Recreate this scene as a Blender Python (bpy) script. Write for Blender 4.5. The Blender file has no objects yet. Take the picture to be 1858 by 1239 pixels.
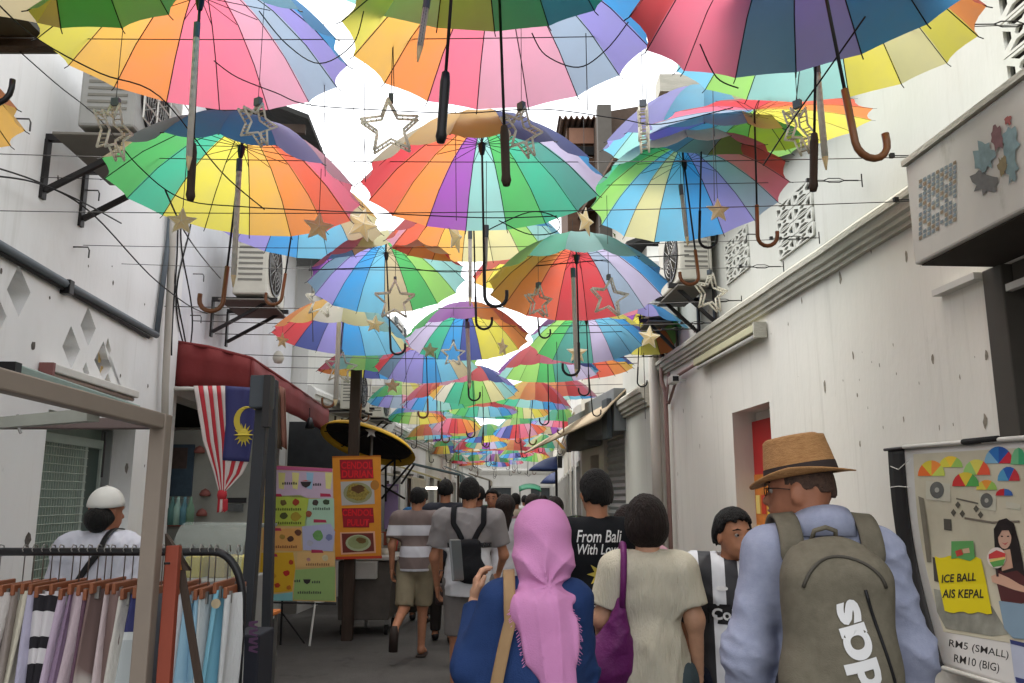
import bpy, bmesh, math, random
import numpy as np
from mathutils import Vector, Matrix
R = math.radians
random.seed(7)
sc = bpy.context.scene
COL = sc.collection
# ------------------------------------------------------------------ camera
F = 1500.0; PITCH = math.atan(285.5 / F); CP, SP = math.cos(PITCH), math.sin(PITCH); CZ = 1.6
cam = bpy.data.objects.new('camera', bpy.data.cameras.new('camera')); COL.objects.link(cam)
cam.location = (0, 0, CZ); cam.rotation_euler = (R(90) + PITCH, 0, 0)
cam.data.sensor_width = 36; cam.data.lens = F / 1858 * 36
cam.data.clip_start = 0.05; cam.data.clip_end = 2000
sc.camera = cam
# ------------------------------------------------------------------ sky, sun, exposure
SUN_EL, SUN_AZ = R(74), R(-60)
world = bpy.data.worlds.new('World'); sc.world = world; world.use_nodes = True
wn = world.node_tree
for n in list(wn.nodes): wn.nodes.remove(n)
sky = wn.nodes.new('ShaderNodeTexSky'); sky.sky_type = 'NISHITA'; sky.sun_disc = False
sky.sun_elevation = SUN_EL; sky.sun_rotation = SUN_AZ; sky.air_density = 1.0; sky.dust_density = 2.0; sky.ozone_density = 1.0
hs = wn.nodes.new('ShaderNodeHueSaturation'); hs.inputs['Saturation'].default_value = 0.10
bg = wn.nodes.new('ShaderNodeBackground'); bg.inputs['Strength'].default_value = 0.15
wo = wn.nodes.new('ShaderNodeOutputWorld')
wn.links.new(sky.outputs[0], hs.inputs['Color']); wn.links.new(hs.outputs[0], bg.inputs[0]); wn.links.new(bg.outputs[0], wo.inputs[0])
sd = bpy.data.lights.new('sun', 'SUN'); sd.energy = 0.6; sd.angle = R(50); sd.color = (1, .93, .82)
sun = bpy.data.objects.new('sun', sd); COL.objects.link(sun)
sun.rotation_euler = Vector((math.sin(SUN_AZ) * math.cos(SUN_EL), math.cos(SUN_AZ) * math.cos(SUN_EL), math.sin(SUN_EL))).to_track_quat('Z', 'Y').to_euler()
sc.view_settings.view_transform = 'Standard'; sc.view_settings.look = 'None'
sc.view_settings.exposure = 1.9; sc.view_settings.gamma = 1.0; sc.view_settings.use_curve_mapping = False
sc.cycles.max_bounces = 10; sc.cycles.diffuse_bounces = 8; sc.cycles.transmission_bounces = 6; sc.cycles.transparent_max_bounces = 12
# ------------------------------------------------------------------ materials
def lin(c):
    return tuple(((v / 255) / 12.92 if v / 255 <= .04045 else ((v / 255 + .055) / 1.055) ** 2.4) for v in c)
def mat(name, col, rough=.7, var=.15, scale=6, bump=0.0, bscale=60, metal=0, spec=.3, alpha=None, trans=0, col2=None, stretch=(1, 1, 1), coord='Object', stain=None, emit=None):
    m = bpy.data.materials.new(name); m.use_nodes = True; t = m.node_tree; N = t.nodes; L = t.links
    b = N['Principled BSDF']; b.inputs['Roughness'].default_value = rough; b.inputs['Metallic'].default_value = metal
    b.inputs['Specular IOR Level'].default_value = spec
    tc = N.new('ShaderNodeTexCoord'); mp = N.new('ShaderNodeMapping'); mp.inputs['Scale'].default_value = stretch
    L.new(tc.outputs[coord], mp.inputs[0])
    nz = N.new('ShaderNodeTexNoise'); nz.inputs['Scale'].default_value = scale; nz.inputs['Detail'].default_value = 6; nz.inputs['Roughness'].default_value = .6
    L.new(mp.outputs[0], nz.inputs['Vector'])
    cr = N.new('ShaderNodeValToRGB'); cr.color_ramp.elements[0].position = .3; cr.color_ramp.elements[1].position = .7
    c2 = col2 or tuple(v * (1 - var) for v in col)
    cr.color_ramp.elements[0].color = (*c2, 1); cr.color_ramp.elements[1].color = (*col, 1)
    L.new(nz.outputs['Fac'], cr.inputs[0]); out = cr.outputs[0]
    if stain:
        n2 = N.new('ShaderNodeTexNoise'); n2.inputs['Scale'].default_value = stain[1]; n2.inputs['Detail'].default_value = 8; n2.inputs['Roughness'].default_value = .7
        m2 = N.new('ShaderNodeMapping'); m2.inputs['Scale'].default_value = stain[2]; L.new(tc.outputs[coord], m2.inputs[0]); L.new(m2.outputs[0], n2.inputs['Vector'])
        r2 = N.new('ShaderNodeValToRGB'); r2.color_ramp.elements[0].position = stain[3]; r2.color_ramp.elements[1].position = stain[3] + .12
        L.new(n2.outputs['Fac'], r2.inputs[0]); mx = N.new('ShaderNodeMix'); mx.data_type = 'RGBA'
        mm = N.new('ShaderNodeMath'); mm.operation = 'MULTIPLY'; mm.inputs[1].default_value = stain[4]; L.new(r2.outputs[0], mm.inputs[0])
        L.new(mm.outputs[0], mx.inputs[0]); L.new(out, mx.inputs[6]); mx.inputs[7].default_value = (*stain[0], 1); out = mx.outputs[2]
    if name.startswith('plaster'):
        for (sc3, st3, p3, k3, c3) in ((9, (1, 1, .045), .56, .30, (.36, .34, .28)), (1.1, (1, 1, .8), .55, .22, (.50, .46, .38)), (26, (1, 1, 1), .70, .5, (.30, .27, .22))):
            n3 = N.new('ShaderNodeTexNoise'); n3.inputs['Scale'].default_value = sc3; n3.inputs['Detail'].default_value = 7; n3.inputs['Roughness'].default_value = .65; m3 = N.new('ShaderNodeMapping'); m3.inputs['Scale'].default_value = st3
            L.new(tc.outputs[coord], m3.inputs[0]); L.new(m3.outputs[0], n3.inputs['Vector']); r3 = N.new('ShaderNodeValToRGB'); r3.color_ramp.elements[0].position = p3; r3.color_ramp.elements[1].position = p3 + .16; L.new(n3.outputs['Fac'], r3.inputs[0])
            k_ = N.new('ShaderNodeMath'); k_.operation = 'MULTIPLY'; k_.inputs[1].default_value = k3; L.new(r3.outputs[0], k_.inputs[0]); x3 = N.new('ShaderNodeMix'); x3.data_type = 'RGBA'; L.new(k_.outputs[0], x3.inputs[0]); L.new(out, x3.inputs[6]); x3.inputs[7].default_value = (*c3, 1); out = x3.outputs[2]
    L.new(out, b.inputs['Base Color'])
    if bump:
        nb = N.new('ShaderNodeTexNoise'); nb.inputs['Scale'].default_value = bscale; nb.inputs['Detail'].default_value = 4; L.new(mp.outputs[0], nb.inputs['Vector'])
        bp = N.new('ShaderNodeBump'); bp.inputs['Strength'].default_value = bump; bp.inputs['Distance'].default_value = .02
        L.new(nb.outputs['Fac'], bp.inputs['Height']); L.new(bp.outputs[0], b.inputs['Normal'])
    if alpha is not None: b.inputs['Alpha'].default_value = alpha
    if trans: b.inputs['Transmission Weight'].default_value = trans
    if emit: b.inputs['Emission Color'].default_value = (*emit[0], 1); b.inputs['Emission Strength'].default_value = emit[1]
    return m
def fabric_translucent(name, col, w=.10):
    g0 = sum(col) / 3; col = tuple(v * .74 + (g0 * .5 + .25) * w * 1.1 for v in col) if w else tuple(v * .9 for v in col)
    m = bpy.data.materials.new(name); m.use_nodes = True; t = m.node_tree; N = t.nodes; L = t.links
    for n in list(N): N.remove(n)
    o = N.new('ShaderNodeOutputMaterial'); mx = N.new('ShaderNodeMixShader'); mx.inputs[0].default_value = .62
    d = N.new('ShaderNodeBsdfPrincipled'); d.inputs['Roughness'].default_value = .55; d.inputs['Specular IOR Level'].default_value = .25
    tr = N.new('ShaderNodeBsdfTranslucent')
    tc = N.new('ShaderNodeTexCoord'); nz = N.new('ShaderNodeTexNoise'); nz.inputs['Scale'].default_value = 9; nz.inputs['Detail'].default_value = 5
    L.new(tc.outputs['Object'], nz.inputs['Vector'])
    cr = N.new('ShaderNodeValToRGB'); cr.color_ramp.elements[0].position = .3; cr.color_ramp.elements[1].position = .65
    g = sum(col) / 3
    cr.color_ramp.elements[0].color = (*[(v * .84 + g * .1) for v in col], 1); cr.color_ramp.elements[1].color = (*col, 1)
    L.new(nz.outputs['Fac'], cr.inputs[0]); L.new(cr.outputs[0], d.inputs['Base Color']); L.new(cr.outputs[0], tr.inputs['Color'])
    L.new(d.outputs[0], mx.inputs[1]); L.new(tr.outputs[0], mx.inputs[2]); L.new(mx.outputs[0], o.inputs[0])
    return m
M = {}
def simple(name, rgb, rough=.6, **k):
    if name not in M: M[name] = mat(name, lin(rgb), rough, **k)
    return M[name]
WALLST = dict(var=.05, scale=1.3, bump=.12, bscale=30, stretch=(1, 1, .35), coord='Object')
M['plaster_right'] = mat('plaster_right', (.76, .735, .665), .85, col2=(.66, .645, .59), stain=((.28, .27, .24), 7, (1, 1, .35), .66, .55), **{k: v for k, v in WALLST.items() if k != 'var'})
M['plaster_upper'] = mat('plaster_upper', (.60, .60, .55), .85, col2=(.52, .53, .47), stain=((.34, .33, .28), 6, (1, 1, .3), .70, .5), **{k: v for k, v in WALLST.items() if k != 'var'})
M['plaster_left'] = mat('plaster_left', (.80, .80, .785), .85, col2=(.71, .71, .695), stain=((.30, .30, .29), 8, (1, 1, .4), .68, .5), **{k: v for k, v in WALLST.items() if k != 'var'})
M['plaster_cream'] = mat('plaster_cream', (.66, .62, .52), .85, col2=(.55, .52, .45), stain=((.3, .27, .22), 5, (1, 1, .3), .64, .5), **{k: v for k, v in WALLST.items() if k != 'var'})
M['plaster_far'] = mat('plaster_far', (.74, .73, .69), .85, col2=(.64, .63, .60), stain=((.4, .38, .33), 3, (1, 1, .3), .66, .5), **{k: v for k, v in WALLST.items() if k != 'var'})
M['cornice'] = mat('cornice', (.52, .50, .42), .85, col2=(.38, .37, .31), scale=3, bump=.3, bscale=25, stretch=(1, 1, 3))
M['asphalt'] = mat('asphalt', (.10, .093, .087), .9, col2=(.068, .064, .06), scale=1.5, bump=.6, bscale=220, stain=((.03, .028, .026), 2.2, (1, 1, 1), .58, .7))
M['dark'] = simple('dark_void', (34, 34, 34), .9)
M['dark_metal'] = simple('dark_metal', (52, 50, 50), .45, metal=.6)
M['black'] = simple('black_plastic', (24, 24, 26), .4)
M['steel'] = simple('steel', (150, 148, 144), .4, metal=.8)
M['wire'] = simple('wire', (70, 68, 66), .5, metal=.5)
M['cable'] = simple('cable', (28, 27, 27), .6)
M['white_plastic'] = simple('white_plastic', (205, 203, 196), .5, var=.12)
M['ac_beige'] = simple('ac_beige', (196, 192, 178), .55, var=.15, stain=(lin((120, 110, 92)), 5, (1, 1, .4), .66, .5))
M['conduit'] = simple('conduit_gray', (98, 106, 112), .5)
M['pipe'] = simple('pipe_gray', (178, 172, 162), .6, var=.2, stretch=(1, 1, .3))
M['wood'] = simple('wood_handle', (120, 76, 44), .35, var=.35, scale=20, stretch=(1, 1, .2))
M['wood_dark'] = simple('wood_dark', (66, 52, 42), .7, var=.35, scale=14, stretch=(1, 1, .15), bump=.3)
M['rust'] = simple('rusty_metal', (96, 72, 56), .85, var=.4, scale=9, bump=.3)
M['taupe_steel'] = simple('taupe_steel', (132, 120, 108), .5, var=.1)
M['roof_dark'] = simple('roof_dark', (58, 58, 56), .9, var=.35, scale=5, bump=.5, bscale=12)
# ------------------------------------------------------------------ pixel rays (photo pixels 1858 x 1239)
def ray(px, py):
    u = (px - 929) / F; v = (619.5 - py) / F
    return Vector((u, CP - v * SP, SP + v * CP))
CAMP = Vector((0, 0, CZ))
def at(px, py, Y):
    r = ray(px, py); return CAMP + r * (Y / r.y)
class Plane:            # vertical plane through (x0,y0) with horizontal direction d
    def __init__(s, x0, y0, dx, dy):
        n = math.hypot(dx, dy); s.o = Vector((x0, y0, 0)); s.d = Vector((dx / n, dy / n, 0)); s.n = Vector((s.d.y, -s.d.x, 0))
        if (CAMP - s.o).dot(s.n) < 0: s.n = -s.n      # n faces the alley
    def hit(s, px, py, off=0):
        r = ray(px, py); t = ((s.o + s.n * off) - CAMP).dot(s.n) / r.dot(s.n)
        return CAMP + r * t
    def uv(s, px, py, off=0):
        p = s.hit(px, py, off); return ((p - s.o).dot(s.d), p.z)
    def P(s, a, z, off=0): return s.o + s.d * a + s.n * off + Vector((0, 0, z))
    def M4(s, off=0):
        o = s.o + s.n * off; m = Matrix(((s.d.x, 0, s.n.x, o.x), (s.d.y, 0, s.n.y, o.y), (s.d.z, 1, s.n.z, o.z), (0, 0, 0, 1)))
        return m
RW = Plane(2.3, 0, -.0615, 1); LW = Plane(-2.45, 0, -.0615, 1)
# ------------------------------------------------------------------ object helpers
def tag(o, label=None, cat=None, group=None, kind=None):
    if label: o['label'] = label
    if cat: o['category'] = cat
    if group: o['group'] = group
    if kind: o['kind'] = kind
    return o
def empty(name, loc=(0, 0, 0), label=None, cat=None, group=None, rz=0):
    o = bpy.data.objects.new(name, None); COL.objects.link(o); o.location = loc; o.rotation_euler = (0, 0, rz); o.empty_display_size = .1
    return tag(o, label, cat, group)
def link(name, me, parent=None, m=None, world=True):
    o = bpy.data.objects.new(name, me); COL.objects.link(o)
    if m is not None and not me.materials:
        for k in (m if isinstance(m, (list, tuple)) else [m]): me.materials.append(k)
    if parent:
        o.parent = parent
        if world: bpy_inv(o, parent)
    return o
def wmat(o):
    m = Matrix.LocRotScale(o.location, o.rotation_euler, o.scale)
    return (wmat(o.parent) @ o.matrix_parent_inverse @ m) if o.parent else m
def bpy_inv(o, parent): o.matrix_parent_inverse = wmat(parent).inverted()
class MB:
    def __init__(s): s.v = []; s.f = []; s.mi = []; s.cur = 0
    def add(s, vs, fs):
        k = len(s.v); s.v += [tuple(p) for p in vs]; s.f += [tuple(i + k for i in f) for f in fs]; s.mi += [s.cur] * len(fs); return s
    def box(s, c, size, rot=None):
        x, y, z = (k / 2 for k in size); c = Vector(c)
        vs = [Vector(p) for p in ((-x, -y, -z), (x, -y, -z), (x, y, -z), (-x, y, -z), (-x, -y, z), (x, -y, z), (x, y, z), (-x, y, z))]
        if rot is not None: vs = [rot @ v for v in vs]
        return s.add([c + v for v in vs], [(0, 3, 2, 1), (4, 5, 6, 7), (0, 1, 5, 4), (1, 2, 6, 5), (2, 3, 7, 6), (3, 0, 4, 7)])
    def hexa(s, p):  # 8 points bottom4 top4
        return s.add(p, [(0, 3, 2, 1), (4, 5, 6, 7), (0, 1, 5, 4), (1, 2, 6, 5), (2, 3, 7, 6), (3, 0, 4, 7)])
    def wbox(s, pl, a0, a1, z0, z1, o0, o1):
        return s.hexa([pl.P(a0, z0, o0), pl.P(a1, z0, o0), pl.P(a1, z0, o1), pl.P(a0, z0, o1), pl.P(a0, z1, o0), pl.P(a1, z1, o0), pl.P(a1, z1, o1), pl.P(a0, z1, o1)])
    def bar(s, a, b, w, h=None, up=(0, 0, 1)):
        a = Vector(a); b = Vector(b); d = b - a; L = d.length; d.normalize(); h = h or w
        x = d.cross(Vector(up)); x = x.normalized() if x.length > 1e-4 else Vector((1, 0, 0)); z = x.cross(d)
        m = Matrix((x, d, z)).transposed()
        return s.box((a + b) / 2, (w, L, h), m)
    def tube(s, pts, r, n=6, cap=True):
        pts = [Vector(p) for p in pts]; rs = r if isinstance(r, (list, tuple)) else [r] * len(pts)
        up = Vector((0, 0, 1)); vs = []; prev = None
        for i, p in enumerate(pts):
            d = (pts[min(i + 1, len(pts) - 1)] - pts[max(i - 1, 0)])
            d = d.normalized() if d.length > 1e-9 else Vector((0, 0, 1))
            if prev is None:
                x = d.cross(up if abs(d.z) < .9 else Vector((1, 0, 0))).normalized()
            else:
                x = prev - d * prev.dot(d); x = x.normalized() if x.length > 1e-6 else d.orthogonal().normalized()
            prev = x; y = d.cross(x)
            for k in range(n):
                a = 2 * math.pi * k / n; vs.append(p + (x * math.cos(a) + y * math.sin(a)) * rs[i])
        fs = [(i * n + k, i * n + (k + 1) % n, (i + 1) * n + (k + 1) % n, (i + 1) * n + k) for i in range(len(pts) - 1) for k in range(n)]
        if cap: fs += [tuple(range(n))[::-1], tuple((len(pts) - 1) * n + k for k in range(n))]
        return s.add(vs, fs)
    def lathe(s, prof, n=20, c=(0, 0, 0), sx=1, sy=1):
        c = Vector(c); vs = []
        for r_, z in prof:
            for k in range(n):
                a = 2 * math.pi * k / n; vs.append(c + Vector((r_ * math.cos(a) * sx, r_ * math.sin(a) * sy, z)))
        fs = [(i * n + k, i * n + (k + 1) % n, (i + 1) * n + (k + 1) % n, (i + 1) * n + k) for i in range(len(prof) - 1) for k in range(n)]
        return s.add(vs, fs)
    def grid(s, fn, nu, nv):
        vs = [fn(i / nu, j / nv) for j in range(nv + 1) for i in range(nu + 1)]
        return s.add(vs, [(j * (nu + 1) + i, j * (nu + 1) + i + 1, (j + 1) * (nu + 1) + i + 1, (j + 1) * (nu + 1) + i) for j in range(nv) for i in range(nu)])
    def mesh(s, name, m=None, smooth=False):
        me = bpy.data.meshes.new(name); me.from_pydata(s.v, [], s.f)
        if m is not None:
            for k in (m if isinstance(m, (list, tuple)) else [m]): me.materials.append(k)
            if s.mi and max(s.mi) > 0: me.polygons.foreach_set('material_index', s.mi)
        if smooth: me.polygons.foreach_set('use_smooth', [True] * len(me.polygons))
        me.update(); return me
    def obj(s, name, m, parent=None, smooth=False, bevel=0, world=True):
        o = link(name, s.mesh(name, m, smooth), parent, None, world)
        if bevel:
            b = o.modifiers.new('bevel', 'BEVEL'); b.width = bevel; b.segments = 2; b.limit_method = 'ANGLE'
        return o
def curve_mesh(loops, depth=0):
    cu = bpy.data.curves.new('tmp', 'CURVE'); cu.dimensions = '2D'; cu.fill_mode = 'BOTH'; cu.extrude = depth / 2
    for lp in loops:
        sp = cu.splines.new('POLY'); sp.points.add(len(lp) - 1)
        for i, p in enumerate(lp): sp.points[i].co = (p[0], p[1], 0, 1)
        sp.use_cyclic_u = True
    return eval_mesh(cu)
SCR = bpy.data.scenes.new('scratch')
def eval_mesh(cu):
    o = bpy.data.objects.new('tmp', cu); SCR.collection.objects.link(o)
    SCR.view_layers[0].update(); dg = SCR.view_layers[0].depsgraph
    me = bpy.data.meshes.new_from_object(o.evaluated_get(dg)); bpy.data.objects.remove(o); bpy.data.curves.remove(cu)
    me.materials.clear()
    return me
def text_mesh(body, size=1, offset=0, shear=0, align='CENTER', space=1.0, depth=0, line=1.0):
    cu = bpy.data.curves.new('txt', 'FONT'); cu.body = body; cu.size = size; cu.offset = offset; cu.shear = shear; cu.align_x = align; cu.align_y = 'CENTER'
    cu.space_character = space; cu.extrude = depth; cu.space_line = line; cu.resolution_u = 3
    return eval_mesh(cu)
def map_mesh(me, fn):
    n = len(me.vertices); co = np.empty(n * 3); me.vertices.foreach_get('co', co); co = co.reshape(-1, 3)
    new = np.array([tuple(fn(*p)) for p in co]); me.vertices.foreach_set('co', new.ravel()); me.update(); return me
def plate(name, pl, loops, off, thick, m, parent=None):   # slab standing on a vertical plane; front face at off, going back by thick
    me = curve_mesh(loops, thick)
    map_mesh(me, lambda x, y, z: pl.P(x, y, off - thick / 2 + z))
    return link(name, me, parent, m)
def rect(a0, a1, z0, z1): return [(a0, z0), (a1, z0), (a1, z1), (a0, z1)]
# ================================================================== GROUND
g = MB().grid(lambda u, v: Vector((-150 + 300 * u, -60 + 300 * v, 0)), 4, 4).obj('ground', M['asphalt']); tag(g, kind='structure')
gut = MB()
for (pl, s) in ((RW, 1), (LW, 1)): gut.wbox(pl, -1.5, 9.4, .0, .012, 0.0, .32)
gu = gut.obj('drain_strip', simple('concrete', (120, 116, 110), .9, bump=.3, scale=8)); tag(gu, kind='structure')
# ================================================================== RIGHT HOUSE
def uva(pl, px, py): return pl.uv(px, py)
hR = empty('shophouse', (2.3, 0, 0), 'long white plastered house wall on the right with a cornice and patterned vent blocks', 'building')
aN = RW.uv(1814, 700)[0]; zN = RW.uv(1811, 483)[1]
dA0 = RW.uv(1400, 800)[0]; dA1 = RW.uv(1331, 800)[0]; dZ = RW.uv(1400, 727)[1]
plate('wall', RW, [rect(-1.5, 9.45, 0, 3.06), rect(.6, aN, .02, zN), rect(dA0, dA1, .02, dZ)], 0, .22, M['plaster_right'], hR)
# breeze block panels
panels = []
def panel_from(px0, px1, pya, pyb, cols, rows):
    a1, za = RW.uv(px0, pya); a0, _ = RW.uv(px1, pya); z1 = RW.uv((px0 + px1) / 2, pya)[1]; z0 = RW.uv((px0 + px1) / 2, pyb)[1]
    return (a0, a1, z0, z1, cols, rows)
panels.append(panel_from(1404, 1470, 350, 455, 2, 4))
panels.append(panel_from(1312, 1354, 425, 505, 2, 4))
a0, z0 = RW.uv(1858, 140); panels.append((2.55, RW.uv(1812, 60)[0], z0 - .02, z0 + .62, 3, 4))
plate('wall', RW, [rect(-1.5, 9.45, 3.2, 4.15)] + [rect(p[0], p[1], p[2], p[3]) for p in panels], -.02, .18, M['plaster_upper'], hR)
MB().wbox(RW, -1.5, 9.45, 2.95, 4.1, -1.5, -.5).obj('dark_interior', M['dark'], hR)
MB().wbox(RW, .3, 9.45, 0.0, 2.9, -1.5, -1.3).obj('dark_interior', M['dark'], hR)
blk = {}
for p in panels: MB().wbox(RW, p[0] + .003, p[1] - .003, p[2] + .003, p[3] - .003, -.10, -.045).obj('vent_shade_panel', simple('vent_back', (58, 54, 48), .9, var=.4), hR)  # solid backing panels, the shade behind the vent holes put into their dark colour
def block_mesh(w, h):
    lo = [rect(-w / 2, w / 2, -h / 2, h / 2)]
    def H(*pts): lo.append([(x * w, y * h) for x, y in pts])
    H((-.30, .42), (.30, .42), (.10, .22), (-.10, .22)); H((-.30, -.42), (-.10, -.22), (.10, -.22), (.30, -.42))
    H((-.43, -.30), (-.43, .30), (-.22, .10), (-.22, -.10)); H((.43, -.30), (.22, -.10), (.22, .10), (.43, .30)); H(*[(.12 * math.cos(k * .785), .13 * math.sin(k * .785)) for k in range(8)])
    return curve_mesh(lo, .016)
for p in panels:
    w = (p[1] - p[0]) / p[4]; h = (p[3] - p[2]) / p[5]; me = block_mesh(w - .006, h - .006); me.materials.append(M['plaster_upper'])
    for i in range(p[4]):
        for j in range(p[5]):
            o = link('vent_block', me, hR, None, False); o.matrix_parent_inverse = wmat(hR).inverted()
            o.matrix_parent_inverse = wmat(hR).inverted() @ RW.M4(-.012) @ Matrix.Translation((p[0] + w * (i + .5), p[2] + h * (j + .5), 0))
# cornice with mouldings
def cornice(pl, a0, a1, z, parent, sc_=1.0, m=None, name='cornice'):
    prof = [(0, -.16), (.04, -.16), (.04, -.13), (.065, -.12), (.065, -.09), (.09, -.075), (.10, -.02), (.12, -.015), (.12, .03), (.05, .09), (0, .10)]
    n = max(2, int((a1 - a0) / .4)); mb = MB(); vs = []; fs = []; k = len(prof)
    for i in range(n + 1):
        a = a0 + (a1 - a0) * i / n; jt = random.uniform(-.004, .004)
        for o, dz in prof: vs.append(pl.P(a, z + dz * sc_ + jt, o * sc_ + .001))
    for i in range(n):
        for j in range(k - 1): fs.append((i * k + j, (i + 1) * k + j, (i + 1) * k + j + 1, i * k + j + 1))
    fs += [tuple(range(k)), tuple(n * k + j for j in range(k))[::-1]]
    mb.add(vs, fs); return mb.obj(name, m or M['cornice'], parent)
cornice(RW, 3.72, 9.45, 3.10, hR, .78); cornice(RW, -1.5, .4, 3.10, hR)
# roof eave over right wall
def eave(pl, a0, a1, z, out, back, rise, parent, m=None, name='roof', thick=.05):
    mb = MB(); mb.hexa([pl.P(a0, z, out), pl.P(a1, z, out), pl.P(a1, z + rise, -back), pl.P(a0, z + rise, -back), pl.P(a0, z + thick, out), pl.P(a1, z + thick, out), pl.P(a1, z + rise + thick, -back), pl.P(a0, z + rise + thick, -back)])
    return mb.obj(name, m or M['roof_dark'], parent)
eave(RW, 4.6, 9.6, 4.0, .12, 2.2, 1.1, hR); eave(RW, -1.5, 4.2, 4.12, .02, 2.2, .5, hR, M['plaster_upper'], 'parapet_top')
MB().wbox(RW, 9.45, 9.62, 0, 4.0, -.2, .05).obj('pilaster', M['plaster_right'], hR)
# near doorway frame (dark grey jamb) and door leaf deep inside
fr = MB(); fr.wbox(RW, aN - .12, aN + .01, 0, zN, -.2, .02); fr.wbox(RW, .6, aN - .13, zN - .1, zN - .002, -.2, -.02); fr.obj('door_frame', simple('jamb', (74, 70, 64), .7), hR, bevel=.006)
MB().wbox(RW, .6, aN - .13, 0, zN - .11, -.5, -.46).obj('door', simple('door_dark', (28, 34, 38), .6), hR)
# red door recess
MB().wbox(RW, dA0, dA1, 0, dZ, -.26, -.2).obj('recess_wall', M['plaster_right'], hR)
# gouges and chips in the plaster: shallow pits
ch = MB()
for (px, py, s) in ((1525, 505, .05), (1548, 645, .03), (1596, 662, .018), (1627, 678, .012), (1742, 684, .014), (1790, 645, .03), (1693, 652, .03), (1788, 765, .04), (1497, 700, .05), (1455, 545, .03), (1645, 465, .035), (1603, 775, .012), (1561, 806, .025), (1705, 776, .015), (1640, 760, .02), (1530, 690, .012), (1240, 745, .03), (1290, 720, .02), (1270, 810, .03), (1230, 860, .03), (1820, 760, .02), (1575, 740, .01)) + tuple((random.uniform(1240, 1800), random.uniform(420, 900), random.choice((.006, .008, .012, .02))) for _ in range(24)):
    a, z = RW.uv(px, py)
    n = 9; c = [(a + (1 + random.uniform(-.4, .4)) * s * .35 * math.cos(6.283 * i / n), z + (1 + random.uniform(-.3, .3)) * s * .8 * math.sin(6.283 * i / n)) for i in range(n)]
    ch.add([RW.P(x, y, .0015) for x, y in c], [tuple(range(n))])
o = ch.obj('plaster_scar', simple('scar', (160, 152, 136), .95, var=.5, scale=40), hR); o['kind'] = 'stuff'
# ---- box sign over the near doorway
sF = .36
a1 = RW.uv(1811, 482)[0] + .02
sg = empty('shop_fascia', RW.P(a1, 2.58, sF), 'grey white box fascia with faded stickers over the dark doorway at right', 'sign')
pF = Plane(*(RW.P(0, 0, sF)[:2]), RW.d.x, RW.d.y)
mb = MB(); mb.wbox(RW, .3, a1, 2.585, 3.035, .0, sF); mb.obj('box', mat('fascia', (.56, .55, .50), .8, col2=(.47, .46, .42), scale=2, stain=(lin((120, 116, 96)), 4, (1, 1, .4), .6, .5)), sg, bevel=.01)
MB().wbox(RW, .28, a1 + .005, 3.035, 3.06, .0, sF + .015).obj('cap_flashing', M['cornice'], sg)
MB().wbox(RW, .32, a1 - .02, 2.578, 2.583, .01, sF - .02).obj('soffit', simple('soffit', (62, 56, 50), .9), sg)
mp = MB(); mpx = MB()
for i in range(9):     # faded lattice sticker
    for j in range(13):
        if random.random() < .1: continue
        px0 = 1667 + i * 7.8; py0 = 327 + j * 8.6 - i * 4.2
        q = [pF.hit(px0, py0, .003), pF.hit(px0 + 5.5, py0 - 3, .003), pF.hit(px0 + 5.5, py0 + 3.2, .003), pF.hit(px0, py0 + 6.2, .003)]
        (mp if (i * 3 + j) % 4 else mpx).add(q, [(0, 1, 2, 3)])
mp.obj('sticker', simple('sticker_blue', (128, 142, 146), .8, var=.3), sg)['kind'] = 'stuff'; mpx.obj('sticker', simple('sticker_tan', (150, 134, 110), .8, var=.3), sg)['kind'] = 'stuff'
def blob(pl, cx, cy, rx, ry, off, n=14, jag=.2, rot=0):
    pts = []
    for i in range(n):
        a = 6.283 * i / n; r_ = 1 + random.uniform(-jag, jag); x = rx * r_ * math.cos(a); y = ry * r_ * math.sin(a)
        pts.append(pl.hit(cx + x * math.cos(rot) - y * math.sin(rot), cy + x * math.sin(rot) + y * math.cos(rot), off))
    return pts
for (c, cx, cy, rx, ry, jg) in (((128, 150, 152), 1785, 285, 17, 26, .35), ((112, 112, 110), 1788, 330, 22, 22, .4), ((128, 96, 98), 1808, 250, 12, 24, .35), ((132, 156, 160), 1832, 262, 15, 30, .35), ((128, 150, 154), 1836, 305, 10, 30, .4), ((158, 92, 88), 1829, 217, 6, 9, .4), ((140, 128, 96), 1818, 300, 7, 18, .4)):
    p = blob(pF, cx, cy, rx, ry, .004 + .0005 * (cy % 7), 18, jg); MB().add(p, [tuple(range(len(p)))]).obj('faded_sticker', simple('st%d' % c[0] + str(c[1]), c, .8, var=.35, scale=25), sg)
mb = MB(); mb.wbox(RW, aN + .02, aN + .35, zN - .03, zN, .0, .05); mb.wbox(RW, .6, aN - .15, zN - .13, zN - .1, 0, .03); mb.obj('lintel_strip', M['white_plastic'], sg)

# ================================================================== RIGHT: SECOND HOUSE (beyond the downpipe)
hR2 = empty('terrace_house', (1.7, 10, 0), 'narrow white house beyond the downpipe with a lower cornice', 'building')
R2 = Plane(2.22, 0, -.0615, 1)
plate('wall', R2, [rect(9.62, 11.3, 0, 4.6)], 0, .25, M['plaster_upper'], hR2); cornice(R2, 9.66, 11.25, 2.85, hR2, 1.1)
eave(R2, 9.6, 11.4, 4.6, .25, 2, .9, hR2)
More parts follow.
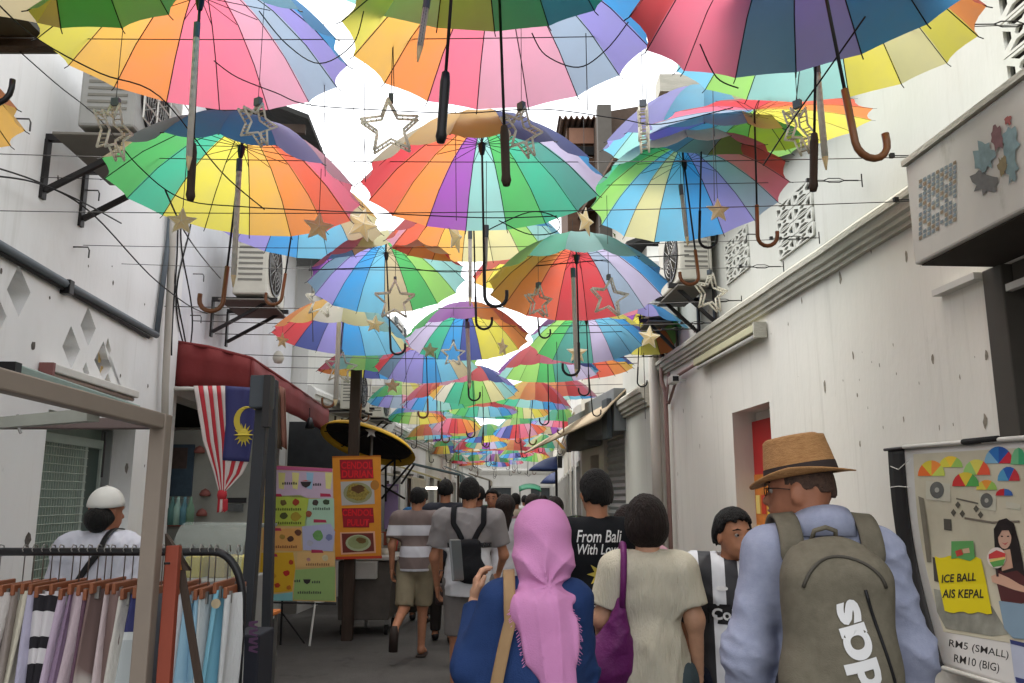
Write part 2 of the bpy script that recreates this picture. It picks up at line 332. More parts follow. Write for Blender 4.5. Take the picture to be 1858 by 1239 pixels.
# ================================================================== RIGHT: SHUTTER SHOP, angled
R3 = Plane(1.66, 11.1, 1.22 - 1.66, 14.6 - 11.1); L3 = math.hypot(.44, 3.5)
hR3 = empty('shutter_shop', (1.5, 12.5, 0), 'grey fronted shop with a rolled down metal shutter and fabric awning on the right', 'building')
s0 = R3.uv(1150, 850)[0]; s1 = R3.uv(1096, 850)[0]
plate('wall', R3, [rect(.0, L3, 0, 3.1), rect(s0, s1, .02, 2.5), rect(s1 + .35, s1 + .95, .02, 2.3)], 0, .2, M['plaster_cream'], hR3)
MB().wbox(R3, s1 + .3, s1 + 1, 0, 2.35, -.3, -.22).obj('door', simple('brown_door', (86, 62, 44), .6), hR3)
plate('upper_wall', R3, [rect(-.1, L3 + .2, 3.1, 6.2), rect(1.0, 1.7, 3.9, 4.9)], -.05, .2, M['plaster_cream'], hR3)
MB().wbox(R3, .95, 1.75, 3.85, 4.95, -.3, -.26).obj('window', simple('far_window', (92, 84, 72), .4), hR3)
nS = 26; hs_ = 2.5 / nS
sh = MB()
for i in range(nS):
    z = i * hs_
    vs = [R3.P(s0, z, -.08), R3.P(s1, z, -.08), R3.P(s1, z + hs_ * .45, -.045), R3.P(s0, z + hs_ * .45, -.045), R3.P(s1, z + hs_ * .9, -.07), R3.P(s0, z + hs_ * .9, -.07), R3.P(s1, z + hs_, -.08), R3.P(s0, z + hs_, -.08)]
    o = MB().add(vs, [(0, 1, 2, 3), (3, 2, 4, 5), (5, 4, 6, 7)]).obj('shutter_slat', simple('shutter', (168, 170, 170), .4, metal=.4), hR3)
MB().wbox(R3, s0 - .1, s1 + .05, 2.5, 3.08, .02, .28).obj('shutter_box', simple('grey_box', (124, 128, 128), .7), hR3, bevel=.01)
MB().wbox(R3, s1 + .05, L3, 2.42, 3.0, .02, .24).obj('signboard', simple('grey_board', (108, 110, 108), .7), hR3, bevel=.01)
MB().wbox(R3, s0 - .02, s0 + .28, 2.4, 2.95, .29, .36).obj('meter_box', simple('meter', (70, 76, 80), .6), hR3, bevel=.01)
aw = MB(); aw.grid(lambda u, v: R3.P(-.0 + (L3 + 1.1) * v * 1.0, 3.12 - .36 * u - .12 * u * u - .22 * v, .02 + .85 * u * (.55 + .45 * v) + .0), 6, 6)
awo = aw.obj('awning', simple('beige_awning', (178, 160, 134), .8), hR3, smooth=True); md = awo.modifiers.new('solid', 'SOLIDIFY'); md.thickness = .02
eave(R3, -.3, L3 + .3, 6.2, .3, 3, 1.2, hR3, M['rust'])
# ================================================================== FAR HOUSES
def house(pl, a0, a1, h, m, label, seed, shut=(96, 104, 104), floors=2, eaves=True, cat='building'):
    rd = random.Random(seed); root = empty('row_house', pl.P(a0, 0), label, cat)
    holes = []; wins = []
    nb = max(1, int((a1 - a0) / 1.9)); bw = (a1 - a0) / nb
    for f in range(floors):
        for i in range(nb):
            c = a0 + bw * (i + .5); w = .85 if f else 1.1; z0 = 3.35 * f + (.9 if f else .0) + (.02 if f == 0 else 0); z1 = z0 + (1.35 if f else 2.25)
            holes.append(rect(c - w / 2, c + w / 2, z0, z1)); wins.append((c, w, z0, z1, f))
    plate('wall', pl, [rect(a0 + .01, a1 - .01, 0, h)] + holes, 0, .22, m, root)
    for (c, w, z0, z1, f) in wins:
        fm = MB(); fm.wbox(pl, c - w / 2, c + w / 2, z1 - .06, z1 + .03, -.1, .03); fm.wbox(pl, c - w / 2 - .05, c - w / 2 + .02, z0, z1, -.1, .03); fm.wbox(pl, c + w / 2 - .02, c + w / 2 + .05, z0, z1, -.1, .03)
        if f: fm.wbox(pl, c - w / 2 - .08, c + w / 2 + .08, z0 - .06, z0, -.1, .06)
        fo = fm.obj('window' if f else 'doorway', M['white_plastic'], root)
        MB().wbox(pl, c - w / 2, c + w / 2, z0, z1, -.2, -.16).obj('pane', simple('glass_dark', (66, 74, 78), .2, spec=.6), fo)
        if f:
            for s in (-1, 1):
                lv = MB()
                for k in range(9): lv.wbox(pl, c + s * (w / 2 + .2) - .17, c + s * (w / 2 + .2) + .17, z0 + (z1 - z0) * k / 9, z0 + (z1 - z0) * (k + .8) / 9, .02, .05)
                lv.obj('shutter', simple('shut%d%d%d' % shut, shut, .7), fo)
    cornice(pl, a0 + .02, a1 - .02, 3.15, root, 1.2, m); cornice(pl, a0 + .02, a1 - .02, h - .2, root, 1.2, m)
    if eaves: eave(pl, a0 - .1, a1 + .1, h, .35, 3, 1.4, root, M['roof_dark'] if seed % 2 else M['rust'])
    # side walls
    [MB().wbox(pl, q0, q1, 0, h, -4, -.22).obj('side_wall', m, root) for q0, q1 in ((a0 + .01, a0 + .2), (a1 - .2, a1 - .01))]
    return root
R4a = Plane(1.24, 14.7, .033, 1)
house(R4a, .1, 5.2, 5.8, M['plaster_far'], 'white two storey row house just past the shutter shop', 1)
house(R4a, 5.3, 11.5, 5.4, M['plaster_cream'], 'cream row house in the middle of the far right side', 2, (120, 110, 92))
house(R4a, 11.6, 20, 6.0, M['plaster_far'], 'white far right row house with navy parasols before it', 3)
house(R4a, 20.1, 32, 5.6, M['plaster_cream'], 'last cream row house at the far right end of the alley', 4)
# ================================================================== LEFT HOUSE 1
hL = empty('shophouse', (-2.45, 0, 0), 'white plastered house wall on the left with diamond niches and a grilled window', 'building')
dia = []
for (cx, cy, w, h) in ((34, 527, 43, 95), (160, 592, 28, 72), (129, 630, 32, 78), (188, 655, 34, 72), (-8, 570, 40, 85), (156, 672, 12, 30), (196, 632, 11, 38), (196, 690, 11, 26)):
    dia.append(([LW.uv(cx, cy - h / 2), LW.uv(cx + w / 2, cy + 4), LW.uv(cx, cy + h / 2), LW.uv(cx - w / 2, cy - 2)], w))
w0 = LW.uv(72, 900)[0]; w1 = LW.uv(236, 900)[0]; wz1 = LW.uv(100, 745)[1]; wz0 = .95
niche_loops = [d[0] for d in dia]
plate('wall', LW, [rect(-1.5, 7.02, 0, 4.75), rect(w0, w1, wz0, wz1)] + niche_loops, 0, .16, M['plaster_left'], hL)
MB().wbox(LW, -1.5, 7.02, 0, .9, -.4, -.17).obj('wall_base', M['plaster_left'], hL)
MB().wbox(LW, -1.5, 7.02, wz1 + .05, 4.75, -.36, -.17).obj('niche_back', M['plaster_left'], hL)
lt = MB()
for (cx, cy, w, h) in ((196, 632, 9, 34), (196, 690, 9, 22)):
    c = LW.uv(cx, cy); lt.add([LW.P(c[0] - .03, c[1], -.05), LW.P(c[0] + .03, c[1], -.05), LW.P(c[0] + .02, c[1] + .1, -.05), LW.P(c[0] - .02, c[1] + .1, -.05), LW.P(c[0] - .02, c[1] - .1, -.05), LW.P(c[0] + .02, c[1] - .1, -.05)], [(0, 1, 2, 3), (0, 4, 5, 1)])
lt.obj('niche_tile', simple('niche_gold', (196, 168, 110), .6), hL)
# window with grille
wv = MB(); wv.wbox(LW, w0, w0 + .02, wz0, wz1, -.24, -.16); wv.wbox(LW, w1 - .02, w1, wz0, wz1, -.24, -.16); wv.wbox(LW, w0 + .02, w1 - .02, wz0, wz0 + .03, -.24, -.16); wv.wbox(LW, w0 + .02, w1 - .02, wz1 - .02, wz1, -.24, -.16)
wv.obj('reveal', simple('reveal_grey', (128, 132, 130), .8), hL)
win = MB(); win.wbox(LW, w0 + .02, w1 - .02, wz0 + .03, wz1 - .02, -.30, -.24); win = win.obj('window', simple('glass_green', (122, 140, 130), .35, var=.25, scale=3), hL)
for (aa, wd) in ((w0 + .03, .03), (w1 - .32, .035), (w1 - .06, .03)): MB().wbox(LW, aa, aa + wd, wz0 + .03, wz1 - .1, -.24, -.21).obj('frame', simple('frame_green', (160, 172, 164), .6), win)
MB().wbox(LW, w0 + .03, w1 - .03, wz1 - .16, wz1 - .1, -.24, -.205).obj('frame', simple('frame_green', (160, 172, 164), .6), win)
MB().wbox(LW, w1 - .285, w1 - .065, wz0 + .03, wz1 - .165, -.238, -.225).obj('side_pane', simple('pane_dark', (62, 76, 70), .4), win)
gr = MB(); z = wz0 + .05
while z < wz1 - .16:
    gr.tube([LW.P(w0 + .04, z, -.20), LW.P(w1 - .30, z, -.20)], .0035, 4); z += .055
a = w0 + .06
while a < w1 - .32:
    gr.tube([LW.P(a, wz0 + .03, -.205), LW.P(a, wz1 - .16, -.205)], .0025, 4); a += .035
gr.obj('grille', simple('grille_wire', (168, 178, 166), .6), win)
rd = MB().tube([LW.P(w1 - .28, wz1 - .05, -.1), LW.P(w1 - .28, 1.75, -.1)], .008, 5); rd.obj('hanging_rod', M['dark_metal'], hL)
MB().hexa([LW.P(-1.5, 4.75, -.2), LW.P(3.9, 4.75, -.2), LW.P(3.9, 4.75, -2.5), LW.P(-1.5, 4.75, -2.5), LW.P(-1.5, 4.8, -.2), LW.P(3.9, 4.8, -.2), LW.P(3.9, 5.3, -2.5), LW.P(-1.5, 5.3, -2.5)]).obj('roof', M['roof_dark'], hL)
# near eave of left house: tip at px (0..110, 60..105)
e0 = at(112, 98, 3.3); mb = MB(); mb.hexa([(-2.7, .5, e0.z), (e0.x, .5, e0.z), (e0.x, 3.3, e0.z), (-2.8, 3.3, e0.z), (-2.7, .5, e0.z + .13), (e0.x, .5, e0.z + .10), (e0.x, 3.3, e0.z + .10), (-2.8, 3.3, e0.z + .35)])
mb.obj('eave', simple('eave_dark', (84, 86, 84), .85), hL)
wb = MB()
for k in range(8):
    y_ = .8 + k * .34; wb.bar((-2.7, y_, e0.z - .02), (e0.x + .03, y_, e0.z - .02), .05, .05)
wb.obj('eave_rafter', M['wood_dark'], hL)
ch = MB()
for (px, py, s) in ((205, 513, .02), (160, 483, .012), (90, 540, .014), (60, 627, .035), (262, 552, .014), (203, 483, .01), (218, 682, .02), (268, 700, .02), (120, 1000, .03), (50, 980, .05), (255, 990, .03), (230, 848, .05), (268, 930, .02), (262, 845, .015), (2, 492, .02), (105, 323, .02)):
    a, z = LW.uv(px, py); n = 8; c = [(a + (1 + random.uniform(-.4, .4)) * s * .6 * math.cos(6.283 * i / n), z + (1 + random.uniform(-.3, .3)) * s * .8 * math.sin(6.283 * i / n)) for i in range(n)]
    ch.add([LW.P(x, y, .0015) for x, y in c], [tuple(range(n))])
o = ch.obj('plaster_scar', simple('scar_left', (104, 98, 92), .95, var=.5, scale=40), hL); o['kind'] = 'stuff'
# ================================================================== LEFT HOUSE 2 (red awning)
L2 = Plane(-2.5, 0, -.0615, 1)
hL2 = empty('shophouse', (-2.9, 9, 0), 'white two storey house with a dark roof above the red awning', 'building')
plate('wall', L2, [rect(7.06, 12.0, 2.9, 5.3)], 0, .2, mat('plaster_blueish', (.74, .75, .78), .85, col2=(.66, .67, .70), scale=2, bump=.1, stain=(lin((120, 100, 84)), 6, (1, 1, .15), .68, .5)), hL2)
plate('wall', L2, [rect(7.06, 12.0, 0, 2.9), rect(7.3, 9.2, .02, 2.5), rect(9.6, 11.6, .02, 2.5)], -.02, .2, M['plaster_left'], hL2)
eave(L2, 7.6, 12.3, 5.3, .95, 3, 1.5, hL2)
rf = MB()
for k in range(10): rf.wbox(L2, 7.7 + k * .48, 7.76 + k * .48, 5.2, 5.29, 0, .9)
rf.obj('rafter', M['wood_dark'], hL2)
MB().wbox(L2, 7.2, 11.9, 0, 3.0, -2.4, -2.2).obj('shop_back_wall', simple('shop_back', (150, 150, 142), .8, var=.2), hL2)
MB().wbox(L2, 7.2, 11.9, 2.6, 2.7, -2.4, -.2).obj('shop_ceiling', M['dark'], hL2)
MB().wbox(L2, 7.06, 7.2, 0, 2.9, -2.4, -.2).obj('side_wall', M['plaster_left'], hL2); MB().wbox(L2, 11.9, 12.0, 0, 5.3, -2.6, -.2).obj('side_wall', M['plaster_left'], hL2)
# third left house
L3p = Plane(-3.05, 12.2, .065, 1)
house(L3p, .0, 5.2, 5.1, M['plaster_far'], 'pale left house beyond the dark roofed one, behind the food stalls', 11, (92, 88, 80))
L4p = Plane(-2.62, 17.6, .03, 1)
house(L4p, 0, 6, 4.9, M['plaster_far'], 'white left row house with small windows above the stalls', 5)
house(L4p, 6.1, 13, 5.3, M['plaster_cream'], 'cream left row house farther down the alley', 6, (104, 96, 84))
house(L4p, 13.1, 28, 5.0, M['plaster_far'], 'white last row house on the far left', 7)
E0 = Plane(-6, 47, 1, 0)
house(E0, 0, 13, 4.4, M['plaster_far'], 'white building closing the far end of the alley', 8)
# brown building and rusty roof rising behind on the right
tb = empty('brown_building', (1.6, 14, 0), 'weathered brown building with corrugated roof rising above the right hand roofs', 'building')
p0 = at(1028, 232, 13.2); p1 = at(1082, 232, 13.2)
MB().hexa([(p0.x, 13.2, 5.5), (p1.x, 13.2, 5.5), (p1.x, 15, 5.5), (p0.x, 15, 5.5), (p0.x, 13.2, p0.z), (p1.x, 13.2, p0.z), (p1.x, 15, p0.z), (p0.x, 15, p0.z)]).obj('wall', M['rust'], tb)
rr = MB(); rr.grid(lambda u, v: Vector((p0.x - .15 + (p1.x - p0.x + .25) * u, 12.95 + 2 * v, p0.z + .08 + .25 * v + .035 * math.sin(u * 50))), 60, 2)
ro = rr.obj('corrugated_roof', M['rust'], tb); ro.modifiers.new('s', 'SOLIDIFY').thickness = .02
q0 = at(1083, 205, 12.6); q1 = at(1240, 160, 12.6)
MB().hexa([(q0.x, 12.6, 5.2), (q1.x, 12.6, 5.2), (q1.x, 15, 5.2), (q0.x, 15, 5.2), (q0.x, 12.6, q0.z), (q1.x, 12.6, q0.z + .25), (q1.x, 15, q0.z + .25), (q0.x, 15, q0.z)]).obj('wall', mat('rust_dark', lin((92, 78, 68)), .9, var=.5, scale=3, bump=.4), tb)
c0 = at(1084, 205, 12.4); MB().box((c0.x + .1, 12.4, c0.z - 1.2), (.22, .2, 2.6)).obj('pillar', simple('grey_pillar', (98, 94, 88), .9), tb)
c0 = at(1240, 160, 12.3); MB().box((c0.x, 12.5, c0.z + .1), (.75, .4, .3)).obj('ridge_cap', M['cornice'], tb)
w_ = at(1055, 248, 13.18); MB().box((w_.x, 13.16, w_.z), (.42, .05, .28)).obj('board', simple('pink_board', (150, 112, 92), .8), tb)
w_ = at(1055, 275, 13.18); MB().box((w_.x, 13.16, w_.z), (.42, .05, .15)).obj('window', M['dark'], tb)
# ================================================================== AC UNITS, PIPES, FIXTURES
def ac_unit(pl, a, z, off, w, h, d, label, side=1, fan=True, tray=True, mm=None):
    root = empty('air_conditioner', pl.P(a, z, off), label, 'air conditioner', 'air conditioner outdoor units on the walls')
    mm = mm or M['ac_beige']
    MB().wbox(pl, a - w / 2, a + w / 2, z, z + h, off, off + d).obj('casing', mm, root, bevel=.018)
    o1 = off + d + .002; fc = (a - w * .12, z + h / 2); rr = min(h, w) * .40
    MB().lathe([(rr * 1.06, -.004), (rr * 1.06, .012), (rr * .98, .012), (rr * .98, .0)], 28).obj('fan_ring', M['dark_metal'], root, world=False).matrix_parent_inverse = wmat(root).inverted() @ pl.M4(o1) @ Matrix.Translation((fc[0], fc[1], 0))
    gg = MB()
    for k in range(1, 6):
        r0 = rr * k / 6; gg.tube([(r0 * math.cos(t * .3142), r0 * math.sin(t * .3142), .01) for t in range(21)], .003, 4, False)
    for k in range(12): gg.tube([(rr * .15 * math.cos(k * .5236), rr * .15 * math.sin(k * .5236), .012), (rr * math.cos(k * .5236), rr * math.sin(k * .5236), .008)], .003, 4)
    gg.obj('fan_grille', M['steel'], root, world=False).matrix_parent_inverse = wmat(root).inverted() @ pl.M4(o1) @ Matrix.Translation((fc[0], fc[1], 0))
    MB().lathe([(0, -.001), (rr * .98, -.001)], 28).obj('fan_recess', M['dark'], root, world=False).matrix_parent_inverse = wmat(root).inverted() @ pl.M4(o1) @ Matrix.Translation((fc[0], fc[1], 0))
    lv = MB()
    for k in range(8): lv.wbox(pl, a - w / 2 - .004, a - w / 2, z + h * (.2 + .08 * k), z + h * (.23 + .08 * k), off + d * .15, off + d * .85)
    lv.obj('side_louvre', simple('louvre', (120, 118, 110), .7), root)
    for s in (-1, 1):
        br = MB(); br.wbox(pl, a + s * w * .33 - .02, a + s * w * .33 + .02, z - .045, z - .005, 0, off + d + .08)
        p, q = pl.P(a + s * w * .33, z - .04, off + d), pl.P(a + s * w * .33, z - .35, .02); br.bar(p, q, .03, .03)
        br.wbox(pl, a + s * w * .33 - .025, a + s * w * .33 + .025, z - .4, z - .04, 0, .02)
        br.obj('bracket', M['dark_metal'], root)
    if tray: MB().wbox(pl, a - w / 2 - .02, a + w / 2 + .02, z - .065, z - .047, .10, off + d + .03).obj('drip_tray', simple('tray', (112, 108, 100), .7), root, bevel=.004)
    return root
a, z = RW.uv(1290, 520); ac_unit(RW, a + .15, z - .0, .05, .78, .58, .3, 'beige air conditioner on a bracket above the tube light at right, nearer the camera')
a, z = RW.uv(1215, 590); ac_unit(RW, a - .1, z - .0, .02, .7, .62, .3, 'beige air conditioner lower on the right wall beside the downpipe', mm=M['white_plastic'])
a, z = LW.uv(450, 545); ac_unit(LW, a - 1.05, z - .28, .22, .8, .68, .33, 'large beige air conditioner on left wall under the yellow and orange umbrella')
a, z = LW.uv(150, 215); z -= .24; ac_unit(LW, a - .15, z - .05, .22, .75, .52, .32, 'air conditioner with a caged front high on the near left wall', mm=simple('ac_shade', (150, 150, 146), .6))
cg = MB(); 
for k in range(6):
    zz = z + .5 * k / 5; cg.tube([LW.P(a - .55, zz, .6), LW.P(a + .25, zz, .6)], .006, 4)
for k in range(5):
    aa = a - .55 + .8 * k / 4; cg.tube([LW.P(aa, z, .6), LW.P(aa, z + .5, .6)], .006, 4)
tag(cg.obj('window_cage', M['white_plastic']), 'white wire cage in front of the near left air conditioner', 'cage')
a, z = L3p.uv(590, 760); ac_unit(L3p, a + .3, z + .15, .25, .75, .62, .3, 'pale air conditioner beside a grey panel above the food stall')
for i, (px, py) in enumerate(((612, 752), (640, 770))):
    a, z = L3p.uv(px, py); ac_unit(L3p, a + .5 + i * .6, z + .2, .1, .7, .6, .28, ['air conditioner with a slatted side next to the wooden lamp post', 'half hidden air conditioner behind the wooden lamp post'][i])
# right: pipes
def pipe(name, pts, r, m, label, cat='pipe', n=8, group=None):
    o = MB().tube(pts, r, n).obj(name, m, None, smooth=True); return tag(o, label, cat, group)
a = RW.uv(1206, 800)[0]
pipe('downpipe', [RW.P(a, 0, .10), RW.P(a, 3.75, .10)], .058, M['pipe'], 'grey white downpipe running down the right wall by the corner', n=14)
pipe('drain_pipe', [RW.P(a - .35, 0, .06), RW.P(a - .35, 2.75, .06), RW.P(a - .2, 2.9, .06), RW.P(a - .2, 3.3, .06)], .024, simple('pinkpipe', (140, 112, 104), .6), 'thin pinkish pipe next to the white downpipe')
a2, z2 = RW.uv(1290, 560)
pipe('bent_pipe', [RW.P(a - .5, 2.95, .05), RW.P(a - .32, 2.62, .05), RW.P(a - .45, 2.62, .05), RW.P(a - .85, 2.86, .05), RW.P(a2 - 1.0, 2.9, .05)], .016, simple('pinkpipe', (140, 112, 104), .6), 'bent copper coloured pipe under the right cornice')
# tube light fixture
f0 = RW.uv(1390, 568); f1 = RW.uv(1275, 625)
tl = empty('tube_light', RW.P(f0[0], 2.9, .05), 'long fluorescent batten mounted under the right cornice', 'lamp')
MB().wbox(RW, f0[0], f1[0], 2.84, 2.90, .02, .10).obj('batten', simple('batten', (188, 184, 150), .5), tl, bevel=.006)
MB().tube([RW.P(f0[0] + .05, 2.815, .07), RW.P(f1[0] - .05, 2.815, .07)], .018, 10).obj('tube', M['white_plastic'], tl, smooth=True)
MB().wbox(RW, f0[0] - .02, f0[0], 2.79, 2.91, .01, .11).obj('end_cap', M['cornice'], tl)
# cctv
cz = RW.hit(1245, 690); cc = empty('security_camera', cz, 'small white security camera on the right wall below the tube light', 'camera')
ac_ = RW.uv(1245, 690); MB().wbox(RW, ac_[0] - .12, ac_[0] + .06, ac_[1] - .04, ac_[1] + .04, .10, .18).obj('housing', M['white_plastic'], cc, bevel=.01)
MB().wbox(RW, ac_[0] - .125, ac_[0] - .119, ac_[1] - .025, ac_[1] + .025, .11, .17).obj('lens', M['black'], cc)
MB().tube([RW.P(ac_[0], ac_[1], .12), RW.P(ac_[0] + .02, ac_[1] + .01, 0)], .012, 6).obj('arm', M['white_plastic'], cc)
jb = RW.uv(1300, 440)
# left conduits
def lw(px, py, off=.03): return LW.hit(px, py, off)
pipe('conduit', [lw(-60, 410), lw(0, 445), lw(140, 527), lw(284, 608)], .026, M['conduit'], 'grey conduit slanting across the left wall to the corner pipe')
pipe('conduit', [lw(-60, 424, .02), lw(0, 459, .02), lw(140, 538, .02), lw(270, 612, .02)], .012, M['cable'], 'thin black cable clipped below the slanting grey conduit', 'cable')
pipe('corner_pipe', [lw(284, 608), lw(305, 440), lw(314, 330)], .022, M['conduit'], 'blue grey pipe rising at the corner of the left wall')
pipe('corner_pipe', [lw(298, 840, .06), lw(300, 700, .06), lw(312, 450, .06), lw(318, 330, .06)], .03, M['pipe'], 'pale vertical pipe at the end of the left wall')
for i, (x0, amp, ph_, dx) in enumerate(((322, 3, 0, -8), (333, 16, 1.2, 4), (345, -14, .4, -12), (318, 9, 2.2, 14))):
    pipe('hanging_cable', [L2.hit(x0 + dx * t / 20 + amp * math.sin(ph_ + t * .26), 345 + 300 * t / 20, .06) for t in range(21)], .007, M['cable'], 'loose cable %s down the white wall above the red awning' % ['hanging straight', 'bowing left', 'bowing right', 'twisting'][i], 'cable', 5)
a, z = LW.uv(115, 530); tag(MB().wbox(LW, LW.uv(113, 520)[0] - .03, LW.uv(113, 520)[0] + .03, z - .02, z + .07, 0, .06).obj('junction_box', M['black'], bevel=.004), 'small black box under the slanting conduit', 'box')
# left fluorescent fixture + green roller
tl = empty('tube_light', lw(70, 655), 'white fluorescent batten on the left wall under the diamond niches', 'lamp')
p, q = LW.uv(74, 662), LW.uv(232, 722)
zz = (p[1] + q[1]) / 2
MB().wbox(LW, p[0], q[0], zz - .02, zz + .03, .01, .08).obj('batten', M['white_plastic'], tl, bevel=.006)
MB().tube([LW.P(p[0] + .04, zz - .035, .05), LW.P(q[0] - .04, zz - .035, .05)], .014, 8).obj('tube', simple('tube_off', (170, 150, 140), .4), tl, smooth=True)
MB().wbox(LW, p[0] - .03, p[0], zz - .05, zz + .03, .005, .085).obj('end_cap', simple('endcap', (128, 84, 80), .6), tl)
pG = Plane(-2.15, 0, -.0615, 1)
p, q = pG.uv(15, 672), pG.uv(245, 745)
rb = empty('roller_blind', pG.P(p[0], p[1]), 'rolled pale green blind case under the batten on the left', 'blind')
MB().bar(pG.P(p[0] + .04, p[1]), pG.P(q[0], q[1]), .07, .07).obj('case', simple('pale_green', (140, 160, 152), .5), rb, bevel=.008)
MB().bar(pG.P(p[0] - .02, p[1]), pG.P(p[0] + .04, p[1]), .08, .08).obj('end_cap', M['black'], rb)
# ceramic lamp shell on left far wall & fixtures
sp_ = L2.hit(505, 650, .15); MB_ = MB().lathe([(0, -.07), (.05, -.06), (.075, 0), (.06, .05), (.03, .09), (0, .1)], 14, sp_); tag(MB_.obj('wall_lamp', M['ac_beige'], None, smooth=True), 'round beige wall lamp beyond the red awning corner', 'lamp')
# hooks on walls
def hook(pl, px, py, label):
    c = pl.hit(px, py, .0); n = pl.n
    tag(MB().tube([c, c + n * .09, c + n * .1 + Vector((0, 0, -.02)), c + n * .1 + Vector((0, 0, -.07))], .005, 5).obj('wall_hook', M['wire']), label, 'hook', 'small iron hooks fixed in the left and right walls')
for px, py, l in ((22, 215, 'iron hook on the left wall below the caged air conditioner'), (152, 345, 'iron hook on left wall above the slanting conduit'), (133, 448, 'iron hook low on left wall near the conduit bend'), (350, 497, 'iron hook on the wall above the red awning'), (345, 572, 'lower iron hook above the red awning')):
    hook(LW, px, py, l)
for px, py, l in ((1377, 425, 'iron hook on the right wall by the small vent blocks'), (1235, 300, 'iron hook near the right eave')): hook(RW, px, py, l)
# ================================================================== UMBRELLAS
CC = dict(red=(.68, .035, .05), redor=(.80, .11, .04), orange=(.86, .26, .03), gold=(.84, .46, .05), yellow=(.78, .70, .05), pale=(.74, .70, .32), lime=(.30, .66, .12), green=(.07, .50, .12), teal=(.04, .50, .30), aqua=(.28, .62, .58), sky=(.14, .52, .76), blue=(.02, .33, .76), lav=(.30, .27, .70), greyl=(.32, .42, .56), mauve=(.70, .30, .42), pink=(.80, .14, .24), navy=(.06, .09, .36), purple=(.34, .07, .46), sea=(.07, .36, .30), cream=(.76, .73, .58), lilac=(.58, .52, .76), slate=(.13, .24, .36), tan=(.55, .46, .26))
for k, c in CC.items(): M['fab_' + k] = fabric_translucent('canopy_' + k, c)
UR, UH = .56, .34
def prof(r): return UH * (1 - abs(r) ** 2.0)
def gore(c, nr, nt, rings=True):
    mb = MB(); a0 = math.pi / 16; vs = []
    for i in range(nr + 1):
        r = .02 + .98 * i / nr
        for j in range(nt + 1):
            t = -1 + 2 * j / nt; a = a0 * t; sag = (1 - t * t)
            rr = UR * r * (math.cos(a0) / math.cos(a)) if nt > 1 else UR * r
            rr -= UR * .045 * sag * r ** 4 * (1 if nt > 1 else 0)
            vs.append((rr * math.cos(a), rr * math.sin(a), prof(r) - .010 * sag * r))
    w = nt + 1
    fs = [(i * w + j, (i + 1) * w + j, (i + 1) * w + j + 1, i * w + j + 1) for i in range(nr) for j in range(nt)]
    mb.add(vs, fs); return mb.mesh('canopy_panel', M['fab_' + c], True)
GORE = {}
def rib_mesh(tw):
    mb = MB(); pts = [(UR * r, 0, prof(r) - .004) for r in (0.03, .25, .5, .75, 1.0)] + [(UR * 1.03, 0, -.012)]
    mb.tube(pts, tw, 4, False); return mb.mesh('rib', M['cable'])
RIB = rib_mesh(.0022)
s_ = MB().tube([(.012, 0, UH - .115), (UR * .48, 0, prof(.48) - .012)], .0018, 4, False); STR = s_.mesh('stretcher', M['cable'])
POLE = {}
def pole_mesh(kind):
    mb = MB(); mb.tube([(0, 0, UH + .055), (0, 0, UH + .01)], [.003, .006], 6)
    mb.tube([(0, 0, UH), (0, 0, UH - .72)], .0052, 8)
    mb.lathe([(.012, UH - .11), (.017, UH - .115), (.017, UH - .14), (.010, UH - .17)], 10); return mb.mesh('pole', M['black'] if kind != 'steel' else M['dark_metal'], True)
def handle_mesh(kind):
    mb = MB(); zt = UH - .70
    if kind in ('hook', 'blackhook'):
        pts = [(0, 0, zt), (0, 0, zt - .16)] + [(.05 - .05 * math.cos(t * math.pi / 8), 0, zt - .16 - .05 * math.sin(t * math.pi / 8)) for t in range(1, 9)] + [(.10, 0, zt - .135)]
        mb.tube(pts, .0105 if kind == 'hook' else .008, 8); return mb.mesh('handle', M['wood'] if kind == 'hook' else M['black'], True)
    mb.lathe([(0, zt + .01), (.012, zt), (.016, zt - .03), (.015, zt - .18), (.018, zt - .2), (.012, zt - .22), (0, zt - .22)], 10); return mb.mesh('handle', M['black'] if kind == 'grip' else M['wood_dark'], True)
POLES = {'a': pole_mesh('x')}; HANDLES = {k: handle_mesh(k) for k in ('hook', 'blackhook', 'grip', 'woodgrip')}
RIBALL = None
def umat(x, y, z, ax, ay, spin=0):
    Rx = Matrix.Rotation(ax, 4, 'X'); Ry = Matrix.Rotation(ay, 4, 'Y')
    return Matrix.Translation((x, y, z)) @ Ry @ Rx @ Matrix.Rotation(spin, 4, 'Z')
def canopy_whole(cols):
    mb = MB(); names = list(dict.fromkeys(cols)); 
    for i, c in enumerate(cols):
        mb.cur = names.index(c); a = math.pi - i * math.pi / 8; vs = []
        for k in range(5):
            r = .02 + .98 * k / 4
            for s in (-1, 0, 1):
                b = a + s * math.pi / 16; q = UR * r * (1 - (.03 * r ** 3 if s == 0 else 0)); vs.append((q * math.cos(b), q * math.sin(b), prof(r)))
        mb.add(vs, [(k * 3 + j, k * 3 + j + 1, (k + 1) * 3 + j + 1, (k + 1) * 3 + j) for k in range(4) for j in range(2)])
    return mb.mesh('canopy', [M['fab_' + n] for n in names], True)
def joined_ribs():
    mb = MB()
    for k in range(16):
        a = (k + .5) * math.pi / 8; ca, sa = math.cos(a), math.sin(a)
        mb.tube([(UR * r * ca, UR * r * sa, prof(r) - .004) for r in (.03, .5, 1.02)], .0035, 3, False)
    return mb.mesh('rib_frame', M['cable'])
RJ = None
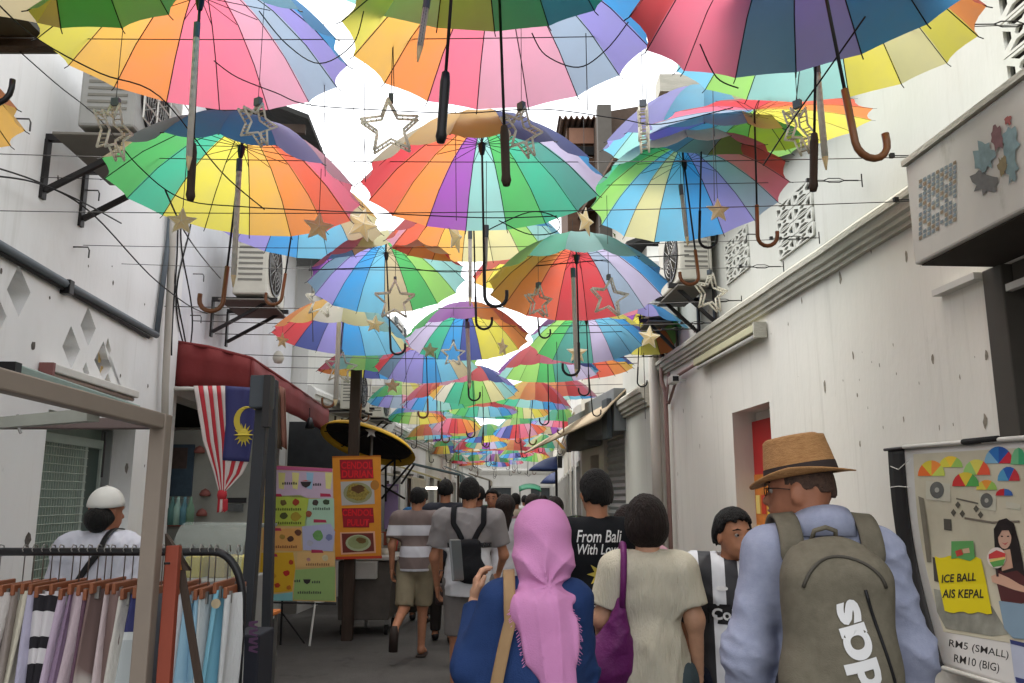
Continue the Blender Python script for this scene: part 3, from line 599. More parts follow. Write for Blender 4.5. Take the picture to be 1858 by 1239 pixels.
def umbrella(q, cols, label, handle='blackhook', lod=0, hrot=0, spin=0, group='rainbow umbrellas strung above the alley'):
    global RJ
    cols = cols.split() if isinstance(cols, str) else cols
    cols = (cols + cols[::-1] * 2)[:16] if len(cols) < 16 else cols[:16]
    root = bpy.data.objects.new('umbrella', None); COL.objects.link(root); root.matrix_world = umat(*q, spin); root.empty_display_size = .1
    tag(root, label, 'umbrella', group)
    def put(me, name, rz=0):
        o = bpy.data.objects.new(name, me); COL.objects.link(o); o.parent = root; o.rotation_euler = (0, 0, rz); return o
    if lod < 2:
        for i, c in enumerate(cols):
            if (c, lod) not in GORE: GORE[(c, lod)] = gore(c, 9 if lod == 0 else 6, 4 if lod == 0 else 2)
            put(GORE[(c, lod)], 'canopy_panel', math.pi - i * math.pi / 8)
    else: put(canopy_whole(cols), 'canopy')
    if lod == 0:
        for i in range(16): put(RIB, 'rib', (i + .5) * math.pi / 8); put(STR, 'stretcher', (i + .5) * math.pi / 8)
    else:
        RJ = RJ or joined_ribs(); put(RJ, 'rib_frame')
    put(POLES['a'], 'pole'); put(HANDLES[handle], 'handle', hrot)
    return root
UMB = {}
def U(k, *a, **kw): UMB[k] = umbrella(*a, **kw)
PI = math.pi
U('u1', (-1.255, 3.569, 2.974, -.057, .03), 'green teal yellow yellow gold orange redor pink pink mauve lav blue blue slate tan green', 'large umbrella at left with yellow and orange panels, blue back and brown crook handle', 'hook', 0, PI * 1.05)
U('u2', (-1.194, 2.878, 3.266, .068, .001), 'yellow gold orange pink pink mauve greyl lav blue blue sky aqua teal green lime yellow', 'big pink and gold umbrella at upper left above the yellow and orange one', 'woodgrip')
U('u3', (-.04, 2.703, 3.236, -.026, -.036), 'yellow gold orange pink mauve mauve greyl lav blue sky aqua teal green lime lime yellow', 'large pale pink and salmon umbrella at top centre, half covered by the green one', 'woodgrip')
U('u4', (-.18, 2.30, 3.25, .16, .07), 'purple aqua aqua aqua lime green sea teal sky sky blue lav lav purple pink mauve', 'green panelled umbrella cut off by the top edge at centre', 'grip')
U('u5', (.90, 2.16, 3.09, -.02, -.10), 'red red pink pink slate lav blue blue slate teal green lime yellow orange orange red', 'red and slate blue umbrella at upper right with a long wooden crook handle', 'hook', 0, .2)
U('u6', (1.144, 2.846, 3.29, .071, .06), 'aqua aqua sky lime aqua aqua yellow pale yellow orange redor red pink mauve lav sky', 'green, aqua and yellow umbrella behind the red and slate one at upper right', 'woodgrip')
U('u7', (-1.50, 2.14, 3.25, .0, .0), 'sky sky aqua tan green lime lime yellow gold yellow gold orange red pink lav blue', 'teal and olive green umbrella cut off at the top left corner', 'blackhook')
U('u8', (-2.55, 3.0, 3.15, 0, .0), 'gold gold gold yellow gold gold gold gold orange orange red red pink lav blue green', 'gold umbrella peeking in at the far left edge', 'blackhook')
U('u9', (-.136, 3.639, 3.016, -.037, -.025), 'red redor orange purple aqua green teal sea lilac blue navy navy gold gold tan red', 'vivid umbrella at the centre with red orange purple and green panels', 'blackhook', 0, 0)
U('u10', (1.006, 4.483, 3.308, -.2, -.029), 'green lime sky pale sky blue lav greyl pink red red pink cream cream aqua teal', 'umbrella right of centre with sky blue and khaki panels over the air conditioners', 'hook', 0, PI)
U('u11', (1.235, 3.93, 3.42, .17, -.02), 'greyl lav sky aqua lime yellow yellow yellow yellow orange redor redor red red red pink', 'tilted umbrella with red rim and yellow panels on the right, hooked wooden handle', 'hook', 0, 0)
U('u12', (1.074, 4.40, 3.56, .2, .02), 'lav sky aqua aqua sky sky lime lime lime lime teal pale sky sky lav lav', 'pale sky blue umbrella showing its outside beside the brown building', 'blackhook')
U('u13', (-.887, 5.708, 3.126, -.195, -.10), 'slate lav blue sky tan green lime aqua aqua red cream cream pale pink pink purple', 'umbrella left of centre with a pink and cream back over blue and green panels', 'blackhook', 0, 0)
U('u14', (.407, 5.004, 2.89, -.16, .003), 'yellow gold orange redor red red greyl lilac blue blue sky aqua aqua teal lime yellow', 'umbrella right of centre with red panels in the middle and blue right edge', 'blackhook', 0, PI)
U('u15', (-1.406, 6.682, 2.891, -.067, .053), 'red red navy lav blue sky sky pale aqua sky aqua pale cream gold orange red', 'umbrella with pale yellow back and red and navy left panels above the awning', 'hook', 0, PI)
U('u16', (-.402, 7.304, 3.004, -.172, -.042), 'lilac lilac teal blue navy yellow yellow orange orange red redor orange purple purple green green', 'yellow and orange umbrella with a navy panel at centre, third row', 'blackhook')
U('u17', (.725, 7.828, 3.10, -.25, .0), 'aqua lime green sea sea lilac sky sky blue navy yellow yellow orange orange purple purple', 'umbrella with lime and grey green panels and a navy right side', 'blackhook', 0, PI)
U('u18', (-1.39, 5.022, 3.33, -.15, .05), 'greyl lav lav blue sky sky tan tan pale gold orange red pink mauve mauve greyl', 'lavender and blue umbrella mostly hidden behind the big yellow and orange one', 'hook', 0, PI)
U('u19', (-.242, 5.071, 3.217, .05, -.03), 'mauve redor orange gold pale pale lime aqua aqua sky blue lav mauve pink red redor', 'pale salmon and yellow umbrella behind the vivid central one', 'blackhook')
U('u20', (.2, 7.106, 3.55, .018, -.072), 'redor gold yellow lime aqua sky sky aqua lime orange orange pink pink redor redor red', 'umbrella with an orange red back peeking out left of the red panelled one', 'blackhook')
U('u21', (-.922, 8.834, 3.002, -.183, -.062), 'red slate lav lav blue sky tan aqua lime green cream cream gold pink pink red', 'small umbrella with lavender and blue panels below the yellow and navy one', 'hook', 0, PI)
U('u22', (.394, 8.953, 2.953, -.045, -.008), 'purple aqua lime lime green sea lilac lilac sky blue navy pink pink red red purple', 'small green umbrella with a magenta left edge below the lime green one', 'blackhook', 0, PI)
U('u23', (1.35, 8.6, 3.3, -.2, .1), 'sky blue navy purple yellow yellow orange lime green aqua sky blue lav pink red orange', 'blue and yellow umbrella tucked behind the right hand air conditioner', 'blackhook', 0, 0)
PAL = ['red redor orange gold yellow pale lime green teal aqua sky blue lav greyl mauve pink'.split(),
       'red navy lav blue sky aqua pale lime green teal cream gold orange redor mauve pink'.split(),
       'purple lilac sky blue navy yellow gold orange redor red pink aqua lime green sea tan'.split()]
rd = random.Random(21); row = 0; Y = 10.1
rownames = ['first', 'second', 'third', 'fourth', 'fifth', 'sixth']
while Y < 35:
    xc = -.42 - .012 * (Y - 10); n = 3 if row % 2 == 0 else 2; sp = 1.30
    for i in range(n):
        x = xc + (i - (n - 1) / 2) * sp + rd.uniform(-.12, .12); z = 3.02 + rd.uniform(-.12, .16)
        p = rd.choice(PAL); k = rd.randrange(16); p = p[k:] + p[:k]
        if rd.random() < .5: p = p[::-1]
        lod = 1 if Y < 14 else 2
        side = {2: ['left', 'right'], 3: ['left', 'middle', 'right']}[n][i]
        lab = ('distant umbrella, %s of the %s row beyond the big ones, %s panel at left' % (side, rownames[row], {'greyl': 'grey blue', 'lav': 'lavender', 'redor': 'orange red', 'pale': 'pale yellow', 'sea': 'sea green'}.get(p[0], p[0]))) if row < 4 else 'tiny rainbow umbrella in the dense cluster far down the alley' if Y > 24 else 'small umbrella %s in the hazy cluster, %s panel at left and %s facing' % (side, {'greyl': 'grey blue', 'lav': 'lavender', 'redor': 'orange red', 'pale': 'pale yellow', 'sea': 'sea green'}.get(p[0], p[0]), {'greyl': 'grey blue', 'lav': 'lavender', 'redor': 'orange red', 'pale': 'pale yellow', 'sea': 'sea green'}.get(p[4], p[4]))
        umbrella((x, Y + rd.uniform(-.25, .25), z, rd.uniform(-.22, .12), rd.uniform(-.1, .1)), p, lab, rd.choice(['blackhook', 'blackhook', 'hook']), lod, rd.choice([0, PI]), rd.uniform(-.2, .2), group='rainbow umbrellas strung above the alley' if row < 4 else 'tiny umbrellas at the far end of the alley')
    row += 1; Y += 1.45
for o in UMB['u11'].children:
    if o.name.split('.')[0] in ('canopy_panel', 'rib', 'stretcher'): o.scale = (1, 1, .28); o.location = (0, 0, .03)
# ================================================================== LED METEOR TUBES
M['led_tube'] = fabric_translucent('led_tube', (.95, .93, .86), 0)
M['star_clear'] = fabric_translucent('star_clear', (1.0, .98, .88), 0)
M['star_warm'] = fabric_translucent('star_warm', (.98, .86, .58), 0)
def meteor(x0, y0, x1, y1, Y, r, label):
    a = at(x0, y0, Y); b = at(x1, y1, Y); root = empty('light_tube', a, label, 'light tube', 'pale plastic meteor light tubes hanging between the umbrellas')
    MB().tube([a, b], r, 10).obj('tube', M['led_tube'], root, smooth=True)
    d = (b - a).normalized(); MB().tube([a - d * .03, a + d * .03], r * 1.15, 8).obj('cap', M['conduit'], root)
    MB().tube([b, b + d * .05], [r, r * .25], 8).obj('tip', M['star_warm'], root, smooth=True)
    mb = MB()
    for k in range(14):
        p = a.lerp(b, (k + .5) / 14); mb.box(p - Vector((0, r * .7, 0)), (.008, .004, .012))
    mb.obj('led_chip', M['dark_metal'], root)
    MB().tube([a, a + Vector((0, 0, .35))], .0015, 4).obj('hang_wire', M['wire'], root)
for t in ((357, 55, 343, 285, 2.8, .011, 'pale light tube beside the pole of the pink and gold umbrella'), (434, 300, 424, 500, 3.5, .012, 'light tube hanging in front of the yellow and orange umbrella'), (617, 545, 609, 725, 6.3, .018, 'light tube in front of the pale yellow and navy umbrella'), (853, 425, 853, 540, 4.6, .011, 'light tube left of the central black crook handle'), (882, 420, 880, 480, 3.7, .011, 'short light tube on the pole of the vivid central umbrella'), (1482, 120, 1497, 285, 2.9, .012, 'light tube beside a dark grip under the red and slate umbrella'), (1040, 495, 1046, 670, 5.0, .014, 'light tube under the red panelled umbrella'), (848, 590, 852, 695, 7.2, .018, 'light tube at the yellow and navy umbrella'), (1236, 345, 1246, 430, 4.4, .011, 'light tube under the sky blue and khaki umbrella'), (775, 0, 762, 85, 2.35, .010, 'light tube by the black grip at top centre')): meteor(*t)
# ================================================================== STARS
def star_pts(r, k=.42, rot=0): return [((r if i % 2 == 0 else r * k) * math.sin(rot + i * PI / 5), (r if i % 2 == 0 else r * k) * math.cos(rot + i * PI / 5)) for i in range(10)]
def star(px, py, size, Y, yaw, kind, label, rot=0, wire=.5):
    c = at(px, py, Y); r = size / 2 / F * Y * 1.05
    root = empty('star_light', c, label, 'star light', 'star shaped lights hanging between the umbrellas', rz=yaw)
    P = star_pts(r, .45, rot)
    if kind == 'frame':
        mb = MB()
        for dy in (-.016, .016):
            loop = [(p[0], dy, p[1]) for p in P] + [(P[0][0], dy, P[0][1])]
            for i in range(10): mb.tube([loop[i], loop[i + 1]], r * .028 + .0016, 6)
        mb.obj('frame', M['star_clear'], root, smooth=True, world=False)
        m2 = MB()
        for i in range(10):
            for t in (.25, .5, .75):
                x = P[i][0] * (1 - t) + P[(i + 1) % 10][0] * t; z = P[i][1] * (1 - t) + P[(i + 1) % 10][1] * t; m2.box((x, 0, z), (.003, .03, .003))
        m2.obj('led_chip', simple('chip', (176, 166, 144), .6), root, world=False)
        MB().box((0, 0, r * 1.05), (.018, .03, .03)).obj('clip', M['conduit'], root, world=False)
    else:
        mb = MB(); n = len(P)
        for s in (-1, 1): mb.add([(p[0], 0, p[1]) for p in P] + [(0, s * r * .28, 0)], [((i, (i + 1) % n, n) if s > 0 else ((i + 1) % n, i, n)) for i in range(n)])
        mb.obj('body', M['star_warm'], root, world=False)
        m2 = MB()
        for i in range(10): m2.tube([(P[i][0], 0, P[i][1]), (P[(i + 1) % 10][0], 0, P[(i + 1) % 10][1])], r * .03, 4)
        for i in range(5): m2.tube([(P[2 * i][0], 0, P[2 * i][1]), (0, -r * .29, 0)], r * .02, 4)
        m2.obj('edge', M['star_clear'], root, world=False)
    MB().tube([(0, 0, r), (0, 0, r + wire)], .0016, 4).obj('hang_wire', M['wire'], root, world=False)
    return root
S_ = [(708, 232, 112, 2.9, 0.1, 'frame', 'largest clear star outline against the white sky left of centre', -.1), (466, 225, 84, 2.9, 1.0, 'frame', 'star outline turned sideways under the pink umbrella', .1), (946, 240, 98, 2.9, .75, 'frame', 'star outline beside the pole at top centre right', .05), (1450, 235, 96, 2.9, .7, 'frame', 'star outline in front of the yellow panels at right', .3), (1168, 232, 92, 3.2, 1.35, 'frame', 'star outline seen edge on beside the pale blue umbrella', 0), (205, 238, 110, 2.9, 1.5, 'frame', 'star seen exactly edge on at the left over the green panels', 0), (330, 402, 52, 3.3, .2, 'solid', 'small pale star under the yellow panels at left', 0), (578, 412, 56, 3.7, .4, 'solid', 'small lattice star below the orange and red panels', .05), (1303, 382, 46, 4.0, .1, 'solid', 'small gold star in front of the sky blue panels', 0), (1289, 532, 74, 5.0, .5, 'frame', 'star outline hanging by the right hand air conditioner tray', .1), (716, 545, 74, 5.2, .1, 'frame', 'star outline in front of the tan and blue panels left of centre', 0), (1105, 540, 72, 4.6, .2, 'frame', 'star outline in front of the red panels right of centre', .12), (977, 548, 60, 4.8, .7, 'frame', 'star outline at the left tip of the red panelled umbrella', 0), (582, 548, 58, 6, .5, 'frame', 'pale star outline above the pale yellow umbrella', .1), (826, 430, 60, 4.2, 1.2, 'solid', 'narrow pale star below the purple panel', 0), (656, 408, 64, 4.2, .6, 'solid', 'tan star between the two large front umbrellas', .2), (1062, 402, 56, 4.2, .9, 'solid', 'tan star between the vivid and sky blue umbrellas', .1), (1178, 612, 42, 6.5, .2, 'solid', 'small pale star by the right air conditioner bracket', .1), (1047, 640, 38, 6.5, .1, 'solid', 'tiny star in front of the grey green panels', 0), (618, 668, 58, 7, .3, 'frame', 'star outline next to the wooden post top', .1), (822, 643, 44, 6.8, .3, 'frame', 'star outline in front of the navy panel', 0), (780, 636, 30, 7.6, .2, 'solid', 'tiny pale star at the left tip of the yellow and navy umbrella', 0), (680, 588, 34, 6.2, .2, 'solid', 'tiny pale star over the pale yellow back', .1), (912, 630, 34, 7.0, 1.0, 'solid', 'tiny narrow star in front of the yellow panels', 0), (712, 700, 28, 9, .2, 'solid', 'tiny star over a red distant umbrella', 0), (512, 618, 30, 6.5, 1.0, 'solid', 'tiny star left of the navy and red umbrella', 0)]
for (px, py, s, Y, yaw, k, l, ro) in S_: star(px, py, s, Y, yaw, k, l, ro, .5 if Y < 5 else .3)
# ================================================================== CROSS WIRES AND LOOSE CABLES
def sagline(a, b, sag, n=14): return [a.lerp(b, i / n) + Vector((0, 0, -sag * 4 * (i / n) * (1 - i / n))) for i in range(n + 1)]
def xr(Y, off=.01): return 2.3 - .0615 * Y - off if Y < 9.5 else (1.55 if Y < 14 else .87 + .0313 * Y)
def xl(Y): return -2.45 - .0615 * Y + .01 if Y < 12 else -2.6
ws = [(2.4, 3.35), (2.95, 3.38), (3.6, 3.18), (3.6, 2.9), (4.5, 3.42), (5.1, 3.2), (5.7, 3.25), (6.6, 3.15), (7.3, 3.18), (8.0, 3.2), (8.9, 3.15), (10.1, 3.2), (11.5, 3.2), (13, 3.2), (16, 3.2), (19, 3.2), (23, 3.2), (28, 3.2)]
for i, (Y, z) in enumerate(ws):
    root = empty('span_wire', (xl(Y), Y, z), ('thin steel wire across the alley, %s from the camera' % ['nearest', 'second', 'third upper', 'third lower', 'fourth', 'fifth', 'sixth', 'seventh', 'eighth', 'ninth', 'tenth'][i]) if i < 11 else 'thin steel wire across the far part of the alley', 'wire', 'steel wires stretched across the alley')
    a = Vector((xl(Y), Y, z)); b = Vector((xr(Y), Y, z + (.05 if i % 2 else -.02)))
    MB().tube(sagline(a, b, .04), .0022 if Y < 6 else .004, 4).obj('wire', M['wire'], root)
    if Y < 9:
        d = (b - a).normalized(); tb_ = MB()
        tb_.tube([b - d * .02, b - d * .10], .004, 5); tb_.tube([b - d * .10, b - d * .13 + Vector((0, 0, .012)), b - d * .19 + Vector((0, 0, .012)), b - d * .22], .003, 4); tb_.tube([b - d * .10, b - d * .13 - Vector((0, 0, .012)), b - d * .19 - Vector((0, 0, .012)), b - d * .22], .003, 4); tb_.tube([b - d * .22, b - d * .30], .003, 4); tb_.box(b - d * .31, (.02, .02, .02))
        tb_.tube([b + Vector((0, 0, .04)), b + Vector((0, 0, -.04))], .004, 4); tb_.obj('turnbuckle', M['dark_metal'], root)
def loose(pts, r, label):
    P3 = [at(*p) for p in pts]
    # catmull rom
    out = []
    for i in range(len(P3) - 1):
        p0 = P3[max(0, i - 1)]; p1 = P3[i]; p2 = P3[i + 1]; p3 = P3[min(len(P3) - 1, i + 2)]
        for k in range(6):
            t = k / 6; out.append(.5 * ((2 * p1) + (p2 - p0) * t + (2 * p0 - 5 * p1 + 4 * p2 - p3) * t * t + (3 * p1 - p0 - 3 * p2 + p3) * t ** 3))
    out.append(P3[-1]); o = MB().tube(out, r, 5).obj('loose_cable', M['cable'], None, smooth=True); tag(o, label, 'cable')
loose([(-30, -20, 2.3), (60, 65, 2.4), (180, 132, 2.5), (290, 175, 2.7), (400, 310, 3.0), (480, 380, 3.2)], .0026, 'black cable running down from the top left corner past the pink umbrella')
loose([(15, 75, 3.2), (100, 150, 3.2), (180, 215, 3.2), (250, 300, 3.2), (330, 360, 3.2), (440, 375, 3.2), (650, 385, 3.3), (880, 395, 3.4), (1010, 392, 3.5)], .0026, 'black cable looping under the yellow umbrella to the centre')
loose([(-20, 300, 3.9), (80, 335, 4.3), (170, 390, 4.8), (290, 515, 6), (380, 570, 8), (470, 565, 9)], .005, 'dark cable sagging over the left wall to the air conditioner')
loose([(-20, 318, 3.9), (60, 330, 4.2), (140, 362, 4.6), (220, 405, 5.4)], .005, 'second dark cable beside the sagging one on the left wall')
loose([(300, 345, 3.3), (335, 420, 4.2), (370, 470, 5.4), (400, 505, 7)], .004, 'short cable slanting to the left air conditioner')
loose([(388, 110, 2.7), (430, 140, 2.7), (500, 168, 2.8), (560, 190, 2.8), (700, 200, 2.8), (840, 205, 2.8), (985, 198, 2.8), (1120, 215, 2.9), (1200, 225, 2.9), (1330, 195, 2.9)], .0022, 'cable draped across under the top row of umbrellas')
loose([(560, 490, 5.3), (640, 487, 5.3), (720, 485, 5.3), (800, 493, 5.3), (880, 490, 5.3), (1000, 480, 5.2), (1120, 470, 5.2), (1250, 462, 5.2)], .004, 'cable crossing below the pink backed umbrella')
loose([(880, 420, 3.9), (960, 385, 3.9), (1010, 395, 3.9), (1010, 420, 3.9), (960, 425, 3.9), (905, 400, 3.9)], .003, 'looped cable end under the green panels')
loose([(1270, 80, 2.5), (1300, 140, 2.5), (1340, 160, 2.5)], .0025, 'short cable stub under the red umbrella')
loose([(1570, 30, 2.3), (1500, 130, 2.5), (1440, 215, 2.7), (1385, 300, 2.9)], .003, 'dark cord slanting below the slate blue panels')
loose([(470, 20, 2.6), (520, 80, 2.6), (580, 115, 2.6), (640, 80, 2.6), (660, 20, 2.6)], .0022, 'fine wire hanging in a loop at top left of centre')
loose([(965, 60, 2.5), (990, 100, 2.5), (1050, 122, 2.5), (1100, 90, 2.5), (1140, 40, 2.5)], .0022, 'fine wire hanging in a loop at top right of centre')
for i, (px, y0, y1, Y) in enumerate(((587, -20, 320, 3.2), (660, 60, 330, 3.0), (640, 120, 300, 3.4), (1063, 60, 200, 2.7), (1170, -20, 180, 3.2), (1293, 120, 365, 3.4), (825, 40, 400, 3.6), (565, 470, 620, 6), (790, 640, 760, 7), (1010, 620, 760, 8), (1168, 640, 760, 8), (735, 600, 740, 7.5), (875, 700, 800, 9), (712, 20, 170, 2.9))):
    o = MB().tube([at(px, y0, Y), at(px + 3, y1, Y)], .0016 if Y < 5 else .003, 4).obj('drop_wire', M['wire']); tag(o, 'thin vertical drop wire ' + ['against the sky between two top umbrellas', 'before the largest star', 'left of the largest star', 'before the pale pink umbrella', 'above the edge on star', 'above the gold star over sky blue', 'above the narrow star under purple', 'by the red and navy umbrella', 'beside the navy panel umbrella', 'under the lime umbrella', 'by the right downpipe', 'under the pink backed umbrella', 'in the middle of the far cluster', 'holding the largest star'][i], 'wire', 'thin vertical drop wires')
# ================================================================== FLAT PRINT HELPERS
def on_plane(pl, loops, off, thick, m, name, parent, px=True):   # shape given in photo pixels, laid on a plane of the scene
    if px: loops = [[pl.uv(x, y, off) for x, y in lp] for lp in loops]
    me = curve_mesh(loops, thick); map_mesh(me, lambda x, y, z: pl.P(x, y, off + z)); return link(name, me, parent, m)
def text_on(pl, body, p0, p1, h, off, m, name, parent, offset=0, shear=0, space=1.0, line=1.0, depth=.001, bend=None, h2=None):
    # baseline middle runs from pixel p0 to p1 on the plane; h is the letter height in metres
    a0, z0 = pl.uv(*p0, off); a1, z1 = pl.uv(*p1, off)
    me = text_mesh(body, 1, offset, shear, 'LEFT', space, 0, line); co = [v.co.copy() for v in me.vertices]
    x0 = min(c.x for c in co); x1 = max(c.x for c in co); y0 = min(c.y for c in co); y1 = max(c.y for c in co)
    def fn(x, y, z):
        u = (x - x0) / (x1 - x0); v = (y - (y0 + y1) / 2) / (y1 - y0)
        a = a0 + (a1 - a0) * u; zz = z0 + (z1 - z0) * u + v * (h + ((h2 or h) - h) * u)
        o = off + (bend(a, zz) if bend else 0)
        return pl.P(a, zz, o)
    map_mesh(me, fn); return link(name, me, parent, m)
def disc(cx, cy, rx, ry, n=16, jag=0, a0=0, a1=6.2832):
    return [(cx + rx * (1 + random.uniform(-jag, jag)) * math.cos(a0 + (a1 - a0) * i / n), cy + ry * (1 + random.uniform(-jag, jag)) * math.sin(a0 + (a1 - a0) * i / n)) for i in range(n)]
def C3(c, v=.1, rough=.6, **k): return simple('c_%d_%d_%d' % c, c, rough, var=v, **k)
# ================================================================== RED AWNING
A = at(302, 620, 7.05); B = at(455, 652, 7.05); Bb = at(455, 714, 7.05); Ab = at(302, 697, 7.05)
ra = empty('awning', (B.x, 7.05, Bb.z), 'dark red fabric awning with a deep front valance over the left stall', 'awning')
M['red_canvas'] = mat('red_canvas', lin((116, 42, 42)), .8, var=.18, scale=5, bump=.15, bscale=20, stain=(lin((96, 34, 32)), 3, (1, 1, .4), .6, .6))
nY = 10
def awx(u, v, off=0):      # u 0 wall .. 1 outer edge, v along alley
    y = 7.05 + 4.25 * v; p = A.lerp(B, u); z = p.z - .10 * v * 0 - .006 * math.sin(v * 9) * u + .02 * math.sin(u * PI)
    return Vector((p.x - .0615 * 4.25 * v, y, z + off))
mb = MB(); mb.grid(lambda u, v: awx(u, v), 6, 10); o = mb.obj('roof_sheet', M['red_canvas'], ra, True); o.modifiers.new('s', 'SOLIDIFY').thickness = .015
mb = MB(); mb.grid(lambda u, v: awx(1, u) + Vector((.004 * math.sin(u * 40), 0, -(B.z - Bb.z) * v)), 40, 3); o = mb.obj('side_valance', M['red_canvas'], ra, True); o.modifiers.new('s', 'SOLIDIFY').thickness = .012
mb = MB(); mb.grid(lambda u, v: Vector((A.x + (B.x - A.x) * u, 7.05 + .012 * math.sin(u * 19), (awx(u, 0).z) * (1 - v) + (Ab.z + (Bb.z - Ab.z) * u) * v + .006 * math.sin(u * 26) * v)), 24, 3); o = mb.obj('front_valance', M['red_canvas'], ra, True); o.modifiers.new('s', 'SOLIDIFY').thickness = .012
mb = MB(); mb.tube([awx(0, 0, .01), awx(.5, 0, .01), awx(1, 0, .01), awx(1, .5, .01), awx(1, 1, .01)], .018, 6); mb.obj('frame_tube', M['red_canvas'], ra, True)
mb = MB(); mb.tube([at(300, 704, 7.0), at(392, 706, 7.0)], .016, 8); tag(mb.obj('rail', M['white_plastic'], None, True), 'short white pipe rail under the red awning at its left end', 'rail')
# ================================================================== FLAG
fl = empty('flag', at(400, 705, 6.7), 'knotted red and white striped flag with blue canton, yellow crescent and star', 'flag')
FY = 6.7; PFl = Plane(0, FY, 1, 0)
def flp(px, py, o=0):
    w = .02 * math.sin(px * .11 + py * .012); return at(px, py, FY - o + w)
def fgrid(l0, l1, m, name, nv=18, o=0, nu=3):
    # l0,l1 : polylines (px,py) left and right edges
    def ev(l, v):
        k = v * (len(l) - 1); i = min(int(k), len(l) - 2); t = k - i; return (l[i][0] * (1 - t) + l[i + 1][0] * t, l[i][1] * (1 - t) + l[i + 1][1] * t)
    mb = MB(); mb.grid(lambda u, v: flp(*(tuple(ev(l0, v)[k] * (1 - u) + ev(l1, v)[k] * u for k in (0, 1))), o), nu, nv)
    ob = mb.obj(name, m, fl, True); ob.modifiers.new('s', 'SOLIDIFY').thickness = .006; return ob
FR, FW, FB = C3((176, 44, 54)), C3((206, 196, 192)), C3((52, 54, 104))
edges = []
nS = 7
def lx(i, k):   # stripe boundary i at level k
    top = 352 + i * 8.2; mid = 368 + i * 7.0; low = 388 + i * 3.4; knot = 398 + i * 1.4
    return (top, mid, low, knot)[k]
for i in range(7):
    l0 = [(lx(i, 0), 700), (lx(i, 1), 800), (lx(i, 2), 855), (lx(i, 3), 893)]; l1 = [(lx(i + 1, 0), 700), (lx(i + 1, 1), 800), (lx(i + 1, 2), 855), (lx(i + 1, 3), 893)]
    fgrid(l0, l1, FW if i % 2 == 0 else FR, 'stripe')
fgrid([(409.4, 700), (410, 770), (404, 835)], [(470, 704), (462, 770), (452, 838)], FB, 'canton', o=.004, nu=8)
for i in range(6):
    t0 = 404 + i * 8; t1 = t0 + 8; b0 = 399 + i * 1.4
    fgrid([(t0, 836), (t0 - 2 - i * 1.5, 860), (b0, 893)], [(t1, 836), (t1 - 3 - i * 1.8, 860), (b0 + 1.4, 893)], FW if i % 2 else FR, 'stripe', 8, -.008)
mb = MB(); mb.lathe([(.005, .05), (.034, .035), (.04, 0), (.034, -.03), (.005, -.045)], 10, at(403, 898, FY)); mb.obj('knot', FR, fl, True)
for i, (x0, x1, c) in enumerate(((394, 399, FR), (398, 403, FW), (402, 407, FR), (406, 412, FR))): fgrid([(x0 + 2, 905), (x0, 930)], [(x1 + 1, 905), (x1 + 1, 928 - i)], c, 'tail', 4)
YEL = C3((196, 178, 66))
cres = [(448 + 24 * math.cos(a), 764 + 27 * math.sin(a)) for a in [R(120) + R(290) * i / 20 for i in range(21)]] + [(453 + 18 * math.cos(a), 762 + 22 * math.sin(a)) for a in [R(405) - R(280) * i / 20 for i in range(21)]]
PFlo = Plane(0, FY - .05, 1, 0)
cu_ = curve_mesh([[(x, y) for x, y in cres]], 0); map_mesh(cu_, lambda x, y, z: flp(x, y, .016)); link('crescent', cu_, fl, YEL)
stp = []
for i in range(28): r_ = 22 if i % 2 == 0 else 11; stp.append((442 + r_ * .85 * math.cos(i * PI / 14), 789 + r_ * math.sin(i * PI / 14)))
cu_ = curve_mesh([stp], 0); map_mesh(cu_, lambda x, y, z: flp(x, y, .018)); link('star', cu_, fl, YEL)
# second folded flag right of the posts
fg2 = empty('bunting', at(495, 770, 6.9), 'folded brownish cloth bunting hanging right of the black posts', 'bunting')
for k, (x0, x1, c) in enumerate(((470, 484, (96, 76, 66)), (484, 494, (150, 120, 98)), (494, 508, (92, 80, 66)), (508, 518, (134, 92, 78)))):
    mb = MB(); mb.grid(lambda u, v: at(x0 + (x1 - x0) * u + 3 * v, 700 + 110 * v + 6 * u, 6.9 + .03 * math.sin(u * 6 + k)), 4, 6); o = mb.obj('fold', C3(c), fg2, True); o.modifiers.new('s', 'SOLIDIFY').thickness = .005
# ================================================================== STALL under the awning
st = empty('glass_showcase', (-2.4, 7.3, 0), 'glass fronted food showcase with yellow goods under the red awning', 'showcase')
p0 = at(300, 1050, 6.2); p1 = at(436, 1050, 6.2)
xs0, xs1 = at(300, 950, 6.3).x, at(432, 950, 6.3).x
MB().box(((xs0 + xs1) / 2, 6.75, .5), (xs1 - xs0, .7, 1.0)).obj('counter', C3((150, 150, 146)), st, bevel=.01)
g0 = at(300, 935, 6.4).z; g1 = at(300, 1010, 6.4).z
mb = MB(); mb.grid(lambda u, v: Vector((xs0 + (xs1 - xs0) * u, 6.42 + .30 * (v ** 2), 1.0 + .42 * math.sin(v * PI / 2))), 4, 8); o = mb.obj('curved_glass', mat('glass_tint', (.75, .85, .78), .05, alpha=.25, spec=.6), st, True)
for k in range(3): MB().wbox(Plane(0, 6.6, 1, 0), xs0 + .05 + k * .18, xs0 + .18 + k * .18, 1.0, 1.16, -.3, 0).obj('tray', C3(((196, 180, 70), (170, 150, 90), (206, 196, 120))[k]), st, bevel=.01)
bw = Plane(0, 7.6, 1, 0)
x0, z1 = bw.uv(300, 780); x1, z0 = bw.uv(446, 1060)
sb = tag(plate('stall_backboard', bw, [rect(x0, x1 + .05, 0, z1)], 0, .05, C3((150, 152, 144), .15)), 'pale back panel of the left stall with posters and stickers', 'panel')
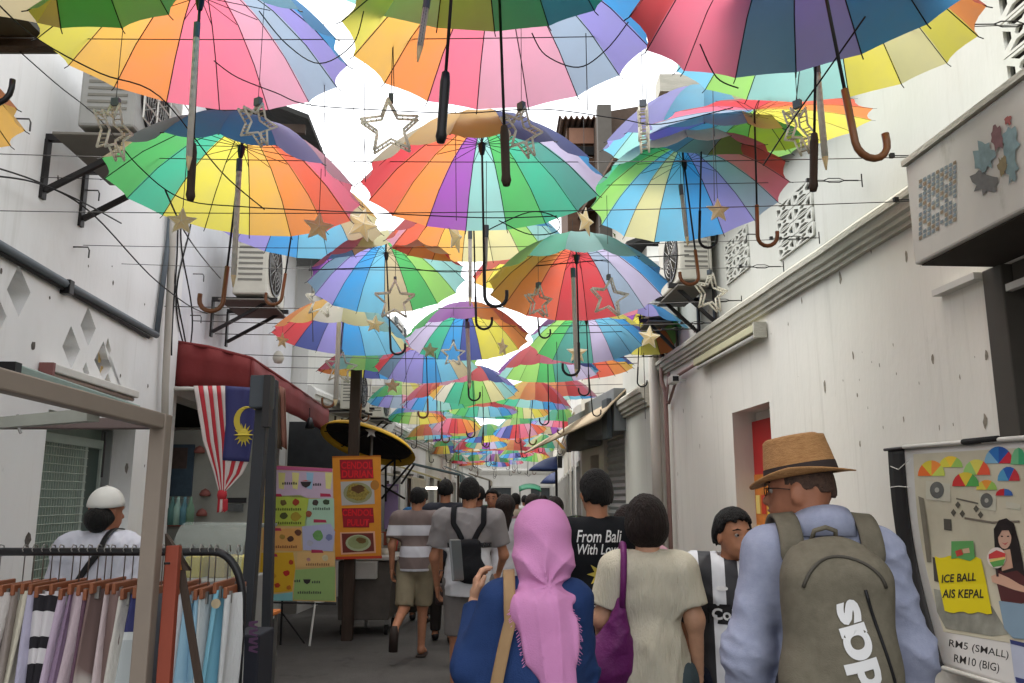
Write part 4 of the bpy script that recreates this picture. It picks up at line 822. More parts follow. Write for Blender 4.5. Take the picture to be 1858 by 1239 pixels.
for (q0, q1, y0, y1, c) in ((302, 346, 806, 900, (66, 84, 98)), (304, 340, 905, 935, (120, 134, 128)), (302, 332, 930, 955, (150, 88, 76)), (412, 446, 903, 912, (40, 40, 42)), (414, 440, 914, 928, (96, 100, 100)), (312, 338, 812, 850, (84, 70, 66))):
    a_, zt = bw.uv(q0, y0, .03); b_, zb = bw.uv(q1, y1, .03); MB().wbox(bw, a_, b_, zb, zt, .002 + .004 * (y0 % 5), .02 + .004 * (y0 % 5)).obj('poster', C3(c, .35, scale=18), sb)
for (px, py, r_) in ((372, 896, 9), (366, 932, 9), (362, 818, 6)):
    c = bw.hit(px, py, .05); MB().lathe([(0, .05), (.035, .03), (.05, 0), (.045, -.02), (0, -.02)], 10, c).obj('round_sticker', C3((150, 92, 84), .3), sb, True)
for k, px in enumerate((312, 322, 334, 345)):
    c = at(px, 930, 7.0); tag(MB().lathe([(0, 0), (.033, 0), (.035, .13), (.012, .19), (.012, .23), (0, .23)], 10, (c.x, 7.0, c.z - .1)).obj('bottle', C3(((60, 96, 92), (120, 150, 140), (70, 110, 120), (90, 120, 100))[k]), None, True), ['dark teal bottle on the showcase', 'pale bottle second on the showcase', 'blue green bottle third on the showcase', 'green bottle at the right end of the showcase'][k], 'bottle')
sh_ = MB(); sh_.wbox(Plane(0, 7.1, 1, 0), xs0, xs1, at(330, 948, 7.0).z - .04, at(330, 948, 7.0).z - .015, -.25, .1); tag(sh_.obj('shelf', C3((130, 134, 128))), 'thin shelf carrying bottles at the left stall', 'shelf')
# dark cloth backdrop around (stall roof sheet) between awning and wall
tag(MB().wbox(Plane(0, 11.9, 1, 0), at(523, 800, 11.9).x, at(650, 800, 11.9).x, at(500, 905, 11.9).z, at(500, 765, 11.9).z, -.05, 0).obj('tarpaulin', simple('tarp', (58, 60, 62), .8, var=.3)), 'dark tarpaulin sheet hanging behind the menu board', 'tarpaulin')
lm = empty('hanging_lamp', at(562, 768, 8.4), 'small black lamp hanging under the red awning', 'lamp'); MB().lathe([(0, .08), (.02, .08), (.05, -.03), (.045, -.03), (0, .0)], 12, at(562, 772, 8.4)).obj('shade', M['black'], lm, True); MB().tube([at(562, 768, 8.4), at(562, 740, 8.4)], .004, 4).obj('cord', M['cable'], lm)
# ================================================================== BLACK POSTS
def post(px0, py0, px1, Y, w, label, name='post', m=None, zlow=0.0):
    a = at(px0, py0, Y); b = at(px1, 1239, Y); s = (a.z - zlow) / (a.z - b.z); b2 = a + (b - a) * s
    return tag(MB().bar(b2, a, w, w, (0, 1, 0)).obj(name, m or simple('post_black', (46, 48, 52), .5), bevel=.004), label, 'post')
post(480, 700, 440, 3.6, .052, 'thick black metal post left of the menu board')
post(496, 690, 482, 3.9, .042, 'thinner black metal post just right of the thick one')
c = at(476, 712, 3.55); sb_ = empty('speaker_box', c, 'dark grey box fixed at the top of the black post', 'box')
MB().box(c, (.085, .09, .14)).obj('casing', simple('slate_box', (74, 80, 86), .6), sb_, bevel=.006); MB().box(at(486, 728, 3.5), (.03, .05, .22)).obj('mount', M['dark_metal'], sb_)
c = at(460, 1175, 3.3); bx = empty('crate', (c.x, 3.35, .0), 'dark box with faded purple marks at the foot of the black posts', 'box')
MB().box((c.x - .02, 3.35, .55), (.11, .2, 1.1)).obj('casing', simple('navy_box', (40, 42, 52), .7), bx, bevel=.008)
pb = Plane(0, 3.2, 1, 0)
for k in range(4): on_plane(pb, [[(452, 1128 + k * 15), (468, 1126 + k * 15), (468, 1130 + k * 15), (457, 1133 + k * 15), (468, 1137 + k * 15), (466, 1140 + k * 15), (451, 1136 + k * 15)]], .002, .001, simple('purple_mark', (92, 62, 92), .7), 'mark', bx)
# ================================================================== MENU BOARD
mbp = Plane(at(455, 900, 9.55).x, 9.55, at(610, 900, 9.8).x - at(455, 900, 9.55).x, .25)
mn = empty('menu_board', mbp.hit(540, 1090), 'tall pastel menu banner with food pictures on a thin stand', 'sign')
def mpoly(l, c, off=.003, name='print', v=.08): return on_plane(mbp, [l], off, .0012, C3(c, v, .5), name, mn)
on_plane(mbp, [[(478, 843), (604, 850), (610, 1092), (457, 1088)]], -.004, .008, C3((212, 178, 118)), 'banner', mn)
mpoly([(484, 844), (603, 850), (603, 856), (483, 851)], (196, 92, 136), .004)
mpoly([(483, 852), (603, 857), (604, 905), (480, 900)], (200, 176, 196), .003)
for k, (x, c) in enumerate(((505, (214, 206, 130)), (530, (224, 214, 138)), (556, (150, 190, 214)), (590, (222, 216, 140)))): mpoly([(x, 857), (x + 13, 858), (x + 10, 888), (x + 1, 886)], c, .0045)
mpoly([(480, 901), (545, 898), (560, 905), (556, 955), (478, 953)], (178, 194, 74), .003); mpoly([(560, 905), (606, 904), (607, 960), (552, 958)], (170, 204, 178), .003)
mpoly([(477, 960), (545, 958), (548, 1000), (476, 998)], (218, 160, 88), .003); mpoly([(548, 955), (600, 950), (608, 965), (604, 1000), (550, 998)], (176, 178, 208), .0038)
mpoly([(474, 1003), (532, 1002), (536, 1030), (530, 1072), (468, 1078)], (214, 168, 30), .003); mpoly([(536, 1034), (608, 1028), (608, 1090), (532, 1088)], (148, 178, 108), .003); mpoly([(470, 1082), (531, 1074), (531, 1090), (500, 1090)], (126, 184, 186), .0036); mpoly([(540, 1002), (606, 1002), (606, 1026), (538, 1030)], (222, 180, 116), .0036)
for (x, y, w) in ((497, 898, 26), (590, 898, 18), (580, 945, 22), (497, 960, 24), (575, 1000, 20), (495, 1007, 14)): mpoly([(x - w / 2, y - 3), (x + w / 2, y - 2), (x + w / 2 + 2, y + 3), (x - w / 2, y + 3)], (176, 46, 78), .0052)
rd = random.Random(4)
for (x, y, c, r_) in ((492, 912, (150, 74, 36), 5), (514, 912, (110, 90, 40), 6), (537, 911, (168, 60, 30), 7), (572, 912, (70, 58, 52), 6), (592, 911, (60, 78, 52), 6), (491, 935, (120, 60, 40), 5), (515, 936, (86, 92, 40), 7), (537, 937, (180, 156, 50), 9), (560, 932, (176, 96, 66), 6), (494, 975, (130, 70, 40), 5), (512, 974, (176, 140, 60), 5), (527, 978, (84, 52, 36), 6), (541, 966, (108, 64, 44), 6), (577, 972, (120, 176, 100), 10), (562, 985, (186, 186, 206), 6), (597, 975, (140, 150, 200), 6), (488, 1020, (190, 140, 20), 6), (528, 1020, (190, 70, 30), 5), (520, 1040, (188, 40, 30), 6), (503, 1062, (190, 60, 24), 5), (524, 1066, (206, 120, 30), 5), (495, 1045, (206, 150, 20), 6), (560, 1015, (206, 150, 150), 4), (590, 1012, (226, 214, 170), 6)):
    mpoly(disc(x, y, r_, r_ * .9, 11, .2), c, .0058 + rd.random() * .0006, 'picture', .4)
for (x, y, s) in ((555, 878, 1.0), (557, 1055, .7)):
    mpoly([(x - 10 * s, y - 4), (x + 10 * s, y - 4), (x + 7 * s, y + 3 * s), (x, y + 7 * s), (x - 7 * s, y + 3 * s)], (52, 44, 44), .0062, 'bowl_logo'); mpoly([(x - 10 * s, y - 5), (x, y - 7 * s), (x + 10 * s, y - 5)], (190, 96, 72), .0062, 'bowl_logo')
for (x0, y, x1, h, c) in ((512, 877, 543, .018, (60, 56, 60)), (568, 879, 584, .016, (70, 66, 70)), (534, 1054, 548, .010, (70, 80, 66)), (566, 1056, 582, .010, (70, 80, 66)), (540, 1075, 585, .010, (80, 90, 70)), (568, 923, 602, .008, (90, 110, 96)), (484, 924, 548, .008, (100, 110, 40)), (484, 949, 548, .008, (100, 110, 40)), (484, 992, 540, .008, (140, 90, 50)), (555, 1024, 602, .008, (150, 110, 70))):
    mm_ = MB(); n = int((x1 - x0) / 4)
    for k in range(n):
        xx = x0 + k * 4; q = [mbp.hit(xx, y + 2.2, .0066), mbp.hit(xx + 2.6, y + 2.2, .0066), mbp.hit(xx + 2.6, y - 1.6 - (k % 3) * .7, .0066), mbp.hit(xx, y - 1.6 - (k % 2), .0066)]; mm_.add(q, [(0, 1, 2, 3)])
    mm_.obj('small_print', C3(c), mn)
a = mbp.hit(572, 1093, -.01); MB().tube([a, Vector((a.x - .01, a.y - .15, .0))], .012, 8).obj('stand_leg', M['white_plastic'], mn)
a = mbp.hit(512, 1090, -.02); MB().tube([a, Vector((a.x, a.y + .02, .0))], .012, 8).obj('stand_leg', M['black'], mn)
MB().tube([Vector((a.x, a.y, .35)), Vector((a.x + .25, a.y + .1, .0))], .01, 6).obj('stand_leg', M['black'], mn)
MB().bar(mbp.hit(457, 1092, -.005), mbp.hit(610, 1096, -.005), .02, .02).obj('bottom_rail', M['dark_metal'], mn)
st2 = at(470, 1112, 7.4); stool = empty('stool', (st2.x, 7.4, 0), 'low stool with an orange seat below the menu board', 'stool')
MB().box((st2.x, 7.4, st2.z), (.30, .28, .03)).obj('seat', C3((206, 122, 62)), stool, bevel=.006)
for sx in (-1, 1):
    for sy in (-1, 1): MB().bar((st2.x + sx * .12, 7.4 + sy * .11, 0), (st2.x + sx * .12, 7.4 + sy * .11, st2.z - .015), .025, .025).obj('leg', M['steel'], stool)
# ================================================================== CENDOL BANNER + POST + UMBRELLA + BIN
wp = at(646, 700, 10.0); tag(MB().box((wp.x + .0, 10.0, 1.68), (.12, .12, 3.36)).obj('wooden_post', M['wood_dark'], bevel=.006), 'tall dark wooden post behind the orange banner', 'post')
cbp = Plane(0, 9.86, 1, 0); cb = empty('banner', cbp.hit(648, 1015), 'orange vertical banner with red dessert lettering and two bowl pictures', 'sign')
def cpoly(l, c, off=.003, name='print', v=.08, **k): return on_plane(cbp, [l], off, .0012, C3(c, v, .5, **k), name, cb)
bm = MB(); bm.grid(lambda u, v: cbp.hit(603 + (691 - 603) * u + (5 - 4 * u) * v, 828 + (186 - 4 * u) * v, -.004), 4, 8); o = bm.obj('cloth', C3((226, 148, 46), .12), cb); o.modifiers.new('s', 'SOLIDIFY').thickness = .004
cpoly([(603, 828), (691, 826), (691, 829), (603, 831)], (206, 120, 30)); cpoly([(609, 1010), (693, 1008), (693, 1013), (609, 1015)], (190, 64, 40))
cpoly([(616, 834), (676, 833), (678, 868), (618, 870)], (156, 28, 40), .003); cpoly([(620, 922), (677, 921), (679, 948), (670, 949), (670, 957), (623, 957)], (156, 28, 40), .003)
RL = C3((216, 34, 44), .05)
for (body, x0, x1, y, h) in (('CENDOL', 619, 676, 844, .088), ('DURIAN', 620, 677, 860, .088), ('CENDOL', 621, 677, 930, .078), ('PULUT', 630, 670, 948, .078)): text_on(cbp, body, (x0, y), (x1, y), h, .0055, RL, 'lettering', cb, offset=.03)
cpoly([(618, 874), (678, 872), (680, 914), (620, 917)], (186, 182, 176), .003, 'photo'); cpoly(disc(649, 894, 26, 19, 20), (150, 150, 110), .0048, 'photo'); cpoly(disc(648, 893, 21, 15, 16, .15), (170, 150, 70), .006, 'photo', .6, scale=40); cpoly(disc(650, 887, 12, 7, 12, .3), (110, 74, 40), .0072, 'photo', .5)
cpoly(disc(680, 880, 8, 9, 14), (176, 120, 50), .006, 'photo'); 
cpoly([(617, 966), (680, 964), (682, 1003), (619, 1006)], (226, 170, 140), .003, 'photo'); cpoly([(620, 968), (677, 967), (679, 1000), (622, 1003)], (112, 46, 38), .0042, 'photo'); cpoly(disc(650, 985, 23, 15, 20), (170, 178, 142), .0054, 'photo'); cpoly(disc(650, 984, 19, 12, 16), (150, 160, 110), .0066, 'photo', .3); cpoly(disc(655, 980, 9, 5, 10, .3), (126, 96, 50), .0078, 'photo', .4)
bn = empty('food_cart', (at(672, 1060, 10.4).x, 10.4, 0), 'grey brown metal food cart on castors under the orange banner', 'cart')
xa, xb = at(612, 1060, 10.3).x, at(713, 1060, 10.3).x; zb1, zb0 = at(680, 1018, 10.3).z, at(680, 1125, 10.3).z
MB().hexa([(xa + .02, 10.3, zb0), (xb - .04, 10.3, zb0), (xb - .04, 11.1, zb0), (xa + .02, 11.1, zb0), (xa, 10.3, zb1), (xb, 10.3, zb1), (xb, 11.1, zb1), (xa, 11.1, zb1)]).obj('body', simple('cart_grey', (92, 86, 80), .6, var=.3), bn, bevel=.01)
MB().box(((xa + xb) / 2, 10.7, zb1 + .035), (xb - xa + .1, .9, .05)).obj('top', C3((196, 192, 186)), bn, bevel=.01)
MB().box(((xa + xb) / 2 - .02, 10.24, zb1 - .10), (.34, .12, .2)).obj('white_box', C3((190, 188, 182)), bn, bevel=.01)
for sx in (xa + .06, xb - .08):
    for sy in (10.4, 11.0): MB().tube([(sx - .02, sy, .06), (sx + .02, sy, .06)], .06, 12).obj('castor', M['dark'], bn); MB().bar((sx, sy, .06), (sx, sy, zb0), .03, .03).obj('castor_fork', M['steel'], bn)
for k, (px, py, c, w, h) in enumerate(((700, 1002, (214, 206, 190), .09, .07), (716, 990, (190, 70, 54), .06, .09), (706, 975, (206, 196, 170), .05, .1), (690, 1012, (170, 160, 150), .1, .04))):
    w *= 1.35; h *= 1.35; c_ = at(px, py, 10.6); tag(MB().lathe([(0, 0), (w / 2 * .8, 0), (w / 2, h), (w / 2 * .9, h), (0, h * .8)], 12, (c_.x, 10.6, c_.z - h / 2)).obj('tub', C3(c), None, True), ['cream food tub on the cart', 'red tub on the cart beside the banner', 'tall cream cup behind the banner', 'flat grey dish on the cart'][k], 'tub')
# dark parasol with yellow edge and white star, tilted so that its underside shows
pr = empty('parasol', (at(668, 900, 10.9).x, 10.9, 0), 'black stall parasol with a yellow border and a white star', 'parasol')
pcn = at(668, 803, 10.9); TM = Matrix.Translation(pcn) @ Matrix.Rotation(R(14), 4, 'Y') @ Matrix.Rotation(R(-16), 4, 'X')
def parp(u, v, o=0): a = u * 2 * PI; return TM @ Vector((.62 * v * math.cos(a), .70 * v * math.sin(a), .17 * (1 - v ** 2) + o))
mb = MB(); mb.grid(lambda u, v: parp(u, v * .93), 32, 6); o = mb.obj('canopy', simple('parasol_black', (36, 36, 38), .7), pr, True); o.modifiers.new('s', 'SOLIDIFY').thickness = .006
mb = MB(); mb.grid(lambda u, v: parp(u, .93 + .10 * v) + Vector((0, 0, -.03 * v)), 32, 2); o = mb.obj('border', simple('parasol_yellow', (214, 170, 44), .7), pr, True); o.modifiers.new('s', 'SOLIDIFY').thickness = .01
ap_ = parp(0, 0); MB().tube([ap_, (ap_.x, ap_.y, 0)], .02, 8).obj('pole', M['steel'], pr)
sp0 = at(674, 783, 10.3); me = curve_mesh([star_pts(.085, .42)], .004); map_mesh(me, lambda x, y, z: sp0 + Vector((x, z, y))); link('star_mark', me, pr, M['white_plastic'])
for k in range(8): MB().bar(parp(k / 8, .97, -.01), parp(k / 8, .08, -.01), .012, .012).obj('rib', M['dark_metal'], pr)
# left stalls further on
def stall(px0, px1, ytop, ybot, Y, c, label, name='market_stall', light=False):
    x0, x1 = at(px0, ytop, Y).x, at(px1, ytop, Y).x; zt = at(px0, ytop, Y).z; zb = at(px0, ybot, Y).z; w = x1 - x0
    r_ = empty(name, ((x0 + x1) / 2, Y, 0), label, 'stall')
    mb = MB(); mb.hexa([(x0, Y, zt - .02), (x1, Y, zb), (x1, Y + 1.8, zb), (x0, Y + 1.8, zt - .02), (x0, Y, zt + .01), (x1, Y, zb + .03), (x1, Y + 1.8, zb + .03), (x0, Y + 1.8, zt + .01)]); mb.obj('roof', C3(c, .2), r_)
    mb = MB(); mb.hexa([(x1 - .01, Y, zb - .14), (x1 + .02, Y, zb - .14), (x1 + .02, Y + 1.8, zb - .14), (x1 - .01, Y + 1.8, zb - .14), (x1 - .01, Y, zb), (x1 + .02, Y, zb), (x1 + .02, Y + 1.8, zb), (x1 - .01, Y + 1.8, zb)]); mb.obj('valance', C3(c, .2), r_)
    for (x, y) in ((x1 - .04, Y + .05), (x1 - .04, Y + 1.75), (x0 + .04, Y + .05)): MB().bar((x, y, 0), (x, y, zb), .04, .04).obj('post', M['wood_dark'], r_)
    MB().box(((x0 + x1) / 2, Y + .9, .45), (w * .8, 1.5, .9)).obj('counter', C3((120, 110, 100), .3), r_, bevel=.01)
    rd = random.Random(int(px0))
    for k in range(6):
        cc_ = rd.choice([(190, 180, 160), (160, 90, 70), (120, 130, 90), (196, 160, 80), (150, 130, 170), (90, 84, 80)])
        MB().box((x0 + w * .2 + w * .6 * rd.random(), Y + .25 + 1.3 * rd.random(), .98 + .0), (.15, .15, .12 + .14 * rd.random())).obj('goods', C3(cc_), r_, bevel=.01)
    if light:
        MB().box((x1 - .25, Y + .4, zb - .12), (.35, .06, .03)).obj('lit_tube', mat('lit', (.9, .9, .85), .4, emit=((1, .95, .85), 4)), r_)
stall(655, 748, 852, 868, 12.2, (196, 190, 170), 'cream roofed stall behind the striped shirt man')
stall(700, 800, 838, 872, 14.4, (178, 170, 130), 'khaki roofed food stall with a lit tube on the left', light=True)
stall(740, 835, 838, 862, 17, (96, 116, 120), 'blue grey canopy stall further down the left')
stall(805, 858, 845, 866, 21.5, (150, 160, 160), 'pale grey stall far down the left')
stall(850, 890, 858, 872, 26, (176, 168, 150), 'cream tiny stall at the far left')
# lattice rack beside the orange banner
lr = empty('folding_rack', at(710, 850, 11.4), 'dark folding lattice rack beside the orange banner', 'rack')
for (x0, y0, x1, y1) in ((692, 905, 748, 838), (700, 845, 700, 910), (716, 820, 716, 870), (692, 880, 735, 905), (728, 878, 752, 842), (690, 855, 720, 830)): MB().bar(at(x0, y0, 11.4), at(x1, y1, 11.4), .026, .026).obj('bar', M['cable'], lr)
bd = Plane(0, 11.5, 1, 0); 
wb_ = empty('drinks_board', bd.hit(710, 960), 'lilac lightbox menu panel between the banner and the striped shirt man', 'sign'); MB().wbox(bd, bd.uv(698, 900)[0], bd.uv(722, 900)[0], bd.uv(700, 960)[1], bd.uv(700, 878)[1], -.06, 0).obj('panel', C3((150, 130, 170), .15), wb_, bevel=.006); MB().wbox(bd, bd.uv(700, 900)[0], bd.uv(720, 900)[0], bd.uv(700, 890)[1], bd.uv(700, 882)[1], .001, .006).obj('header', C3((206, 200, 212)), wb_)
# right: navy parasols, green awning, plant
def half_parasol(px, py, w, h, Y, label, c=(36, 52, 96)):
    cpt = at(px, py, Y); wr_ = w / F * Y; hh = h / F * Y; r_ = empty('parasol', (cpt.x, Y, 0), label, 'parasol', 'navy parasols folded out from the right wall')
    mb = MB(); mb.grid(lambda u, v: Vector((cpt.x - wr_ * v * math.cos((u - .5) * PI), Y + wr_ * v * math.sin((u - .5) * PI), cpt.z - hh * v ** 1.8)), 12, 5); o = mb.obj('canopy', C3(c), r_, True); o.modifiers.new('s', 'SOLIDIFY').thickness = .02
    MB().bar((cpt.x, Y, 0), (cpt.x, Y, cpt.z), .05, .05).obj('pole', M['dark_metal'], r_)
half_parasol(1009, 828, 50, 24, 19, 'navy blue parasol on the right, the larger and nearer of two')
half_parasol(1010, 856, 30, 20, 23, 'smaller navy parasol on the right below the larger one')
def ped_sign(px, py, Y, w, h, label): c = at(px, py, Y); tag(MB().box(c, (w, .12, h)).obj('wall_sign', M['dark'], bevel=.01), label, 'sign')
ped_sign(1032, 805, 17, .10, .34, 'dark projecting sign board high on the far right wall'); ped_sign(1016, 838, 21, .11, .3, 'lower dark projecting sign board beside the navy parasols')
q = at(960, 886, 30); ga = empty('awning', q, 'green awning at the far end of the alley', 'awning'); mb = MB(); mb.grid(lambda u, v: Vector((at(942, 880, 30).x + .75 * u, 30 - .9 * v, q.z + .15 - .18 * v - .1 * (2 * u - 1) ** 2)), 6, 3); o = mb.obj('sheet', C3((40, 130, 96)), ga, True); o.modifiers.new('s', 'SOLIDIFY').thickness = .03
for dx in (0.02, .73): MB().bar((at(942, 880, 30).x + dx, 29.2, 0), (at(942, 880, 30).x + dx, 29.2, q.z - .05), .05, .05).obj('post', M['steel'], ga)
pt = at(1035, 900, 13.5); rd = random.Random(5)
pl_ = empty('palm_plant', (pt.x, 13.5, 0), 'potted palm with arching fronds by the right wall near the shutter', 'plant')
MB().lathe([(0, 0), (.16, 0), (.2, .35), (.17, .35), (0, .3)], 14, (pt.x, 13.5, 0)).obj('pot', C3((120, 76, 56)), pl_, True)
mb = MB(); mb.tube([(pt.x, 13.5, .3), (pt.x + .02, 13.5, 1.1)], .03, 6); mb.obj('stem', M['wood_dark'], pl_)
for k in range(11):
    az = k * 2.4; Lf = .75 + .2 * rd.random(); el = rd.uniform(.5, 1.1); mb = MB(); pts = []
    for i in range(9):
        t = i / 8; pts.append(Vector((pt.x + .02 + math.cos(az) * Lf * t * math.cos(el * .6), 13.5 + math.sin(az) * Lf * t * .8, 1.05 + Lf * (math.sin(el) * t * 1.5 - 1.25 * t * t))))
    mb.tube(pts, .006, 4)
    for i in range(1, 9):
        d = (pts[i] - pts[i - 1]).normalized(); sd_ = d.cross(Vector((0, 0, 1))).normalized()
        for s in (-1, 1):
            l = .2 * math.sin(PI * (i / 9.5)) + .05; q0 = pts[i]; q1 = q0 + sd_ * s * l + d * l * .6 - Vector((0, 0, l * .35)); mb.add([q0 - d * .015, q0 + d * .015, q1], [(0, 1, 2)])
    mb.obj('frond', simple('palm_green', (70, 96, 52), .6, var=.3), pl_)
# tree behind right roofs
def leafy(cx, cy, cz, rx, ry, rz, n, seed, label, trunk_to=4.5, s=.10):
    rd = random.Random(seed); r_ = empty('tree', (cx, cy, 0), label, 'tree'); mb = MB()
    cl = [(cx + rd.uniform(-1, 1) * rx * .7, cy + rd.uniform(-1, 1) * ry * .7, cz + rd.uniform(-1, 1) * rz * .7, rd.uniform(.25, .5)) for _ in range(16)]
    for _ in range(n):
        c = rd.choice(cl); v = Vector((rd.gauss(0, 1), rd.gauss(0, 1), rd.gauss(0, 1))); v = v.normalized() * c[3] * rd.uniform(.5, 1.05); p = Vector(c[:3]) + v; n1 = Vector((rd.gauss(0, 1), rd.gauss(0, 1), rd.gauss(0, .6))).normalized(); n2 = n1.orthogonal().normalized(); k = s * rd.uniform(.6, 1.3); mb.add([p - n1 * k, p + n2 * k * .4, p + n1 * k, p - n2 * k * .4], [(0, 1, 2, 3)])
    mb.obj('crown', mat('leaf%d' % seed, (.10, .17, .035), .6, col2=(.045, .085, .02), scale=3), r_)
    t = MB(); t.tube([(cx, cy, 0), (cx + .1, cy, trunk_to * .6), (cx, cy, cz)], [.12, .09, .04], 8)
    for k in range(6):
        c = cl[k]; t.tube([(cx, cy, cz - rz * .8), Vector(c[:3])], [.05, .015], 5)
    t.obj('trunk', M['wood_dark'], r_)
c = at(1190, 455, 12.3); leafy(c.x, 12.2, c.z + .05, .85, .6, .5, 4600, 3, 'bright green leafy tree showing between umbrella and air conditioner on the right')
c = at(1120, 510, 13); leafy(c.x + .1, 13.6, c.z - .3, .5, .5, .4, 1500, 9, 'small green bush top below the tree behind the right hand umbrellas')
# ================================================================== ROLL-UP POSTER on right wall
po = empty('poster', RW.P(4.3, .8, .03), 'hanging ice ball poster with a girl, yellow panel and prices on the right wall', 'poster')
zt_, zb_ = RW.uv(1650, 812)[1], RW.uv(1700, 1208)[1]
def bendf(z): t = max(0, (zt_ - z) / (zt_ - zb_)); return .11 * t ** 3.0 + .006 * math.sin(t * 9)
def phit(px, py, off):
    o = off
    for _ in range(4): p = RW.hit(px, py, o); o = off + bendf(p.z)
    return p
def ppoly(l, c, off=.034, name='print', v=.1, sub=0, m=None, **k):
    # densify by tessellating then mapping
    me = curve_mesh([l]); bm_ = bmesh.new(); bm_.from_mesh(me)
    for _ in range(2 if sub else 0): bmesh.ops.subdivide_edges(bm_, edges=[e for e in bm_.edges if e.calc_length() > 40], cuts=1)
    bmesh.ops.triangulate(bm_, faces=bm_.faces); bm_.to_mesh(me); bm_.free()
    map_mesh(me, lambda x, y, z: phit(x, y, off)); return link(name, me, po, m or C3(c, v, .45, **k))
def pgrid(tl, tr, bl, br, off, m, name, nu=10, nv=48, edge=None):
    def fn(u, v):
        xl_ = tl[0] * (1 - v) + bl[0] * v; xr_ = tr[0] * (1 - v) + br[0] * v; yl = tl[1] * (1 - v) + bl[1] * v; yr = tr[1] * (1 - v) + br[1] * v
        e = edge(v) if edge else 0
        return phit(xl_ * (1 - u) + xr_ * u + e, yl * (1 - u) + yr * u, off)
    mb = MB(); mb.grid(fn, nu, nv); o = mb.obj(name, m, po, True); return o
crv = lambda v: -16 * math.sin(v * PI) * (1 - .3 * v)
o = pgrid((1641, 815), (2060, 786), (1712, 1208), (2160, 1345), .030, C3((206, 204, 200), .05), 'sheet', edge=crv); o.modifiers.new('s', 'SOLIDIFY').thickness = .003
o = pgrid((1612, 817), (1641, 815), (1684, 1200), (1712, 1208), .033, simple('banner_black', (30, 29, 30), .6), 'black_border', 3, edge=crv); o.modifiers.new('s', 'SOLIDIFY').thickness = .004
PHm = mat('poster_wall', lin((200, 194, 172)), .5, col2=lin((178, 172, 150)), scale=3)
o = pgrid((1657, 824), (2060, 800), (1712, 1146), (2120, 1215), .0345, PHm, 'photo', edge=lambda v: -13 * math.sin(v * PI))
ppoly([(1694, 1068), (1740, 1078), (1800, 1100), (1830, 1150), (1800, 1154), (1716, 1140), (1700, 1110)], (150, 150, 138), .0362, v=.5, scale=9)
for (cx, cy, w, h, cs) in ((1690, 850, 34, 22, [(226, 108, 44), (214, 196, 60), (236, 140, 60), (190, 206, 90)]), (1725, 838, 30, 16, [(214, 206, 70), (236, 200, 60), (150, 190, 90)]), (1752, 870, 34, 20, [(196, 50, 50), (214, 190, 60), (80, 160, 80)]), (1772, 848, 34, 22, [(150, 196, 110), (214, 206, 90), (226, 90, 60)]), (1812, 826, 36, 24, [(120, 170, 200), (40, 110, 180), (30, 80, 160), (196, 40, 60)]), (1830, 860, 28, 20, [(80, 150, 190), (40, 90, 170), (190, 50, 60)]), (1848, 828, 20, 24, [(110, 180, 130), (60, 160, 110)]), (1790, 880, 26, 14, [(214, 200, 80), (226, 150, 60), (150, 190, 90)]), (1822, 893, 22, 10, [(190, 40, 50), (60, 100, 170)])):
    n = len(cs); w *= 1.45; h *= 1.35
    for k in range(n):
        a0_, a1_ = PI + PI * k / n, PI + PI * (k + 1) / n
        pts = [(cx, cy + h * .45)] + [(cx + w * .5 * math.cos(a0_ + (a1_ - a0_) * t / 3), cy + h * .45 + h * .95 * math.sin(a0_ + (a1_ - a0_) * t / 3)) for t in range(4)]
        ppoly(pts, cs[k], .0362 + .0004 * (cx % 5) + .002 * ((cy - 820) / 80), 'printed_umbrella')
for (x, y, w, h) in ((1702, 889, 44, 34), (1792, 908, 30, 30), (1838, 915, 26, 12)):
    ppoly([(x - w / 2, y - h / 2), (x + w / 2, y - h / 2 + 6), (x + w / 2, y + h / 2 + 4), (x - w / 2, y + h / 2)], (196, 194, 176), .0366, 'printed_unit'); 
    if h > 20: ppoly(disc(x - 2, y, h * .38, h * .45), (110, 112, 108), .0376, 'printed_fan', .4); ppoly(disc(x - 2, y, h * .12, h * .14), (170, 170, 160), .0384, 'printed_fan')
for (x, y) in ((1730, 930), (1738, 916), (1746, 932), (1771, 923), (1779, 934)): ppoly([(x, y - 7), (x + 5, y), (x, y + 7), (x - 5, y)], (92, 88, 78), .0366, 'printed_niche')
ppoly([(1712, 941), (1726, 942), (1727, 963), (1713, 961)], (84, 82, 74), .0366); ppoly([(1735, 903), (1775, 912), (1775, 915), (1735, 906)], (110, 106, 96), .0366); ppoly([(1750, 938), (1800, 946), (1850, 944), (1850, 948), (1800, 950), (1750, 942)], (120, 112, 100), .0366); ppoly([(1692, 1010), (1702, 1014), (1704, 1056), (1695, 1054)], (70, 66, 62), .0366)
ppoly([(1666, 900), (1676, 904), (1690, 1020), (1682, 1020)], (132, 126, 110), .0366, v=.4)
